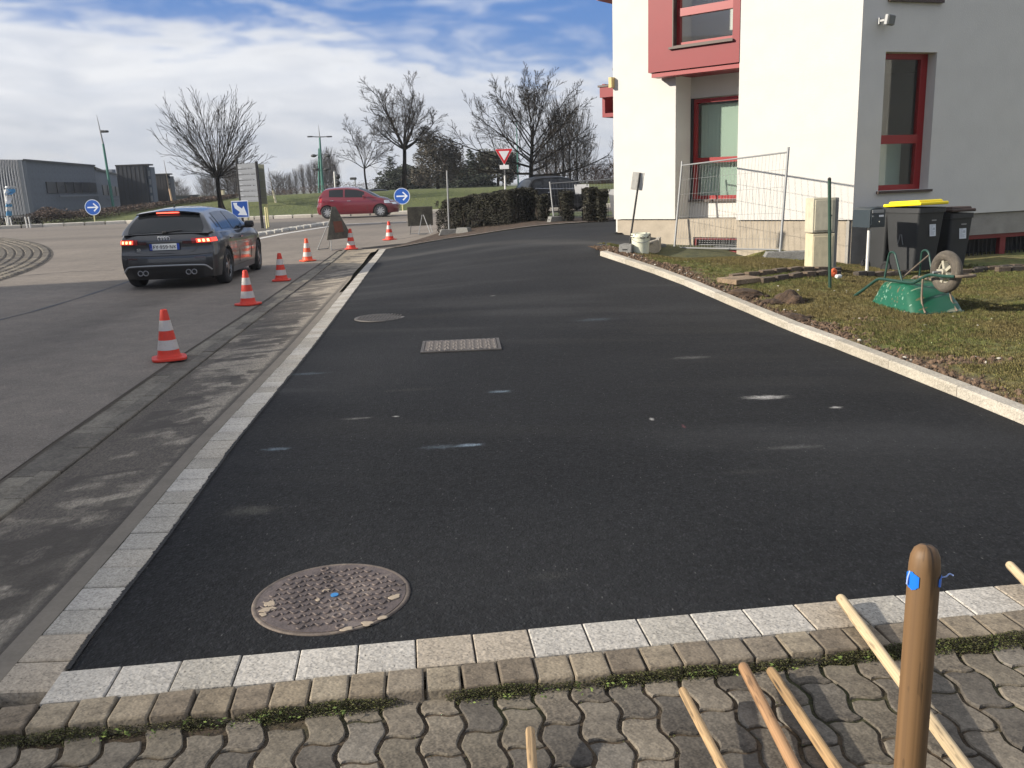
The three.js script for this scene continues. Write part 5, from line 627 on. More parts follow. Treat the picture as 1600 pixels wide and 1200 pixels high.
  part('brake_light', bx(0.40, 0.022, 0.012, 0, 1.338, L / 2 - 0.445), std([0.6, 0.03, 0.02], 0.3, { emissive: new THREE.Color(1, 0.10, 0.06), emissiveIntensity: 2.2 }), car);
  part('aerial', (() => { const g = new THREE.ConeGeometry(0.04, 0.075, 8); g.scale(0.45, 1, 1.4); g.translate(0, 1.455, L / 2 - 0.86); return g; })(), carMats.trim, car);
  part('wiper', mg([rod(P(0, 1.0, 0.145), P(0.30, 1.04, 0.165), 0.008, 0.006, 6), rbx(0.09, 0.05, 0.05, 0.02, 0, 1.0, L / 2 - 0.14)]), M.black, car);
  const pt = canvasTex(512, 112, (x, w, h) => { x.fillStyle = '#dfe1df'; x.fillRect(0, 0, w, h); x.fillStyle = '#1d3f9c'; x.fillRect(0, 0, 46, h); x.fillRect(w - 46, 0, 46, h); x.fillStyle = '#15161a'; x.font = 'bold 84px sans-serif'; x.textAlign = 'center'; x.textBaseline = 'middle'; x.fillText('FY·959·NK', w / 2, h / 2 + 4); x.fillStyle = '#fff'; x.font = 'bold 26px sans-serif'; x.fillText('F', 23, h - 24); });
  const plane = new THREE.PlaneGeometry(0.52, 0.112); const pp = rear(0, 0.755, 0.02); const pl = part('number_plate', plane, std([1, 1, 1], 0.5, { map: pt }), car); pl.position.copy(pp); pl.rotation.x = 0.05; const rim = part('plate_holder', rbx(0.55, 0.135, 0.02, 0.008), carMats.trim, pl); rim.position.z = -0.012;
  const bd = []; for (let i = 0; i < 4; i++) bd.push(new THREE.TorusGeometry(0.033, 0.0065, 8, 22).translate((i - 1.5) * 0.047, 0, 0)); const badge = part('badge', mg(bd), std([0.78, 0.79, 0.8], 0.3, { metalness: 0.2 }), car); badge.position.copy(rear(0, 0.90, 0.012)); badge.rotation.x = 0.4;
  const fl2 = await new (await import('three/addons/loaders/FontLoader.js')).FontLoader().loadAsync('fonts/droid/droid_sans_bold.typeface.json'); const { TextGeometry } = await import('three/addons/geometries/TextGeometry.js');
  const tg = new TextGeometry('S3', { font: fl2, size: 0.045, depth: 0.006, curveSegments: 3 }); const tb = part('badge', tg, M.chrome, car); tb.position.copy(rear(-0.62, 0.69, 0.012));
}
// red hatchback on the roundabout, side on
{
  const L = 4.03, w = at(556, 340, 43.7), pos = onLand(w.x + 0.06, 44.5);
  const c = makeCar({ L, W: 1.71, H: 1.49, ra: 0.60, wb: 2.575, R: 0.305, base: 0.19, paint: [0.165, 0.008, 0.018], metal: 0.15, crown: 0.05,
    belt: [[0, 0.98], [0.5, 0.99], [1.4, 0.955], [2.6, 0.93], [3.1, 0.92], [3.5, 0.84], [3.85, 0.72], [4.03, 0.62]], plan: [[0, 0.74], [0.12, 0.76], [0.35, 0.83], [0.7, 0.85], [1.5, 0.855], [3.0, 0.855], [3.5, 0.83], [3.78, 0.74], [4.03, 0.5]],
    rear: [[0.19, 0.08], [0.35, 0.0], [0.55, 0.0], [0.65, 0.05], [0.9, 0.10], [1.0, 0.15]], front: [[0.19, -0.08], [0.4, 0], [0.55, 0], [0.62, -0.03], [0.72, -0.16]],
    roof: [[0.16, 1.0], [0.30, 1.20], [0.44, 1.38], [0.56, 1.44], [1.0, 1.485], [1.5, 1.49], [2.0, 1.45], [2.4, 1.33], [2.8, 1.12], [3.15, 0.93]], gh: [0.16, 3.15], wB: 0.77, wR: 0.56, rw: [0.22, 0.42, 0.84], ws: [2.15, 3.05],
    win: [[0.72, 1.40, 0.10, 0.88], [1.48, 2.42, 0.08, 0.88]], seams: [0.78, 1.44, 2.55], handles: [0.86, 1.68], mirror: 2.42, mirrorMat: phys([0.165, 0.008, 0.018], 0.3, { clearcoat: 1 }), single: true, spokes: 9, rimMat: carMats.hubcap, chromeHandle: true, sillMat: phys([0.10, 0.006, 0.012], 0.4) }, 'red_car', 'dark red hatchback driving past the grassy roundabout', pos, -Math.PI / 2);
  const { patch, side, rear, front } = c; for (const s of [-1, 1]) { patch('tail_light', (u, y) => side(u, y, s), 0.125, 0.32, 0.78, 0.98, 0.01, carMats.lampRed, 6, 4); patch('tail_light', (u, y) => rear(u * s, y), 0.74, 0.99, 0.78, 0.97, 0.01, carMats.lampRed, 6, 4); patch('headlight', (u, y) => side(u, y, s), 3.40, 3.77, 0.66, 0.80, 0.012, carMats.lens, 8, 4); patch('headlight', (u, y) => front(u * s, y), 0.62, 0.99, 0.60, 0.69, 0.012, carMats.lens, 6, 4); }
}
// black family car half hidden by the hedge, and another beyond the roundabout
{
  const L = 4.6, hd = 66 * Math.PI / 180, p = at(878, 320, 43), c = makeCar({ L, W: 1.84, H: 1.66, ra: 0.85, wb: 2.7, R: 0.345, base: 0.22, paint: [0.006, 0.0062, 0.0072], metal: 0.0, coat: 0.0, spec: 0.35, crown: 0.05,
    belt: [[0, 1.06], [0.6, 1.07], [1.6, 1.03], [3.0, 1.0], [3.5, 0.97], [4.2, 0.86], [4.6, 0.74]], plan: [[0, 0.80], [0.12, 0.81], [0.4, 0.89], [0.9, 0.92], [3.6, 0.92], [4.35, 0.82], [4.6, 0.6]],
    rear: [[0.22, 0.1], [0.4, 0.0], [0.6, 0.0], [0.7, 0.04], [1.0, 0.08], [1.08, 0.14]], front: [[0.22, -0.1], [0.45, 0], [0.65, 0], [0.76, -0.08], [0.85, -0.2]],
    roof: [[0.16, 1.09], [0.34, 1.36], [0.48, 1.53], [0.6, 1.59], [1.1, 1.65], [1.8, 1.66], [2.3, 1.60], [2.7, 1.44], [3.2, 1.16], [3.5, 1.0]], gh: [0.16, 3.5], wB: 0.81, wR: 0.60, rw: [0.22, 0.46, 0.86], ws: [2.45, 3.4], win: [[0.5, 0.92, 0.15, 0.72], [0.98, 1.72, 0.10, 0.88], [1.8, 2.85, 0.08, 0.88]], seams: [1.0, 1.78, 2.9], handles: [1.2, 2.05], mirror: 2.8, spokes: 5, chromeHandle: true }, 'black_car', 'black family car partly hidden behind the hedge', onLand(p.x, 43), -hd);
  const { patch, side, rear, car } = c; for (const s of [-1, 1]) { patch('tail_light', (u, y) => rear(u * s, y), 0.62, 0.99, 0.92, 1.0, 0.01, carMats.lampRed, 6, 4); patch('tail_light', (u, y) => side(u, y, s), 0.125, 0.4, 0.93, 1.0, 0.01, carMats.lampRed, 6, 4); part('window_trim', tube([c.ghp(0.5, 0.12, s, 0.012), c.ghp(1.4, 0.06, s, 0.012), c.ghp(2.2, 0.05, s, 0.012), c.ghp(2.9, 0.05, s, 0.012)], 0.012, 5, 20), M.chrome, car); }
  part('number_plate', bx(0.52, 0.11, 0.01).translate(0, 0.86, L / 2 - c.rear(0, 0.86).z * 0), std([0.6, 0.6, 0.58], 0.6), car).position.z = c.rear(0, 0.86, 0.02).z - L / 2;
  const q = at(602, 300, 66); copyOf(car, 'black car roof showing over the mound right of the red car', V3(q.x, -0.12, q.z), -1.2);
}

// ============================================================ traffic cones
{
  const red = std(lin(226, 62, 40), 0.55, { map: wearTex }), orange = std(lin(240, 88, 44), 0.5, { map: wearTex }), band = std([0.66, 0.64, 0.62], 0.5, { map: canvasTex(256, 128, (x, w, h) => { x.fillStyle = '#e6e2de'; x.fillRect(0, 0, w, h); const r = mulberry(8); for (let i = 0; i < 260; i++) { x.fillStyle = `rgba(${90 + r() * 80 | 0},${70 + r() * 60 | 0},${60 + r() * 50 | 0},${0.05 + 0.25 * r() * r()})`; const s = 1 + 9 * r() * r(); x.fillRect(r() * w, r() * h, s, s * (0.6 + 1.8 * r())); } }) });
  const make = (label, pos, body, s, turn) => { const o = thing('traffic_cone', label, 'traffic cone', pos, turn, 'traffic cones along the gutter'); const prof = y => lerp(0.1085, 0.034, clamp((y - 0.07) / 0.435)); const seg = (y0, y1, g = 0) => new THREE.LatheGeometry([[prof(y0) + g, y0], [prof((y0 + y1) / 2) + g, (y0 + y1) / 2], [prof(y1) + g, y1]].map(p => new THREE.Vector2(p[0], p[1])), 32);
    part('cone', mg([new THREE.LatheGeometry([[0.128, 0.022], [0.112, 0.05], [0.1085, 0.07], [0.034, 0.505], [0.03, 0.513], [0.02, 0.515], [0.016, 0.49]].map(p => new THREE.Vector2(p[0], p[1])), 36)]), body, o);
    part('base', (() => { const sh = new THREE.Shape(), w = 0.165, c = 0.075; for (let i = 0; i < 40; i++) { const a = i / 40 * 6.2832, k = w / Math.pow(Math.pow(Math.abs(Math.cos(a)), 4) + Math.pow(Math.abs(Math.sin(a)), 4), 0.25); i ? sh.lineTo(k * Math.cos(a), k * Math.sin(a)) : sh.moveTo(k, 0); } void c; const g = new THREE.ExtrudeGeometry(sh, { depth: 0.016, bevelEnabled: true, bevelThickness: 0.004, bevelSize: 0.004, bevelSegments: 2 }); return g.rotateX(-Math.PI / 2).translate(0, 0.005, 0); })(), body, o);
    part('reflective_band', seg(0.30, 0.405, 0.0018), band, o); part('reflective_band', seg(0.105, 0.205, 0.0018), band, o); o.scale.setScalar(s); return o; };
  const P = [[265, 562, 1.0, red, 'nearest red and white traffic cone beside the gutter', 0.4], [388, 476.5, 1, red, 'red and white traffic cone right behind the grey car', 1.1], [440, 439, 1.0, red, 'third traffic cone from the front, right of the grey car', 0.1], [481, 408, 1.03, orange, 'orange traffic cone with faded bands left of the triangular road sign', 0.7], [549, 389.7, 1.08, red, 'traffic cone standing in front of the triangular road sign', 0.2], [609, 375, 1.08, red, 'farthest traffic cone, left of the rectangular road sign', 0.9]];
  for (const [x, y, s, m, l, t] of P) { const g = G(x, y); make(l, onLand(g.x, -g.z, land, 0.006), m, s, t); }
}
// ============================================================ road signs
const signFace = (w, h, draw) => std([1, 1, 1], 0.55, { map: canvasTex(w, h, draw) });
function flatOn(o, geo, m, name, pos, ry, rx = 0) { const p = part(name, geo, m, o); p.position.copy(pos); p.rotation.set(rx, ry, 0, 'YXZ'); return p; }
const discTex = signFace(256, 256, (x, w) => { x.fillStyle = '#c9d2dc'; x.fillRect(0, 0, w, w); x.fillStyle = '#1558b4'; x.beginPath(); x.arc(128, 128, 117, 0, 7); x.fill(); x.strokeStyle = '#e4e9ef'; x.lineWidth = 22; x.lineCap = 'butt'; x.beginPath(); x.moveTo(42, 128); x.lineTo(204, 128); x.stroke(); x.lineJoin = 'miter'; x.beginPath(); x.moveTo(142, 66); x.lineTo(206, 128); x.lineTo(142, 190); x.stroke(); });
function arrowSign(label, px, py, f, d, baseY, ry, post) { const c = at(px, py, f), o = thing('round_sign', label, 'road sign', V3(c.x, baseY, c.z), 0, 'round blue arrow signs'); const g = new THREE.CircleGeometry(d / 2, 40), hy = c.y - baseY; flatOn(o, g, discTex, 'sign_face', V3(0, hy, 0.012), ry); flatOn(o, new THREE.CylinderGeometry(d / 2, d / 2, 0.02, 40).rotateX(Math.PI / 2), M.signBack, 'sign_plate', V3(0, hy, 0), ry); part('post', rod(V3(0, -0.2, -0.04), V3(0, hy + d * 0.3, -0.04), 0.035), post, o); return o; }
const paleYellow = std(lin(214, 206, 150), 0.6, { map: wearTex });
{ const p1 = at(145, 324, 47.6); arrowSign('round blue sign with white arrow in front of the grey building', 145, 324, 47.6, 0.82, mound(p1.x, 47.6), 0.05, paleYellow); const p2 = at(628, 306.5, 47.7); arrowSign('round blue sign with white arrow right of the red car', 628, 306.5, 47.7, 0.86, mound(p2.x, 47.7), -0.05, paleYellow); }
{ // square blue sign
  const f = 33.5, c = at(375.5, 327, f), y0 = land(c.x, f) + 0.07, o = thing('square_sign', 'square blue sign with white diagonal arrow beside the grey car', 'road sign', V3(c.x, y0, c.z)); const hy = c.y - y0;
  const t = signFace(256, 256, (x, w) => { x.fillStyle = '#dfe5ec'; x.fillRect(0, 0, w, w); x.fillStyle = '#134fa8'; x.fillRect(8, 8, 240, 240); x.fillStyle = '#e6ebf1'; x.beginPath(); for (const [a, b] of [[28, 24], [92, 24], [88, 62], [158, 118], [186, 74], [232, 226], [84, 214], [122, 172], [48, 108]]) x.lineTo(a, b); x.fill(); });
  flatOn(o, new THREE.PlaneGeometry(0.60, 0.60), t, 'sign_face', V3(0, hy, 0.035), 0.12); flatOn(o, rbx(0.62, 0.62, 0.05, 0.02), M.signWhite, 'sign_plate', V3(0, hy, 0), 0.12); part('post', mg([rod(V3(-0.09, -0.1, -0.08), V3(-0.09, hy, -0.08), 0.07, 0.07, 14)]), M.signWhite, o); part('bollard', mg([rod(V3(0.24, -0.1, -0.1), V3(0.24, 0.50, -0.1), 0.035)]), paleYellow, o); part('bollard_foot', rod(V3(0.24, -0.1, -0.1), V3(0.24, 0.06, -0.1), 0.075, 0.06, 12), std(lin(120, 40, 40), 0.7), o);
}
{ // directory board on two black posts
  const f = 36, pL = at(379, 345, f), pR = at(407, 352, 35), o = thing('directory_board', 'tall directory board of grey panels between two black posts', 'sign board', onLand(pL.x, f, land, 0.05)); const oy = o.position.y;
  const tl = at(370.5, 247, f), tr = at(400.5, 254, 35), loc = v => V3(v.x - o.position.x, v.y - oy, v.z - o.position.z);
  part('post', rbx(0.10, tl.y - oy + 0.1, 0.10, 0.02).translate(0, (tl.y - oy) / 2, 0), M.black, o); const R = loc(tr); part('post', rbx(0.10, R.y + 0.1, 0.10, 0.02).translate(R.x, R.y / 2, R.z), M.black, o); const ry = -Math.atan2(R.z, R.x), w = Math.hypot(R.x, R.z) - 0.1;
  const marks = seed => signFace(256, 64, (x) => { x.fillStyle = '#62666c'; x.fillRect(0, 0, 256, 64); x.fillStyle = '#4a4e54'; x.fillRect(0, 0, 256, 5); x.fillStyle = '#45494f'; const r = mulberry(seed); for (let i = 0, q = 60; i < 6; i++) { const l = 8 + r() * 28; x.fillRect(q, 48, l, 6); q += l + 6; if (q > 220) break; } x.fillStyle = '#787c83'; x.fillRect(10, 40, 34, 14); }), mats = [1, 2, 3].map(marks), topY = tl.y - oy - 0.33; for (let i = 0; i < 7; i++) { const p = part('panel', rbx(w, 0.195, 0.03, 0.006), mats[i % 3], o); p.position.set(R.x / 2, topY - i * 0.212, R.z / 2); p.rotation.y = ry; }
  const q = at(409.5, 288, 35.6), o2 = thing('rear_board', 'olive grey back of a second sign board right of the directory board', 'sign board', onLand(q.x, 35.6, land, 0.05)); part('panel', rbx(0.28, 1.52, 0.04, 0.01, 0, q.y - o2.position.y, 0), std(lin(120, 122, 104), 0.7), o2); part('post', rod(V3(0.1, -0.1, -0.05), V3(0.1, q.y - o2.position.y, -0.05), 0.03), paleYellow, o2); for (let i = 0; i < 4; i++) part('rail', bx(0.27, 0.012, 0.01, 0, q.y - o2.position.y - 0.5 + i * 0.33, 0.027), M.galv, o2);
}
{ const p = at(417, 351, 34.8), o = thing('bollard', 'slim pale yellow bollard right of the directory board', 'bollard', onLand(p.x, 34.8, land, 0.05)); part('post', rod(V3(0, -0.05, 0), V3(0, 0.80, 0), 0.04, 0.04, 12), paleYellow, o); part('cap', new THREE.SphereGeometry(0.04, 12, 6, 0, 6.3, 0, 1.57).translate(0, 0.80, 0), paleYellow, o); }
{ // give way sign
  const f = 38, c = at(787.5, 241, f), y0 = land(c.x, f), o = thing('give_way_sign', 'give way triangle with red border on a white post', 'road sign', V3(c.x, y0, c.z)), hy = c.y - y0;
  const tri = (s, r) => { const sh = new THREE.Shape(), h = s * 0.866, pts = [[-s / 2, h / 3], [s / 2, h / 3], [0, -2 * h / 3]]; for (let i = 0; i < 3; i++) { const a = pts[i], b = pts[(i + 1) % 3], n = pts[(i + 2) % 3]; void n; const q0 = [lerp(a[0], b[0], r), lerp(a[1], b[1], r)], q1 = [lerp(a[0], b[0], 1 - r), lerp(a[1], b[1], 1 - r)]; i ? sh.lineTo(...q0) : sh.moveTo(...q0); sh.lineTo(...q1); const cc = pts[(i + 2) % 3]; sh.quadraticCurveTo(b[0], b[1], lerp(b[0], cc[0], r), lerp(b[1], cc[1], r)); } return sh; };
  part('border', new THREE.ExtrudeGeometry(tri(0.73, 0.08), { depth: 0.02, bevelEnabled: false }).translate(0, hy, 0), M.signRed, o); part('edge', new THREE.ExtrudeGeometry(tri(0.76, 0.08), { depth: 0.012, bevelEnabled: false }).translate(0, hy, -0.002), M.signWhite, o); part('sign_face', new THREE.ExtrudeGeometry(tri(0.45, 0.04), { depth: 0.006, bevelEnabled: false }).translate(0, hy, 0.0205), M.signWhite, o);
  part('sub_plate', rbx(0.38, 0.17, 0.02, 0.01, 0, hy - 0.52, 0.01), M.signWhite, o); part('bracket', bx(0.10, 0.26, 0.04, 0, hy - 0.73, -0.03), M.darkMetal, o); part('post', rod(V3(0, -0.1, -0.045), V3(0, hy + 0.1, -0.045), 0.036, 0.036, 12), M.whitePaint, o);
}
{ // two temporary road signs seen from behind
  const rust = std(lin(96, 94, 82), 0.75, { map: rustTex });
  const g1 = G(531, 390.5), o = thing('folding_sign', 'triangular folding road sign seen from behind among the cones', 'road sign', onLand(g1.x, -g1.z, land, 0.004), 1.02); const T = V3; const s = new THREE.Shape([new THREE.Vector2(-0.5, 0), new THREE.Vector2(0.5, 0), new THREE.Vector2(0.07, 0.86), new THREE.Vector2(-0.07, 0.86)]); const pg = new THREE.ExtrudeGeometry(s, { depth: 0.012, bevelEnabled: true, bevelSize: 0.008, bevelThickness: 0.006, bevelSegments: 1 }); pg.rotateX(-0.16).translate(0, 0.30, 0.02); part('sign_plate', pg, rust, o); part('patch', bx(0.34, 0.30, 0.006, 0.02, 0.62, 0.0, 0, -0.16).translate(0, 0, 0.022 - 0.03), std(lin(120, 70, 50), 0.8, { map: wearTex }), o);
  const leg = (a, b) => rod(T(...a), T(...b), 0.012, 0.012, 6); part('leg', leg([-0.34, 0.32, 0.02], [-0.40, 0.01, 0.06]), M.galv, o); part('leg', leg([0.34, 0.32, 0.02], [0.40, 0.01, 0.06]), M.galv, o); part('leg', leg([-0.05, 0.98, -0.12], [-0.22, 0.01, -0.62]), M.galv, o); part('leg', leg([0.05, 0.98, -0.12], [0.22, 0.01, -0.62]), M.galv, o); part('crossbar', mg([leg([-0.40, 0.02, 0.06], [0.40, 0.02, 0.06]), leg([-0.22, 0.02, -0.62], [0.22, 0.02, -0.62])]), M.galv, o);
  const g2 = G(658, 366), o2 = thing('folding_sign', 'rectangular folding road sign seen from behind near the hedge', 'road sign', onLand(g2.x, -g2.z, land, 0.004), 0.18); part('sign_plate', rbx(0.80, 0.60, 0.02, 0.01, 0, 0.56, 0, 0, 0.12), rust, o2); part('leg', leg([-0.30, 0.3, 0.0], [-0.36, 0.01, 0.12]), M.darkMetal, o2); part('leg', leg([0.30, 0.3, 0.0], [0.36, 0.01, 0.12]), M.galv, o2); part('leg', leg([0.06, 0.6, 0.06], [-0.12, 0.01, 0.5]), M.galv, o2); part('leg', leg([0.10, 0.6, 0.06], [0.26, 0.01, 0.5]), M.galv, o2); part('crossbar', mg([leg([-0.36, 0.03, 0.12], [0.36, 0.03, 0.12]), leg([-0.12, 0.02, 0.5], [0.26, 0.02, 0.5])]), M.galv, o2);
}
// ============================================================ masts, poles, far buildings
{
  const teal = std(lin(58, 112, 100), 0.5, { metalness: 0.2 });
  { const f = 66, t = at(151, 180, f), b = at(172, 331, f); b.x = t.x + 0.35; const o = thing('lamp_post', 'slender teal lamp post with pointed tip before the grey building', 'lamp post', V3(b.x, b.y - 0.3, b.z)), h = t.y - o.position.y; part('post', rod(V3(0, 0, 0), V3(-0.16, h * 0.72, 0), 0.11, 0.075, 10), teal, o); part('spire', rod(V3(-0.16, h * 0.72, 0), V3(-0.35, h, 0), 0.07, 0.015, 8), M.galv, o); const l = at(162, 205.5, f).sub(o.position); part('lamp_head', rbx(0.52, 0.16, 0.30, 0.06, l.x + 0.06, l.y, 0), M.darkMetal, o); part('arm', rod(V3(-0.18, l.y + 0.08, 0), V3(l.x, l.y + 0.08, 0), 0.03), M.galv, o); }
  { const f = 84, b = at(505, 301, f), o = thing('lamp_mast', 'tall green mast with three tiers of paired lamps', 'lamp post', V3(b.x, b.y - 0.6, b.z)); const P = (px, py) => at(px, py, f).sub(o.position); part('post', mg([rod(V3(-0.05, 0, 0), P(499.5, 215), 0.16, 0.08, 10), rod(V3(-0.42, 0, 0), P(498, 232), 0.12, 0.06, 10), rod(V3(0.1, 0, 0.1), P(500, 240), 0.09, 0.06, 8)]), teal, o); part('spire', rod(P(499.5, 216), P(497.5, 195), 0.06, 0.012, 8), M.galv, o); for (const [y, w, k] of [[214, 15, 0], [242, 11, 1], [263, 8, 1]]) for (const s of [-1, 1]) { const a = P(499.5 + (y - 214) * 0.06, y), c = P(499.5 + (y - 214) * 0.06 + s * w, y + (k ? 0.5 : -0.5)); part('arm', rod(a, c, 0.05, 0.04, 6), M.darkMetal, o); part('lamp_head', k ? new THREE.SphereGeometry(0.2, 12, 8).scale(1.4, 0.7, 1).translate(c.x, c.y - 0.05, c.z) : rbx(0.5, 0.12, 0.26, 0.05, c.x, c.y, c.z), M.darkMetal, o); } }
  { const f = 70, b = at(810, 300, f), t = at(807, 190, f), o = thing('lamp_post', 'very thin green lamp post rising behind the give way sign', 'lamp post', V3(b.x, 0, b.z)); part('post', rod(V3(0, 0, 0), V3(t.x - b.x, t.y, 0), 0.07, 0.035, 8), teal, o); part('lamp_head', rbx(0.5, 0.1, 0.2, 0.04, t.x - b.x - 0.2, t.y, 0), M.darkMetal, o); }
  { const f = 78, b = at(524, 300, f), t = at(522.5, 268, f), o = thing('traffic_light', 'white pole with stacked black signal heads above the red car', 'traffic light', V3(b.x, 0.2, b.z)); part('post', rod(V3(0, 0, 0), V3(t.x - b.x, t.y - 0.2, 0), 0.09, 0.09, 10), M.whitePaint, o); for (const y of [276, 286, 295]) { const q = at(527, y, f).sub(o.position); part('signal_head', new THREE.SphereGeometry(0.2, 12, 10).scale(1, 1.15, 1).translate(q.x + 0.05, q.y, 0), M.black, o); } }
  { const f = 82, b = at(556, 300, f), t = at(556, 278, f), o = thing('lamp_post', 'short far lamp post left of the small bare tree', 'lamp post', V3(b.x, 0.2, b.z)); part('post', rod(V3(0, 0, 0), V3(0, t.y - 0.2, 0), 0.06, 0.05, 8), M.galv, o); part('lamp_head', rbx(0.6, 0.22, 0.3, 0.08, -0.15, t.y - 0.25, 0), M.darkMetal, o); }
  const stake = (label, px0, py0, px1, py1, f, c) => { const a = at(px0, py0, f), b = at(px1, py1, f); const o = thing('leaning_stake', label, 'stake', V3(b.x, b.y - 0.2, b.z)); const q = a.sub(o.position); part('pole', rod(V3(0.03, 0, 0), V3(q.x * 0.45, q.y * 0.42, 0), 0.07, 0.06, 8), c, o); part('sapling', rod(V3(q.x * 0.4, q.y * 0.4, 0.05), q, 0.035, 0.012, 6), M.twigPale, o); };
  stake('leaning pinkish stake with thin sapling right of the dark buildings', 256, 250, 270, 321, 60, std(lin(196, 166, 136), 0.8)); stake('leaning cream stake with thin sapling right of the directory board', 419, 262, 431, 316, 55, std(lin(206, 196, 168), 0.8));
  // sapling-height stump and small cream cabinet on the mound
  { const p = at(348, 310, 62), o = thing('cabinet', 'small cream cabinet behind the fan-shaped tree', 'cabinet', V3(p.x, mound(p.x, 62) - 0.1, p.z)); part('body', rbx(0.32, 0.75, 0.3, 0.03, 0, 0.37, 0), std(lin(200, 190, 160), 0.7), o); part('lid', rbx(0.38, 0.06, 0.36, 0.02, 0, 0.77, 0), M.sill, o); }
  // far grey buildings
  const greyW = std(lin(112, 118, 128), 0.7, { map: wearTex }), greyD = std(lin(104, 110, 120), 0.75, { map: wearTex }), glassD = phys([0.03, 0.034, 0.042], 0.3, { specularIntensity: 0.3 }), ribM = std(lin(108, 112, 120), 0.6);
  const quad = (pts, th = 0.3) => { const c = pts.map(p => p.clone()), n = c[1].clone().sub(c[0]).cross(c[3].clone().sub(c[0])).normalize().multiplyScalar(-th), d = c.map(p => p.clone().add(n)), v = [], q = (a, b, e, f) => { for (const p of [a, b, e, a, e, f]) v.push(p.x, p.y, p.z); }; q(c[0], c[1], c[2], c[3]); q(d[3], d[2], d[1], d[0]); for (let i = 0; i < 4; i++) { const k = (i + 1) % 4; q(c[k], c[i], d[i], d[k]); } const g = new THREE.BufferGeometry(); g.setAttribute('position', new THREE.Float32BufferAttribute(v, 3)); g.computeVertexNormals(); return boxUV(g); };
  const o = thing('grey_building', 'grey office building with ribbed leaning end wall and strip windows', 'building');
  const F0 = 60, F1 = 74, F2 = 86, B = -0.4, c0t = at(34, 249.5, F0), c0b = at(51, 350, F0); c0b.y = B; const c1t = at(146, 258.5, F1), c1b = at(156, 320, F1); c1b.y = B; const c2t = at(183, 273, F2), c2b = at(189, 320, F2); c2b.y = B; const l0t = at(-70, 248, 62), l0b = at(-60, 350, 62); l0b.y = B;
  part('wall', quad([c0b, c1b, c1t, c0t]), greyD, o); const c1t2 = at(147, 264, F1 + 0.6), c1b2 = at(157, 320, F1 + 0.6); c1b2.y = B; part('wall', quad([c1b2, c2b, c2t, c1t2]), greyW, o); part('end_wall', quad([l0b, c0b, c0t, l0t]), ribM, o);
  const face2 = (x, t, A = [c0b, c1b, c1t, c0t]) => { const b = A[0].clone().lerp(A[1], x), u = A[3].clone().lerp(A[2], x); return b.lerp(u, t); }, out = V3(c1b.z - c0b.z, 0, -(c1b.x - c0b.x)).normalize().multiplyScalar(-1); if (out.dot(c0b) > 0) out.negate();
  const onWall = (nm, x0, x1, t0, t1, d, m, A, pr = o) => part(nm, quad([face2(x0, t0, A), face2(x1, t0, A), face2(x1, t1, A), face2(x0, t1, A)].map(p => p.addScaledVector(out, d)), 0.08), m, pr);
  const w = onWall('window', 0.24, 0.975, 0.535, 0.70, 0.08, glassD); for (let i = 1; i < 6; i++) onWall('mullion', 0.24 + i * 0.122, 0.247 + i * 0.122, 0.535, 0.70, 0.13, M.darkMetal, undefined, w); onWall('ledge', 0.33, 0.99, 0.475, 0.495, 0.40, ribM); onWall('coping', 0, 1, 0.985, 1.01, 0.15, M.darkMetal); onWall('lower_window', 0.20, 0.45, 0.10, 0.18, 0.06, glassD);
  const A2 = [c1b2, c2b, c2t, c1t2], w2 = onWall('window', 0.2, 0.96, 0.52, 0.72, 0.08, glassD, A2); for (let i = 1; i < 4; i++) onWall('mullion', 0.2 + i * 0.19, 0.21 + i * 0.19, 0.52, 0.72, 0.13, M.darkMetal, A2, w2); onWall('ledge', 0.2, 0.99, 0.45, 0.47, 0.3, ribM, A2); onWall('coping', 0, 1, 0.985, 1.015, 0.15, M.darkMetal, A2);
  for (let i = 0; i < 26; i++) { const t = i / 25.01; const a = l0b.clone().lerp(c0b, t), b = l0t.clone().lerp(c0t, t); part('rib', rod(a.add(V3(0, 0, 0.06)), b.add(V3(0, 0, 0.06)), 0.03, 0.03, 5), ribM, o); }
  const rt = [l0t, c0t, c1t, c2t].map(p => p.clone()); const rg = new Mesher(); for (const p of rt) { rg.v(p.x, p.y - 0.05, p.z); rg.v(p.x - 6, p.y - 0.05, p.z - 16); } for (let i = 0; i < 3; i++) rg.i.push(2 * i, 2 * i + 2, 2 * i + 1, 2 * i + 2, 2 * i + 3, 2 * i + 1); part('roof', rg.geo(), std([0.2, 0.2, 0.21], 0.9, { side: THREE.DoubleSide }), o); part('roof_unit', bx(0.9, 0.5, 0.9).translate(at(171, 270, 90).x, at(171, 269, 90).y, -90), greyW, o);
  const tower = (label, x0, x1, xs, yt, yb, f, c, side) => { const a = at(x0, yt, f), b = at(x1, yt, f), y0 = -0.4, t = thing('dark_block', label, 'building', V3((a.x + b.x) / 2, y0, -f - 0.5)); const h = a.y - y0, w = b.x - a.x; part('wall', boxUV(rbx(w, h, 1, 0.05, 0, h / 2, 0)), c, t); for (let i = 0; i < 7; i++) part('panel_joint', bx(0.03, h, 0.03, -w / 2 + (i + 0.5) * w / 7, h / 2, 0.51), M.black, t); const sw = at(xs, yt, f).x - b.x; part('side_wall', boxUV(bx(sw, h - 0.12, 0.9, w / 2 + sw / 2, h / 2 - 0.1, -0.3)), side, t); for (let i = 0; i < 5; i++) part('window', bx(sw * 0.5, 0.45, 0.04, w / 2 + sw * 0.5, h * (0.25 + 0.15 * i), 0.165), M.galv, t); part('coping', bx(w + sw, 0.12, 1.1, sw / 2, h + 0.03, 0), M.black, t); };  // paler side wall colour stands in for light on that face
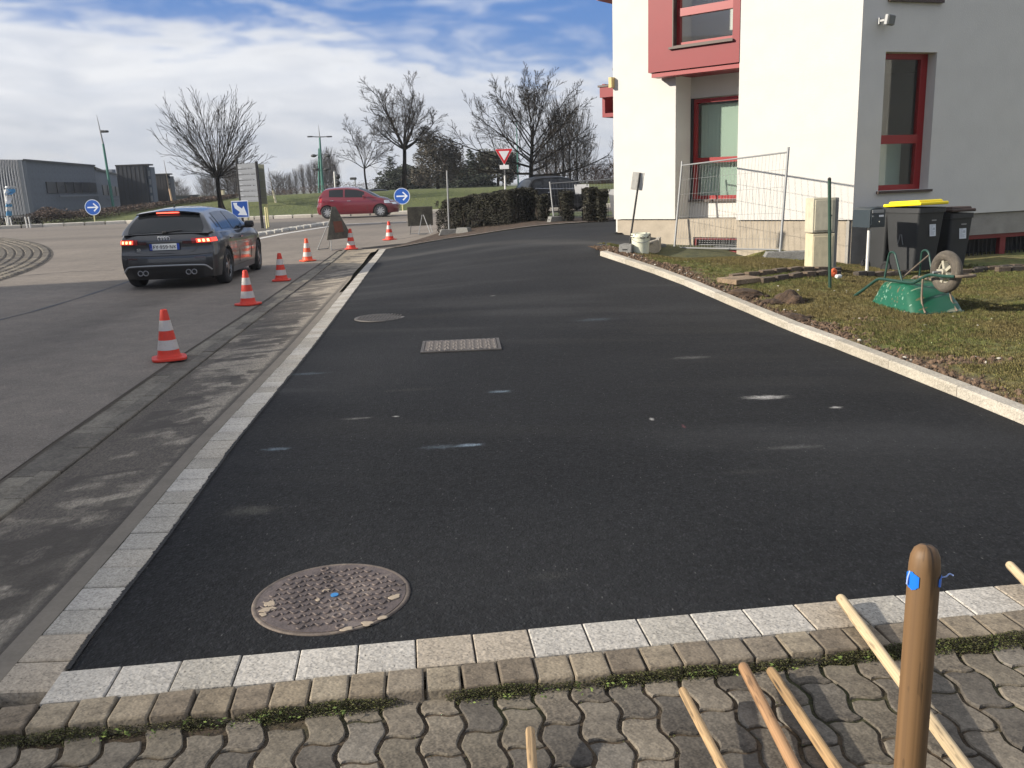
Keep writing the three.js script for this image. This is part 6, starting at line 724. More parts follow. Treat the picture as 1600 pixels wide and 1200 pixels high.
  tower('near dark slate-clad block beside the grey building', 180, 226, 232, 259.5, 325, 76, std(lin(30, 36, 46), 0.6), std(lin(84, 92, 104), 0.6)); tower('farther dark brown-grey block right of the slate-clad block', 231, 259, 263, 273.5, 322, 82, std(lin(46, 44, 46), 0.7), std(lin(60, 64, 72), 0.6));
  { const p = at(281, 310, 100), t = thing('low_shed', 'low dark shed beyond the leaning stake', 'shed', V3(p.x, 0, p.z)); part('wall', bx(3, p.y + 0.2, 3, 0, (p.y + 0.2) / 2, 0), std([0.06, 0.075, 0.07], 0.8), t); part('roof', bx(3.3, 0.15, 3.3, 0, p.y + 0.27, 0), M.darkMetal, t); }
  // railing and banner at the far left edge
  { const r = thing('railing', 'low dark railing at the foot of the ribbed wall', 'railing'); const l = []; for (let px = -10; px <= 52; px += 4) { const p = at(px, 350, 47.5); l.push(rod(V3(p.x, 0.1, p.z), V3(p.x, 0.85, p.z), 0.02, 0.02, 5)); } const a = at(-12, 340, 47.5), b = at(53, 340, 47.5); for (const y of [0.25, 0.55, 0.86]) l.push(rod(V3(a.x, y, a.z), V3(b.x, y, b.z), 0.02, 0.02, 5)); part('rails', mg(l), M.darkMetal, r); const hed = new Mesher(), q = mulberry(91); for (let i = 0; i < 1500; i++) hed.leaf(lerp(a.x, b.x, q()), 0.2 + 0.55 * q(), a.z - 0.4 - q() * 0.6, 0.07, q, mix3([0.02, 0.018, 0.016], [0.06, 0.05, 0.04], q())); const hm = part('planting', hed.geo(), leafMat, r); void hm; }
  { const f = 46.5, t = thing('banner', 'blue and white banner twisted round a white pole', 'banner'); const P = (x, y) => at(x, y, f); t.position.copy(P(14, 358)); const L = v => v.sub(t.position); part('pole', rod(V3(0, -0.3, 0), L(P(7, 296)), 0.05, 0.04, 8), M.whitePaint, t); const cloth = (pts, m) => { const g = new Mesher(); pts.forEach(([x0, x1, y], i) => { const z = 0.12 * Math.sin(i * 2.1); const a = L(P(x0, y)), b = L(P(x1, y)); g.v(a.x, a.y, a.z + z); g.v((a.x + b.x) / 2, (a.y + b.y) / 2, a.z + 0.2 - z); g.v(b.x, b.y, b.z - z); if (i) { const k = i * 3; for (const s of [0, 1]) g.i.push(k - 3 + s, k + s, k - 2 + s, k - 2 + s, k + s, k + 1 + s); } }); const q = g.geo(); q.computeVertexNormals(); return part('cloth', q, Object.assign(m, { side: THREE.DoubleSide }), t); }; const blue = std(lin(74, 140, 186), 0.7), wht = std([0.68, 0.70, 0.72], 0.7); cloth([[8, 24, 291], [9, 24, 294]], wht.clone()); cloth([[9, 24, 295], [18, 23, 300], [9, 20, 304]], blue); cloth([[8, 18, 296], [8, 15, 302]], wht.clone()); cloth([[9, 18, 306], [10, 17, 312], [9, 17, 318]], wht); cloth([[9, 19, 319], [10, 18, 323]], blue.clone()); cloth([[10, 18, 324], [10, 17, 329]], wht.clone()); cloth([[10, 18, 330], [11, 17, 337]], blue.clone()); }
  [[13, 344, 359], [20, 344, 359], [43, 344, 356], [48, 344, 355]].forEach(([px, y0, y1], n) => { const wl = `${['first', 'second', 'third', 'fourth'][n]} short white post from the left by the dark railing`; const p = at(px, y1, 46), t = thing('white_post', wl, 'post', V3(p.x, 0.15, p.z), 0, 'white posts by the railing'); part('post', rod(V3(0, 0, 0), V3(-0.04, 0.62, 0), 0.035, 0.035, 8), M.whitePaint, t); part('cap', new THREE.SphereGeometry(0.04, 8, 6).translate(-0.04, 0.62, 0), M.whitePaint, t); });
}
// ============================================================ site fences, blocks and small things by the building
function fencePanel(label, BL, BR, TL, TR, nw, opts = {}) { const o = thing('mesh_fence', label, 'fence panel', BL.clone().lerp(BR, 0.5)), c = o.position.clone(), q = p => p.clone().sub(c), m = opts.mat || M.galv, r = 0.021; const [bl, br, tl, tr] = [BL, BR, TL, TR].map(q); const P = (s, t) => bl.clone().lerp(br, s).lerp(tl.clone().lerp(tr, s), t); part('post', rod(bl, tl, r, r, 10), m, o); part('post', rod(br, tr, r, r, 10), m, o); part('rail', rod(P(0, 0.955), P(1, 0.955), 0.015, 0.015, 8), m, o); part('rail', rod(P(0, 0.06), P(1, 0.06), 0.015, 0.015, 8), m, o); const w = []; for (let i = 1; i < nw; i++) w.push(rod(P(i / nw, 0.06), P(i / nw, 0.955), 0.0022, 0.0022, 4, true)); for (const t of [0.16, 0.40, 0.64, 0.80]) w.push(rod(P(0, t), P(1, t), 0.0026, 0.0026, 4, true)); part('wire_mesh', mg(w), m, o); return o; }
function footBlock(label, pos, turn, s = 1) { const o = thing('concrete_foot', label, 'concrete block', pos, turn, 'concrete feet by the fences'); const sh = new THREE.Shape([[-0.34, 0], [0.34, 0], [0.27, 0.145], [-0.27, 0.145]].map(p => new THREE.Vector2(p[0] * s, p[1]))); const g = new THREE.ExtrudeGeometry(sh, { depth: 0.20, bevelEnabled: true, bevelSize: 0.008, bevelThickness: 0.008, bevelSegments: 2 }).translate(0, 0, -0.1); part('block', boxUV(g), M.block, o); for (const x of [-0.14, 0.0, 0.14]) part('socket', rbx(0.065 * s, 0.012, 0.10, 0.004, x * s, 0.149, 0), x ? M.black : M.concrete, o); part('grip_hole', mg([rbx(0.008, 0.05, 0.09, 0.003, -0.318 * s, 0.055, 0)]), M.black, o); return o; }
{
  const BL = G(1053, 398, lawnH), BR = G(1218, 410, lawnH); BL.y += 0.03; BR.y += 0.10; fencePanel('galvanised mesh fence panel leaning by the white building', BL, BR, at(1066, 252, -BL.z + 0.22), at(1232, 230, -BR.z + 0.16), 34);
  footBlock('grey concrete fence foot holding the near fence post', onLand(BR.x + 0.10, -BR.z - 0.02, lawnH, 0.03), -0.12, 1.15); const b2 = G(1028, 397, lawnH); footBlock('grey concrete fence foot right of the white bucket', onLand(b2.x, -b2.z + 0.05, lawnH, 0.04), 0.1, 0.5);
  const c1 = at(859, 284, 24.6), c2 = onLand(at(866, 347, 24.4).x, 24.4, land, 0.02), d1 = at(985, 275, 25.6), d2 = onLand(at(990, 340, 25.4).x, 25.4, land, 0.02); const fpn = fencePanel('mesh fence panel closing the far end of the driveway', c2, d2, c1, d1, 26); void fpn; footBlock('concrete fence foot at the far mesh panel', onLand(c2.x + 0.06, 24.35, land, 0.0), 0.4, 0.7);
  const bd = (label, pts, f) => { const o = thing('white_board', label, 'board', at(pts[0][0], pts[0][1], f)); const s = pts.map(p => at(p[0], p[1], f).sub(o.position)); const sh = new THREE.Shape(s.map(p => new THREE.Vector2(p.x, p.y))); part('panel', new THREE.ExtrudeGeometry(sh, { depth: 0.012, bevelEnabled: false }), M.signWhite, o); const a = s[0], b = s[1]; part('tie', mg([bx(0.02, 0.05, 0.03, a.x + 0.05, a.y - 0.02, 0), bx(0.02, 0.05, 0.03, b.x - 0.05, b.y - 0.02, 0)]), M.black, o); };
  bd('white board hung on the far mesh fence panel', [[897, 288.5], [920, 287.5], [922, 302], [899, 303.5]], 24.55); bd('white board leaning by the corner of the white building', [[949.5, 296.5], [964, 295], [968, 340], [957.5, 339]], 24.3);
  // thin metal post with blocks by the hedge
  const tp = G(702, 367), o = thing('metal_post', 'thin grey metal post standing before the hedge', 'post', onLand(tp.x, -tp.z)), tt = at(698.3, 267, -tp.z).sub(o.position); part('post', rod(V3(0, 0, 0), tt, 0.024, 0.024, 10), M.galv, o); part('cap', new THREE.CylinderGeometry(0.027, 0.027, 0.02, 10).translate(tt.x, tt.y, tt.z), M.galv, o);
  footBlock('concrete fence foot at the thin metal post', onLand(tp.x + 0.05, -tp.z, land, 0.0), 0.15, 1.0); const b3 = G(718, 366); footBlock('concrete fence foot right of the thin metal post', onLand(b3.x + 0.12, -b3.z + 0.15, land, 0.0), -0.5, 0.6);
}
{ // board on a black stick in a small block
  const b = G(978, 397, lawnH), o = thing('stick_sign', 'small grey board on a slanted black stick beside the bucket', 'sign', V3(b.x, b.y + 0.03, b.z)), f = -b.z, P = (x, y) => at(x, y, f).sub(o.position); part('stick', rod(P(982.5, 390), P(1000, 270), 0.017, 0.017, 8), M.black, o); const c = P(996.5, 283), g = rbx(0.205, 0.295, 0.012, 0.006); const p = part('board', g, M.signBack, o); p.position.set(c.x, c.y, c.z - 0.03); p.rotation.set(0.05, -0.28, -0.13); footBlock('small concrete block holding the slanted black stick', V3(b.x + 0.03, b.y + 0.02, b.z), 1.2, 0.62);
}
{ // bucket
  const b = G(1001, 400.5, lawnH), o = thing('bucket', 'dirty white plastic bucket on the corner of the lawn', 'bucket', V3(b.x, b.y + 0.02, b.z)), white = std(lin(226, 228, 206), 0.5, { map: wearTex }); part('pail', new THREE.LatheGeometry([[0.0, 0.0], [0.128, 0.0], [0.136, 0.01], [0.158, 0.30], [0.168, 0.302], [0.170, 0.33], [0.162, 0.335], [0.166, 0.37], [0.160, 0.376], [0.152, 0.372], [0.150, 0.32], [0.13, 0.02], [0, 0.02]].map(p => new THREE.Vector2(p[0], p[1])), 40), white, o); part('contents', new THREE.CylinderGeometry(0.15, 0.15, 0.02, 30).translate(0, 0.345, 0), std([0.05, 0.04, 0.03], 1, { map: soilTex }), o); const sp = []; const r = mulberry(15); for (let i = 0; i < 34; i++) { const a = r() * 6.28, y = 0.30 + 0.06 * r(); sp.push(new THREE.SphereGeometry(0.006 + 0.009 * r(), 6, 4).scale(1.3, 0.8, 1.3).translate(Math.cos(a) * 0.166, y, Math.sin(a) * 0.166)); } part('dirt_splashes', mg(sp), std([0.07, 0.055, 0.045], 1), o); const hp = []; for (let i = 0; i <= 12; i++) { const a = i / 12 * Math.PI; hp.push(V3(0.171 * Math.cos(a), 0.315 - 0.09 * Math.sin(a), 0.171 * Math.sin(a) * 0.98 + 0.006)); } part('handle', tube(hp, 0.004, 6, 24), M.galv, o);
}
{ // utility cabinets
  const b = G(1274, 427, lawnH), cream = std(lin(206, 196, 166), 0.7, { map: wearTex }), o = thing('meter_cabinet', 'two stacked cream meter cabinets against the white building', 'cabinet', V3(b.x + 0.08, b.y - 0.02, b.z - 0.10), 0.10); part('lower_box', rbx(0.34, 0.60, 0.26, 0.012, 0, 0.30, 0), cream, o); part('upper_box', rbx(0.345, 0.50, 0.27, 0.012, -0.012, 0.865, 0), std(lin(196, 190, 168), 0.7, { map: wearTex }), o); part('door', rbx(0.27, 0.44, 0.014, 0.006, -0.02, 0.865, 0.139), std(lin(200, 194, 172), 0.65, { map: wearTex }), o); part('door', rbx(0.29, 0.52, 0.014, 0.006, -0.01, 0.30, 0.134), cream, o); part('lock', new THREE.CylinderGeometry(0.012, 0.012, 0.012, 10).rotateX(Math.PI / 2).translate(0.09, 0.86, 0.15), M.darkMetal, o); part('back_plate', rbx(0.10, 1.1, 0.12, 0.01, 0.22, 0.56, -0.05), std([0.2, 0.2, 0.19], 0.8), o);
  const gp = G(1297, 457, lawnH), g2 = thing('green_post', 'thin dark green post standing in the lawn', 'post', V3(gp.x, gp.y, gp.z)), t = at(1296, 280, -gp.z).sub(g2.position); part('post', rod(V3(0, -0.05, 0), t, 0.021, 0.021, 10), std(lin(30, 62, 48), 0.5), g2); part('cap', new THREE.SphereGeometry(0.024, 10, 8).translate(t.x, t.y, t.z), M.black, g2);
  const is = at(1300.5, 421, -gp.z - 0.02 + 0.6), g3 = thing('tape_end', 'orange and white scrap of marking tape on the lawn', 'tape', V3(is.x + 0.02, lawnH(is.x, -is.z) + 0.05, is.z)); part('roll', new THREE.TorusGeometry(0.04, 0.022, 8, 16).rotateY(0.6).translate(0, 0.12, 0), std(lin(226, 106, 60), 0.6), g3); part('scrap', rbx(0.10, 0.05, 0.06, 0.02, 0.06, 0.07, 0.02, 0.5, 0.3), std(lin(216, 218, 210), 0.7), g3);
}
{ // mailbox on a white post
  const b = G(1354, 430, lawnH), slate = std(lin(46, 56, 62), 0.45), o = thing('mailbox', 'dark slate mailbox on a white post by the wall corner', 'mailbox', V3(b.x, b.y, b.z), 0); const h0 = at(1356, 354, -b.z).y - b.y; part('post', rod(V3(0, -0.05, 0), V3(0, h0 + 0.05, 0), 0.024, 0.024, 12), M.whitePaint, o); const sh = new THREE.Shape(); sh.moveTo(-0.145, 0); sh.lineTo(0.145, 0); sh.lineTo(0.145, 0.255); sh.quadraticCurveTo(0.0, 0.325, -0.145, 0.255); sh.lineTo(-0.145, 0); const g = new THREE.ExtrudeGeometry(sh, { depth: 0.36, bevelEnabled: true, bevelSize: 0.006, bevelThickness: 0.006, bevelSegments: 2 }).translate(0, h0, -0.2);
  const box = new THREE.Group(); void box; part('box', g.clone().rotateY(0.36), slate, o); const D = (nm, gg, m) => part(nm, gg.rotateY(0.36), m, o); D('slot_flap', rbx(0.23, 0.05, 0.01, 0.004, 0, h0 + 0.235, 0.171), M.galv); D('door', rbx(0.25, 0.165, 0.008, 0.004, 0, h0 + 0.11, 0.17), slate); D('name_plate', bx(0.09, 0.03, 0.006, 0.06, h0 + 0.165, 0.178), M.signWhite); D('lock', new THREE.CylinderGeometry(0.012, 0.012, 0.01, 12).rotateX(1.5708).translate(0.02, h0 + 0.08, 0.178), M.chrome); D('badge', bx(0.03, 0.02, 0.006, -0.10, h0 + 0.165, 0.178), M.galv);
}
{ // wheelie bins
  const dark = std(lin(46, 48, 50), 0.6, { map: wearTex }), label = std([1, 1, 1], 0.7, { map: canvasTex(128, 192, (x) => { x.fillStyle = '#cfd3d6'; x.fillRect(0, 0, 128, 192); x.fillStyle = '#8b9196'; const r = mulberry(4); for (let y = 16; y < 170; y += 15) x.fillRect(14, y, 40 + r() * 60, 5); x.fillStyle = '#a8adb2'; x.fillRect(70, 60, 40, 40); }) });
  const bin = (lab, pos, turn, w, d, h, lidM, lidUp, mark) => { const o = thing('wheelie_bin', lab, 'bin', pos, turn, 'wheelie bins by the wall'); const m = new Mesher(), ring = (y, a, b) => { const p = [], n = 6; for (const [sx, sz, a0] of [[1, 1, 0], [-1, 1, 1], [-1, -1, 2], [1, -1, 3]]) for (let i = 0; i < n; i++) { const t = (a0 + i / (n - 1)) * Math.PI / 2, r = 0.045; p.push([sx * (a - r) + r * Math.cos(t), y, sz * (b - r) + r * Math.sin(t)]); } return p; }; const rows = [ring(0.07, w * 0.39, d * 0.34), ring(h * 0.55, w * 0.445, d * 0.42), ring(h - 0.10, w * 0.475, d * 0.465), ring(h - 0.095, w * 0.5, d * 0.5), ring(h - 0.02, w * 0.5, d * 0.5)]; rows.forEach((r, k) => r.forEach((p, i) => { m.v(...p, 0, 1, 0, null, i * 0.1, p[1]); if (k) { const n = r.length, j = (i + 1) % n, a = (k - 1) * n; m.i.push(a + i, a + n + i, a + j, a + j, a + n + i, a + n + j); } })); const g = m.geo(); g.computeVertexNormals(); part('body', toCreasedNormals(g, 0.6), Object.assign(dark.clone(), { side: THREE.DoubleSide }), o); part('bottom', bx(w * 0.75, 0.02, d * 0.62, 0, 0.075, 0), dark, o);
    const lg = mg([rbx(w * 1.04, 0.05, d * 1.06, 0.02, 0, 0, d * 0.5), rbx(w * 0.9, 0.06, d * 0.86, 0.03, 0, 0.03, d * 0.5)]); lg.rotateX(-lidUp).translate(0, h + 0.012, -d * 0.5); part('lid', lg, lidM, o); part('hinge', rod(V3(-w * 0.46, h + 0.0, -d * 0.54), V3(w * 0.46, h, -d * 0.54), 0.02, 0.02, 8), dark, o); for (const s of [-1, 1]) { const wg = mg([new THREE.TorusGeometry(0.08, 0.026, 10, 24).rotateY(1.5708), new THREE.CylinderGeometry(0.066, 0.066, 0.03, 18).rotateZ(1.5708)]); const wh = part('wheel', wg, M.rubber, o); wh.position.set(s * w * 0.43, 0.105, -d * 0.42); }
    const lb = part('sticker', new THREE.PlaneGeometry(0.135, 0.19), label, o); lb.position.set(w * 0.08, h * 0.66, d * 0.455); lb.rotation.x = -0.085; part('number', bx(0.10, 0.02, 0.003, w * 0.08, h * 0.80, d * 0.475), M.galv, o); if (mark) { const a = []; const y = h * 0.52, x = -w * 0.468; for (const s of [-1, 1]) a.push(rod(V3(x, y, s * 0.03), V3(x - 0.002, y - 0.07, s * 0.055), 0.006, 0.006, 5), rod(V3(x, y + 0.09, s * 0.014), V3(x, y, s * 0.03), 0.006, 0.006, 5)); part('mark', mg(a), M.galv, o); } return o; };
  const y = lawnH(6.6, 14.5) - 0.02; bin('dark wheelie bin with a bright yellow lid', at(1424, 420, 14.35).setY(y), 0.42, 0.60, 0.70, 1.09, std(lin(240, 216, 20), 0.45), 0.05, true); bin('smaller dark wheelie bin with a brownish lid, farthest right', at(1480, 420, 14.6).setY(y), 0.28, 0.46, 0.52, 0.97, std(lin(62, 48, 42), 0.7), 0.03, false); bin('dark wheelie bin half hidden behind the mailbox', at(1382, 420, 14.9).setY(y), 0.32, 0.50, 0.52, 1.0, std(lin(40, 42, 44), 0.6), 0.02, false);
}
{ // overturned wheelbarrow
  const c = G(1420, 488, lawnH), o = thing('wheelbarrow', 'green wheelbarrow lying upside down on the lawn', 'wheelbarrow', V3(c.x + 0.10, c.y + 0.03, c.z - 0.08), -1.38);
  const paintT = canvasTex(512, 256, (x, w, h) => { x.fillStyle = '#12563d'; x.fillRect(0, 0, w, h); const r = mulberry(31); for (let i = 0; i < 900; i++) { x.fillStyle = r() < 0.5 ? `rgba(10,70,50,${0.1 + 0.2 * r()})` : `rgba(40,104,80,${0.08 + 0.16 * r()})`; const s = 2 + 18 * r() * r(); x.fillRect(r() * w, r() * h, s * 2, s * 0.6); } for (let i = 0; i < 190; i++) { x.fillStyle = ['rgba(170,158,134,.6)', 'rgba(140,90,60,.6)', 'rgba(200,196,180,.5)'][i % 3]; const s = 2 + 7 * r() * r(); x.beginPath(); x.ellipse(r() * w, r() * h, s * 1.4, s, r() * 3, 0, 7); x.fill(); } });
  const green = std([1, 1, 1], 0.42, { map: paintT, side: THREE.DoubleSide }), steel = std(lin(32, 70, 60), 0.45, { map: wearTex }), rusty = std(lin(132, 118, 100), 0.7, { map: rustTex }), inner = std(lin(60, 92, 78), 0.6, { map: rustTex, side: THREE.DoubleSide }); void inner;
  // local x: length, wheel at +x; y up; tray upside down
  const ring = (y, x0, x1, w, r) => { const p = []; for (const [cx, cz, a] of [[x1 - r, w - r, 0], [x0 + r, w - r, 1], [x0 + r, -w + r, 2], [x1 - r, -w + r, 3]]) for (let i = 0; i < 6; i++) { const t = (a + i / 5) * Math.PI / 2; p.push([cx + r * Math.cos(t), y, -(cz + r * Math.sin(t))]); } return p; };
  const rows = [ring(0.0, -0.46, 0.47, 0.335, 0.13), ring(0.012, -0.455, 0.465, 0.33, 0.13), ring(0.08, -0.43, 0.42, 0.31, 0.13), ring(0.16, -0.40, 0.35, 0.285, 0.13), ring(0.24, -0.37, 0.27, 0.255, 0.12), ring(0.285, -0.34, 0.21, 0.23, 0.11), ring(0.305, -0.30, 0.16, 0.20, 0.10)], m = new Mesher(); rows.forEach((r, k) => r.forEach((p, i) => { const dent = k > 1 ? 0.012 * (fbm(p[0] * 6 + 3, p[2] * 6 + p[1] * 7, 307, 2) - 0.5) : 0; m.v(p[0] + dent, p[1] + dent * 0.6, p[2] * (1 + dent * 2), 0, 1, 0, null, (p[0] + 0.5) * 1.0, p[1] * 1.6 + (p[2] + 0.3) * 0.4); if (k) { const n = r.length, j = (i + 1) % n, a = (k - 1) * n; m.i.push(a + i, a + j, a + n + i, a + j, a + n + j, a + n + i); } })); const top = m.count - 24; for (let i = 1; i < 23; i++) m.i.push(top, top + i, top + i + 1); const tg = m.geo(); tg.computeVertexNormals(); part('tray', toCreasedNormals(tg, 1.3), green, o); part('rim', tube(ring(0.006, -0.465, 0.475, 0.34, 0.13).map(p => V3(...p)), 0.011, 6, 90, 0.5, true), steel, o);
  for (const s of [-1, 1]) { part('frame_tube', tube([V3(-0.86, 0.02, s * 0.30), V3(-0.60, 0.17, s * 0.28), V3(-0.40, 0.30, s * 0.25), V3(-0.28, 0.325, s * 0.235), V3(0.16, 0.325, s * 0.19), V3(0.28, 0.37, s * 0.17), V3(0.42, 0.435, s * 0.145), V3(0.60, 0.44, s * 0.13), V3(0.80, 0.45, s * 0.12)], 0.0175, 10, 70), s > 0 ? steel : rusty, o); part('grip', tube([V3(-0.97, -0.01, s * 0.31), V3(-0.90, 0.005, s * 0.303), V3(-0.82, 0.04, s * 0.297)], 0.021, 10, 12), M.black, o);
    part('leg', tube([V3(0.02, 0.33, s * 0.20), V3(-0.10, 0.60, s * 0.215), V3(-0.125, 0.635, s * 0.215), V3(-0.165, 0.65, s * 0.215), V3(-0.21, 0.64, s * 0.215), V3(-0.235, 0.60, s * 0.215), V3(-0.27, 0.33, s * 0.23)], 0.013, 6, 50, 0.3).scale(1, 1, 1), steel, o); part('front_stay', tube([V3(0.33, 0.395, s * 0.16), V3(0.36, 0.20, s * 0.18), V3(0.40, 0.09, s * 0.19), V3(0.47, 0.02, s * 0.20)], 0.011, 8, 24), rusty, o); }
  part('leg_brace', rod(V3(-0.10, 0.60, -0.215), V3(0.0, 0.36, 0.19), 0.009, 0.009, 6), rusty, o); part('front_bar', tube([V3(0.80, 0.45, -0.12), V3(0.835, 0.452, -0.07), V3(0.84, 0.452, 0), V3(0.835, 0.452, 0.07), V3(0.80, 0.45, 0.12)], 0.0175, 10, 30), rusty, o);
  const wheel = new THREE.Group(); wheel.name = 'wheel'; o.add(wheel); wheel.position.set(0.50, 0.47, 0); wheel.scale.setScalar(1.16); part('tyre', mg([new THREE.TorusGeometry(0.15, 0.05, 16, 40)]), std(lin(104, 98, 88), 0.95, { map: rustTex }), wheel); const pale = std(lin(176, 172, 156), 0.6, { map: wearTex }); const sp = [new THREE.TorusGeometry(0.105, 0.012, 8, 32), new THREE.CylinderGeometry(0.03, 0.03, 0.11, 14).rotateX(1.5708)]; for (let i = 0; i < 5; i++) sp.push(bx(0.03, 0.10, 0.05, 0, 0.06, 0).rotateZ(i * 1.2566 + 0.3)); part('rim', mg(sp), pale, wheel); part('axle', rod(V3(0, 0, -0.14), V3(0, 0, 0.14), 0.012, 0.012, 8), M.galv, wheel);
}
{ // brick edging and slab in the lawn, loose clods
  const bm = [[0.155, 0.118, 0.088], [0.125, 0.098, 0.078], [0.19, 0.14, 0.098], [0.10, 0.084, 0.070]].map(c => std(c, 0.95, { map: stoneTex, bumpMap: speckleBump, bumpScale: 0.0025 })), bg = [0, 1].map(i => boxUV(rbx(0.205, 0.075, 0.10, 0.008, 0, 0, 0, 0, 0, 0, 1)).translate(0, 0.03, i * 0.004));
  const row = (label, a, b, n, dy = 0) => { const o = thing('brick_edging', label, 'brick edging', G(a[0], a[1], lawnH)); const A = G(a[0], a[1], lawnH), B = G(b[0], b[1], lawnH), th = Math.atan2(B.x - A.x, -(B.z - A.z)); n = Math.max(3, Math.round(A.distanceTo(B) / 0.245)); for (let i = 0; i < n; i++) { const t = (i + 0.5) / n, x = lerp(A.x, B.x, t), z = lerp(A.z, B.z, t); const p = part('brick', bg[i % 2], bm[Math.floor(rr(0, 3.99))], o); p.position.set(x - A.x + rr(-0.01, 0.01), lawnH(x, -z) + 0.055 + dy - A.y, z - A.z + rr(-0.01, 0.01)); p.rotation.set(rr(-0.06, 0.06), Math.PI / 2 - th + rr(-0.10, 0.10), rr(-0.05, 0.05)); } };
  row('front row of dark edging bricks between tan slab and green post', [1187, 449], [1312, 436], 10); row('rear row of dark edging bricks behind the tan slab', [1140, 443], [1312, 431.5], 13); row('short row of edging bricks below the mailbox', [1335, 437], [1420, 434], 6); row('edging bricks right of the wheelbarrow wheel', [1478, 436], [1535, 431], 5); row('edging bricks at the right edge of the lawn', [1520, 430], [1600, 424], 7); row('stacked edging bricks below the basement window', [1555, 431], [1640, 426], 7, 0.01);
  const s = G(1157, 446.5, lawnH), o = thing('tan_slab', 'flat tan stone slab at the start of the brick rows', 'slab', V3(s.x, s.y + 0.045, s.z), 0.35); part('slab', boxUV(rbx(0.50, 0.07, 0.42, 0.012, 0, 0.035, 0, 0.1)), std([0.34, 0.25, 0.165], 0.95, { map: stoneTex, bumpMap: speckleBump, bumpScale: 0.0025 }), o); part('chip', boxUV(rbx(0.15, 0.06, 0.16, 0.012, 0.33, 0.03, 0.1, 0.5)), std([0.24, 0.19, 0.14], 0.95, { map: stoneTex }), o);
  const clod = (label, px, py, w, h, seed) => { const p = G(px, py, lawnH), g = new THREE.IcosahedronGeometry(1, 5), q = g.attributes.position; for (let i = 0; i < q.count; i++) { const x = q.getX(i), y = q.getY(i), z = q.getZ(i), k = 0.72 + 0.5 * fbm(x * 2 + seed, y * 2 + z * 2.3, seed, 3) + 0.20 * (fbm(x * 8 + seed, y * 8 + z * 7, seed + 3, 3) - 0.5); q.setXYZ(i, x * k * w, Math.max(-0.05, y * k * h), z * k * w * 0.72); } const mw = mergeVertices(g.deleteAttribute('normal').deleteAttribute('uv'), 1e-4); mw.computeVertexNormals(); const o2 = thing('soil_heap', label, 'soil heap', V3(p.x, p.y + 0.03, p.z), seed); part('heap', boxUV(mw), M.soil, o2); const r = mulberry(seed), cr = []; for (let i = 0; i < 26; i++) { const a = r() * 6.28, d = w * (0.5 + 0.7 * r()), s2 = 0.012 + 0.02 * r(); cr.push(new THREE.IcosahedronGeometry(s2, 1).scale(1, 0.8, 1.2).translate(Math.cos(a) * d, 0.02 + 0.1 * h * r(), Math.sin(a) * d * 0.8)); } part('crumbs', mg(cr), M.soil, o2); };
  clod('rounded brown heap of soil near the kerb and green post', 1232, 478, 0.24, 0.15, 5); clod('long brown heap of soil before the tan slab', 1165, 467, 0.26, 0.10, 9); clod('small clod of soil left of the rounded heap', 1205, 480, 0.15, 0.07, 12); clod('flat earth clump with grass near the kerb', 1240, 505, 0.20, 0.07, 15);
}
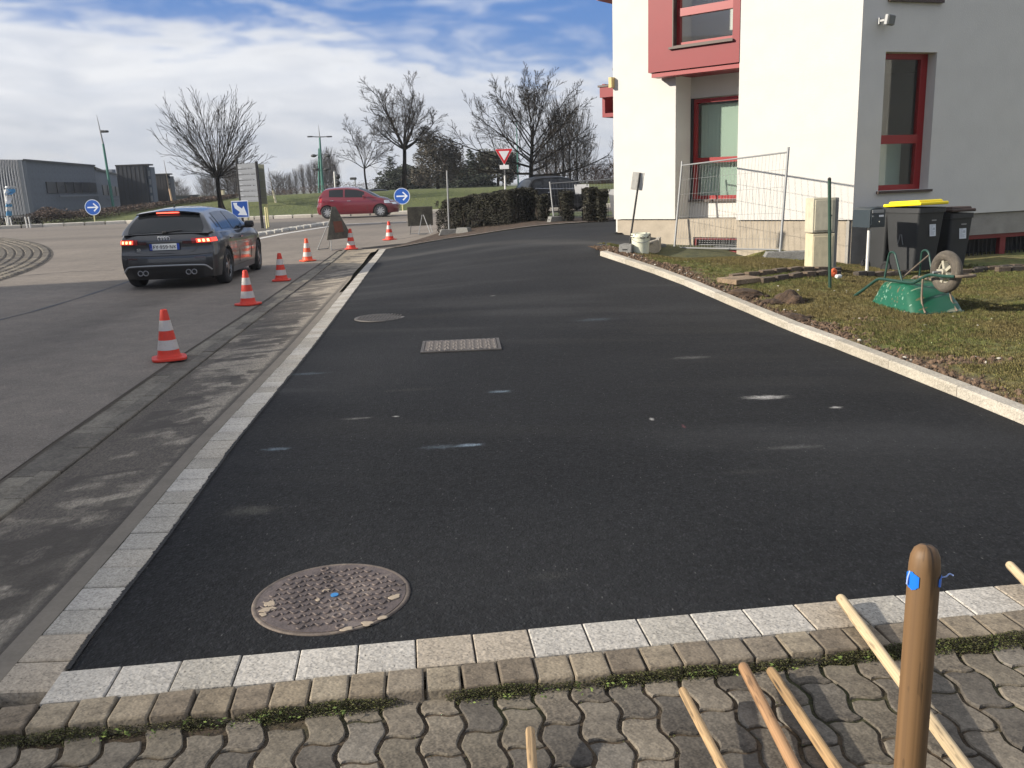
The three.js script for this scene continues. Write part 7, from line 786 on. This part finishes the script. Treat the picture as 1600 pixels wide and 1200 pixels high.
// ============================================================ manhole covers
{
  const iron = std([0.165, 0.135, 0.122], 0.62, { metalness: 0.25, map: rustTex, bumpMap: speckleBump, bumpScale: 0.002 });
  const c = G(519.5, 937), o = thing('manhole_cover', 'large round cast iron manhole cover with wavy relief in the near asphalt', 'manhole cover', V3(c.x, 0.004, c.z), 0.30), R = 0.315; const w2 = (g) => { const uv = g.attributes.uv, p = g.attributes.position; for (let i = 0; i < uv.count; i++) uv.setXY(i, p.getX(i) * 1.3 + 0.5, p.getZ(i) * 1.3 + 0.5); return g; };
  part('frame', w2(new THREE.LatheGeometry([[R - 0.014, 0.002], [R - 0.006, 0.0055], [R + 0.002, 0.006], [R + 0.008, 0.002], [R + 0.010, -0.03]].map(p => new THREE.Vector2(p[0], p[1])), 72)), std([0.20, 0.165, 0.135], 0.7, { metalness: 0.2, map: rustTex }), o); part('cover', w2(new THREE.CylinderGeometry(R - 0.012, R - 0.012, 0.03, 72).translate(0, -0.0095, 0)), iron, o);
  const sg = [], ring = []; for (let i = -6; i <= 6; i++) for (let j = -6; j <= 6; j++) { const x = i * 0.056 + (j % 2 ? 0.028 : 0), z = j * 0.046; if (Math.hypot(x, z) > R - 0.035 || Math.hypot(x, z) < 0.035) continue; if (Math.abs(x) < 0.034 && j % 2 === 0 && i === 0) { ring.push(new THREE.TorusGeometry(0.016, 0.0045, 6, 18).rotateX(Math.PI / 2).scale(1, 0.9, 1).translate(x, 0.0065, z)); continue; } const s = (i + j) % 2 ? 1 : -1; sg.push(tube([V3(x - 0.021, 0.005, z + 0.004 * s), V3(x - 0.014, 0.0062, z - 0.009 * s), V3(x - 0.004, 0.0068, z - 0.008 * s), V3(x + 0.004, 0.0068, z + 0.008 * s), V3(x + 0.014, 0.0062, z + 0.009 * s), V3(x + 0.021, 0.005, z - 0.004 * s)], 0.0046, 5, 16)); } part('wavy_ribs', w2(mg(sg)), iron, o); part('round_ribs', w2(mg(ring)), iron, o); part('paint_spot', new THREE.CylinderGeometry(0.016, 0.016, 0.004, 20).translate(0.01, 0.0085, 0.0), std(lin(52, 120, 176), 0.7), o); const sp = [], r = mulberry(6); for (const [x, z, s] of [[-0.25, -0.02, 0.03], [-0.262, 0.03, 0.026], [-0.28, 0.07, 0.014], [0.24, 0.11, 0.022], [-0.06, 0.02, 0.012], [-0.02, -0.06, 0.013], [0.02, 0.31, 0.02], [0.10, 0.295, 0.02], [0.16, 0.27, 0.018]]) sp.push((() => { const g = new THREE.CylinderGeometry(s * 0.85, s, 0.0018, 22), q = g.attributes.position; for (let i = 0; i < q.count; i++) { const k = 0.6 + 0.8 * vn(q.getX(i) * 70 + x * 90, q.getZ(i) * 70 + z * 90, 17); q.setX(i, q.getX(i) * k); q.setZ(i, q.getZ(i) * k); } return g.scale(1.2, 1, 0.8).rotateY(r() * 3).translate(x, 0.0085, z); })()); for (const g of sp) part('mortar_spot', g, std([0.40, 0.33, 0.25], 0.95, { map: wearTex }), o);
  const grey = std([0.13, 0.122, 0.115], 0.7, { metalness: 0.3, map: rustTex }); const c2 = G(593.5, 497.5), o2 = thing('manhole_cover', 'far round grey manhole cover in the asphalt', 'manhole cover', onLand(c2.x, -c2.z, land, 0.003)); part('cover', new THREE.CylinderGeometry(0.315, 0.32, 0.012, 56).translate(0, 0.004, 0), grey, o2); const kn = []; for (let i = -7; i <= 7; i++) for (let j = -7; j <= 7; j++) { const x = i * 0.042, z = j * 0.042; if (Math.hypot(x, z) < 0.29 && Math.hypot(x, z) > 0.03) kn.push(bx(0.022, 0.008, 0.022, x, 0.013, z)); } part('studs', mg(kn), grey, o2); part('lift_hole', new THREE.CylinderGeometry(0.02, 0.02, 0.003, 14).translate(0, 0.011, 0), M.black, o2);
  const a = G(659, 543.5), b = G(781.5, 538), mid = a.clone().lerp(b, 0.5), o3 = thing('manhole_cover', 'rectangular chequered grey manhole cover in the asphalt', 'manhole cover', onLand(mid.x, -mid.z, land, 0.004), -Math.atan2(b.z - a.z, b.x - a.x) + 0.0); const W2 = a.distanceTo(b), D2 = 0.62; part('frame', mg([bx(W2, 0.012, 0.03, 0, 0.004, D2 / 2), bx(W2, 0.012, 0.03, 0, 0.004, -D2 / 2), bx(0.03, 0.012, D2 - 0.03, W2 / 2 - 0.015, 0.004, 0), bx(0.03, 0.012, D2 - 0.03, -W2 / 2 + 0.015, 0.004, 0)]), grey, o3); part('cover', bx(W2 - 0.07, 0.01, D2 - 0.04, 0, 0.003, 0), std([0.11, 0.10, 0.095], 0.7, { metalness: 0.3, map: rustTex }), o3); const st = []; for (let i = 0; i < 26; i++) for (let j = 0; j < 17; j++) if ((i + j) % 2) st.push(bx(0.025, 0.008, 0.025, -W2 / 2 + 0.055 + i * (W2 - 0.11) / 25, 0.010, -D2 / 2 + 0.05 + j * (D2 - 0.10) / 16, (i * j) % 3 * 0.4)); part('studs', mg(st), std([0.30, 0.275, 0.25], 0.6, { metalness: 0.3, map: rustTex }), o3);
  const peb = []; const r2 = mulberry(12); void peb; void r2;
}
// ============================================================ tool handles in the foreground
{
  const wd = (c, r = 0.7) => std(c, r, { map: woodTex }), tones = [wd([0.50, 0.35, 0.195]), wd([0.52, 0.36, 0.195]), wd([0.44, 0.26, 0.135]), wd([0.50, 0.33, 0.165]), wd([0.66, 0.52, 0.33]), wd([0.68, 0.54, 0.35])];
  const handle = (label, tip, far, hTip, hFar, r, m) => { const a = atY(tip[0], tip[1], hTip), d0 = atY(far[0], far[1], hFar), b = a.clone().add(d0.sub(a).multiplyScalar(1)); const o = thing('tool_handle', label, 'tool handle', V3(a.x, 0, a.z), 0, 'wooden tool handles lying on the pavers'); const q = b.clone().sub(a), l = q.length(), g = new THREE.LatheGeometry([[0, 0], [r * 0.5, 0.001], [r * 0.85, 0.006], [r * 0.98, 0.016], [r * 1.0, 0.05], [r * 0.97, l * 0.5], [r, l - 0.01], [0, l]].map(p => new THREE.Vector2(p[0], p[1])), 24); const uv = g.attributes.uv, pp = g.attributes.position; for (let i = 0; i < uv.count; i++) uv.setXY(i, uv.getX(i) + tip[0] * 0.0037, pp.getY(i) * 0.7 + 0.03); g.applyQuaternion(new THREE.Quaternion().setFromUnitVectors(V3(0, 1, 0), q.normalize())); g.translate(0, a.y, 0); part('shaft', g, m, o); return o; };
  handle('pale wooden handle farthest left, only its tip in view', [828, 1137], [838, 1290], 0.05, -0.02, 0.0145, tones[0]); handle('wooden handle second from the left, casting a wide shadow', [1065, 1076], [1168, 1275], 0.06, -0.01, 0.0145, tones[1]); handle('reddish brown wooden handle with rounded end', [1160, 1039], [1290, 1295], 0.03, -0.015, 0.0185, tones[2]); handle('tan wooden handle right beside the reddish one', [1203, 1046], [1372, 1300], 0.02, -0.02, 0.0175, tones[3]); handle('long pale wooden handle passing behind the upright stake', [1312, 933], [1590, 1310], 0.055, -0.01, 0.020, tones[4]); handle('pale wooden handle tip at the right edge of the picture', [1576, 881], [2010, 1330], 0.07, 0.0, 0.018, tones[5]);
  const f = 1.16, t = at(1447, 852, f), o = thing('wooden_stake', 'upright brown wooden stake with blue tape in the foreground', 'stake', V3(t.x, -0.05, t.z)), h = t.y + 0.05, R = 0.0222; const g = new THREE.LatheGeometry([[0, h], [R * 0.45, h - 0.001], [R * 0.72, h - 0.006], [R * 0.90, h - 0.016], [R * 0.965, h - 0.03], [R * 0.985, h - 0.06], [R, h - 0.12], [R * 0.99, h * 0.5], [R, 0], [0, 0]].map(p => new THREE.Vector2(p[0], p[1])).reverse(), 48), p = g.attributes.position, n = g.attributes.normal, uv = g.attributes.uv; for (let i = 0; i < p.count; i++) { const q = (vn(p.getX(i) * 60 + 4, p.getZ(i) * 60 + p.getY(i) * 3, 301) - 0.5) * 0.0016; p.setX(i, p.getX(i) + n.getX(i) * q); p.setZ(i, p.getZ(i) + n.getZ(i) * q); uv.setXY(i, uv.getX(i), p.getY(i) * 0.72 + 0.04); } part('shaft', g, std([0.185, 0.108, 0.050], 0.6, { map: woodTex }), o);
  const tape = std(lin(30, 112, 214), 0.35, { side: THREE.DoubleSide }), tp = (a0, a1, y0, y1, rag) => { const m = new Mesher(), r = mulberry(rag), N = 12; for (let i = 0; i <= N; i++) { const s = i / N, a = lerp(a0, a1, s), e = Math.sin(s * Math.PI), w = 0.6 + 0.4 * e; for (const k of [0, 1]) { const y = h - lerp(y0, y1, k ? 0.5 + 0.5 * w * (0.9 + 0.2 * r()) : 0.5 - 0.5 * w * (0.9 + 0.2 * r())); m.v(Math.sin(a) * (R + 0.0009), y, Math.cos(a) * (R + 0.0009), Math.sin(a), 0, Math.cos(a)); } if (i) { const k = i * 2; m.i.push(k - 2, k - 1, k, k, k - 1, k + 1); } } return m.geo(); };
  part('tape', tp(-1.75, -0.70, 0.036, 0.062, 3), tape, o); part('tape', tp(0.55, 1.35, 0.040, 0.058, 5), tape, o); part('tape_shred', mg([tube([V3(R * 0.9, h - 0.045, 0.010), V3(R * 1.15, h - 0.043, 0.012), V3(R * 1.4, h - 0.040, 0.010), V3(R * 1.62, h - 0.042, 0.012)], 0.0011, 5, 12), tube([V3(-R * 0.98, h - 0.036, 0.004), V3(-R * 1.10, h - 0.046, 0.004), V3(-R * 1.16, h - 0.056, 0.005)], 0.0014, 5, 10)]), std(lin(150, 170, 214), 0.5), o);
}
renderer.render(scene, camera);
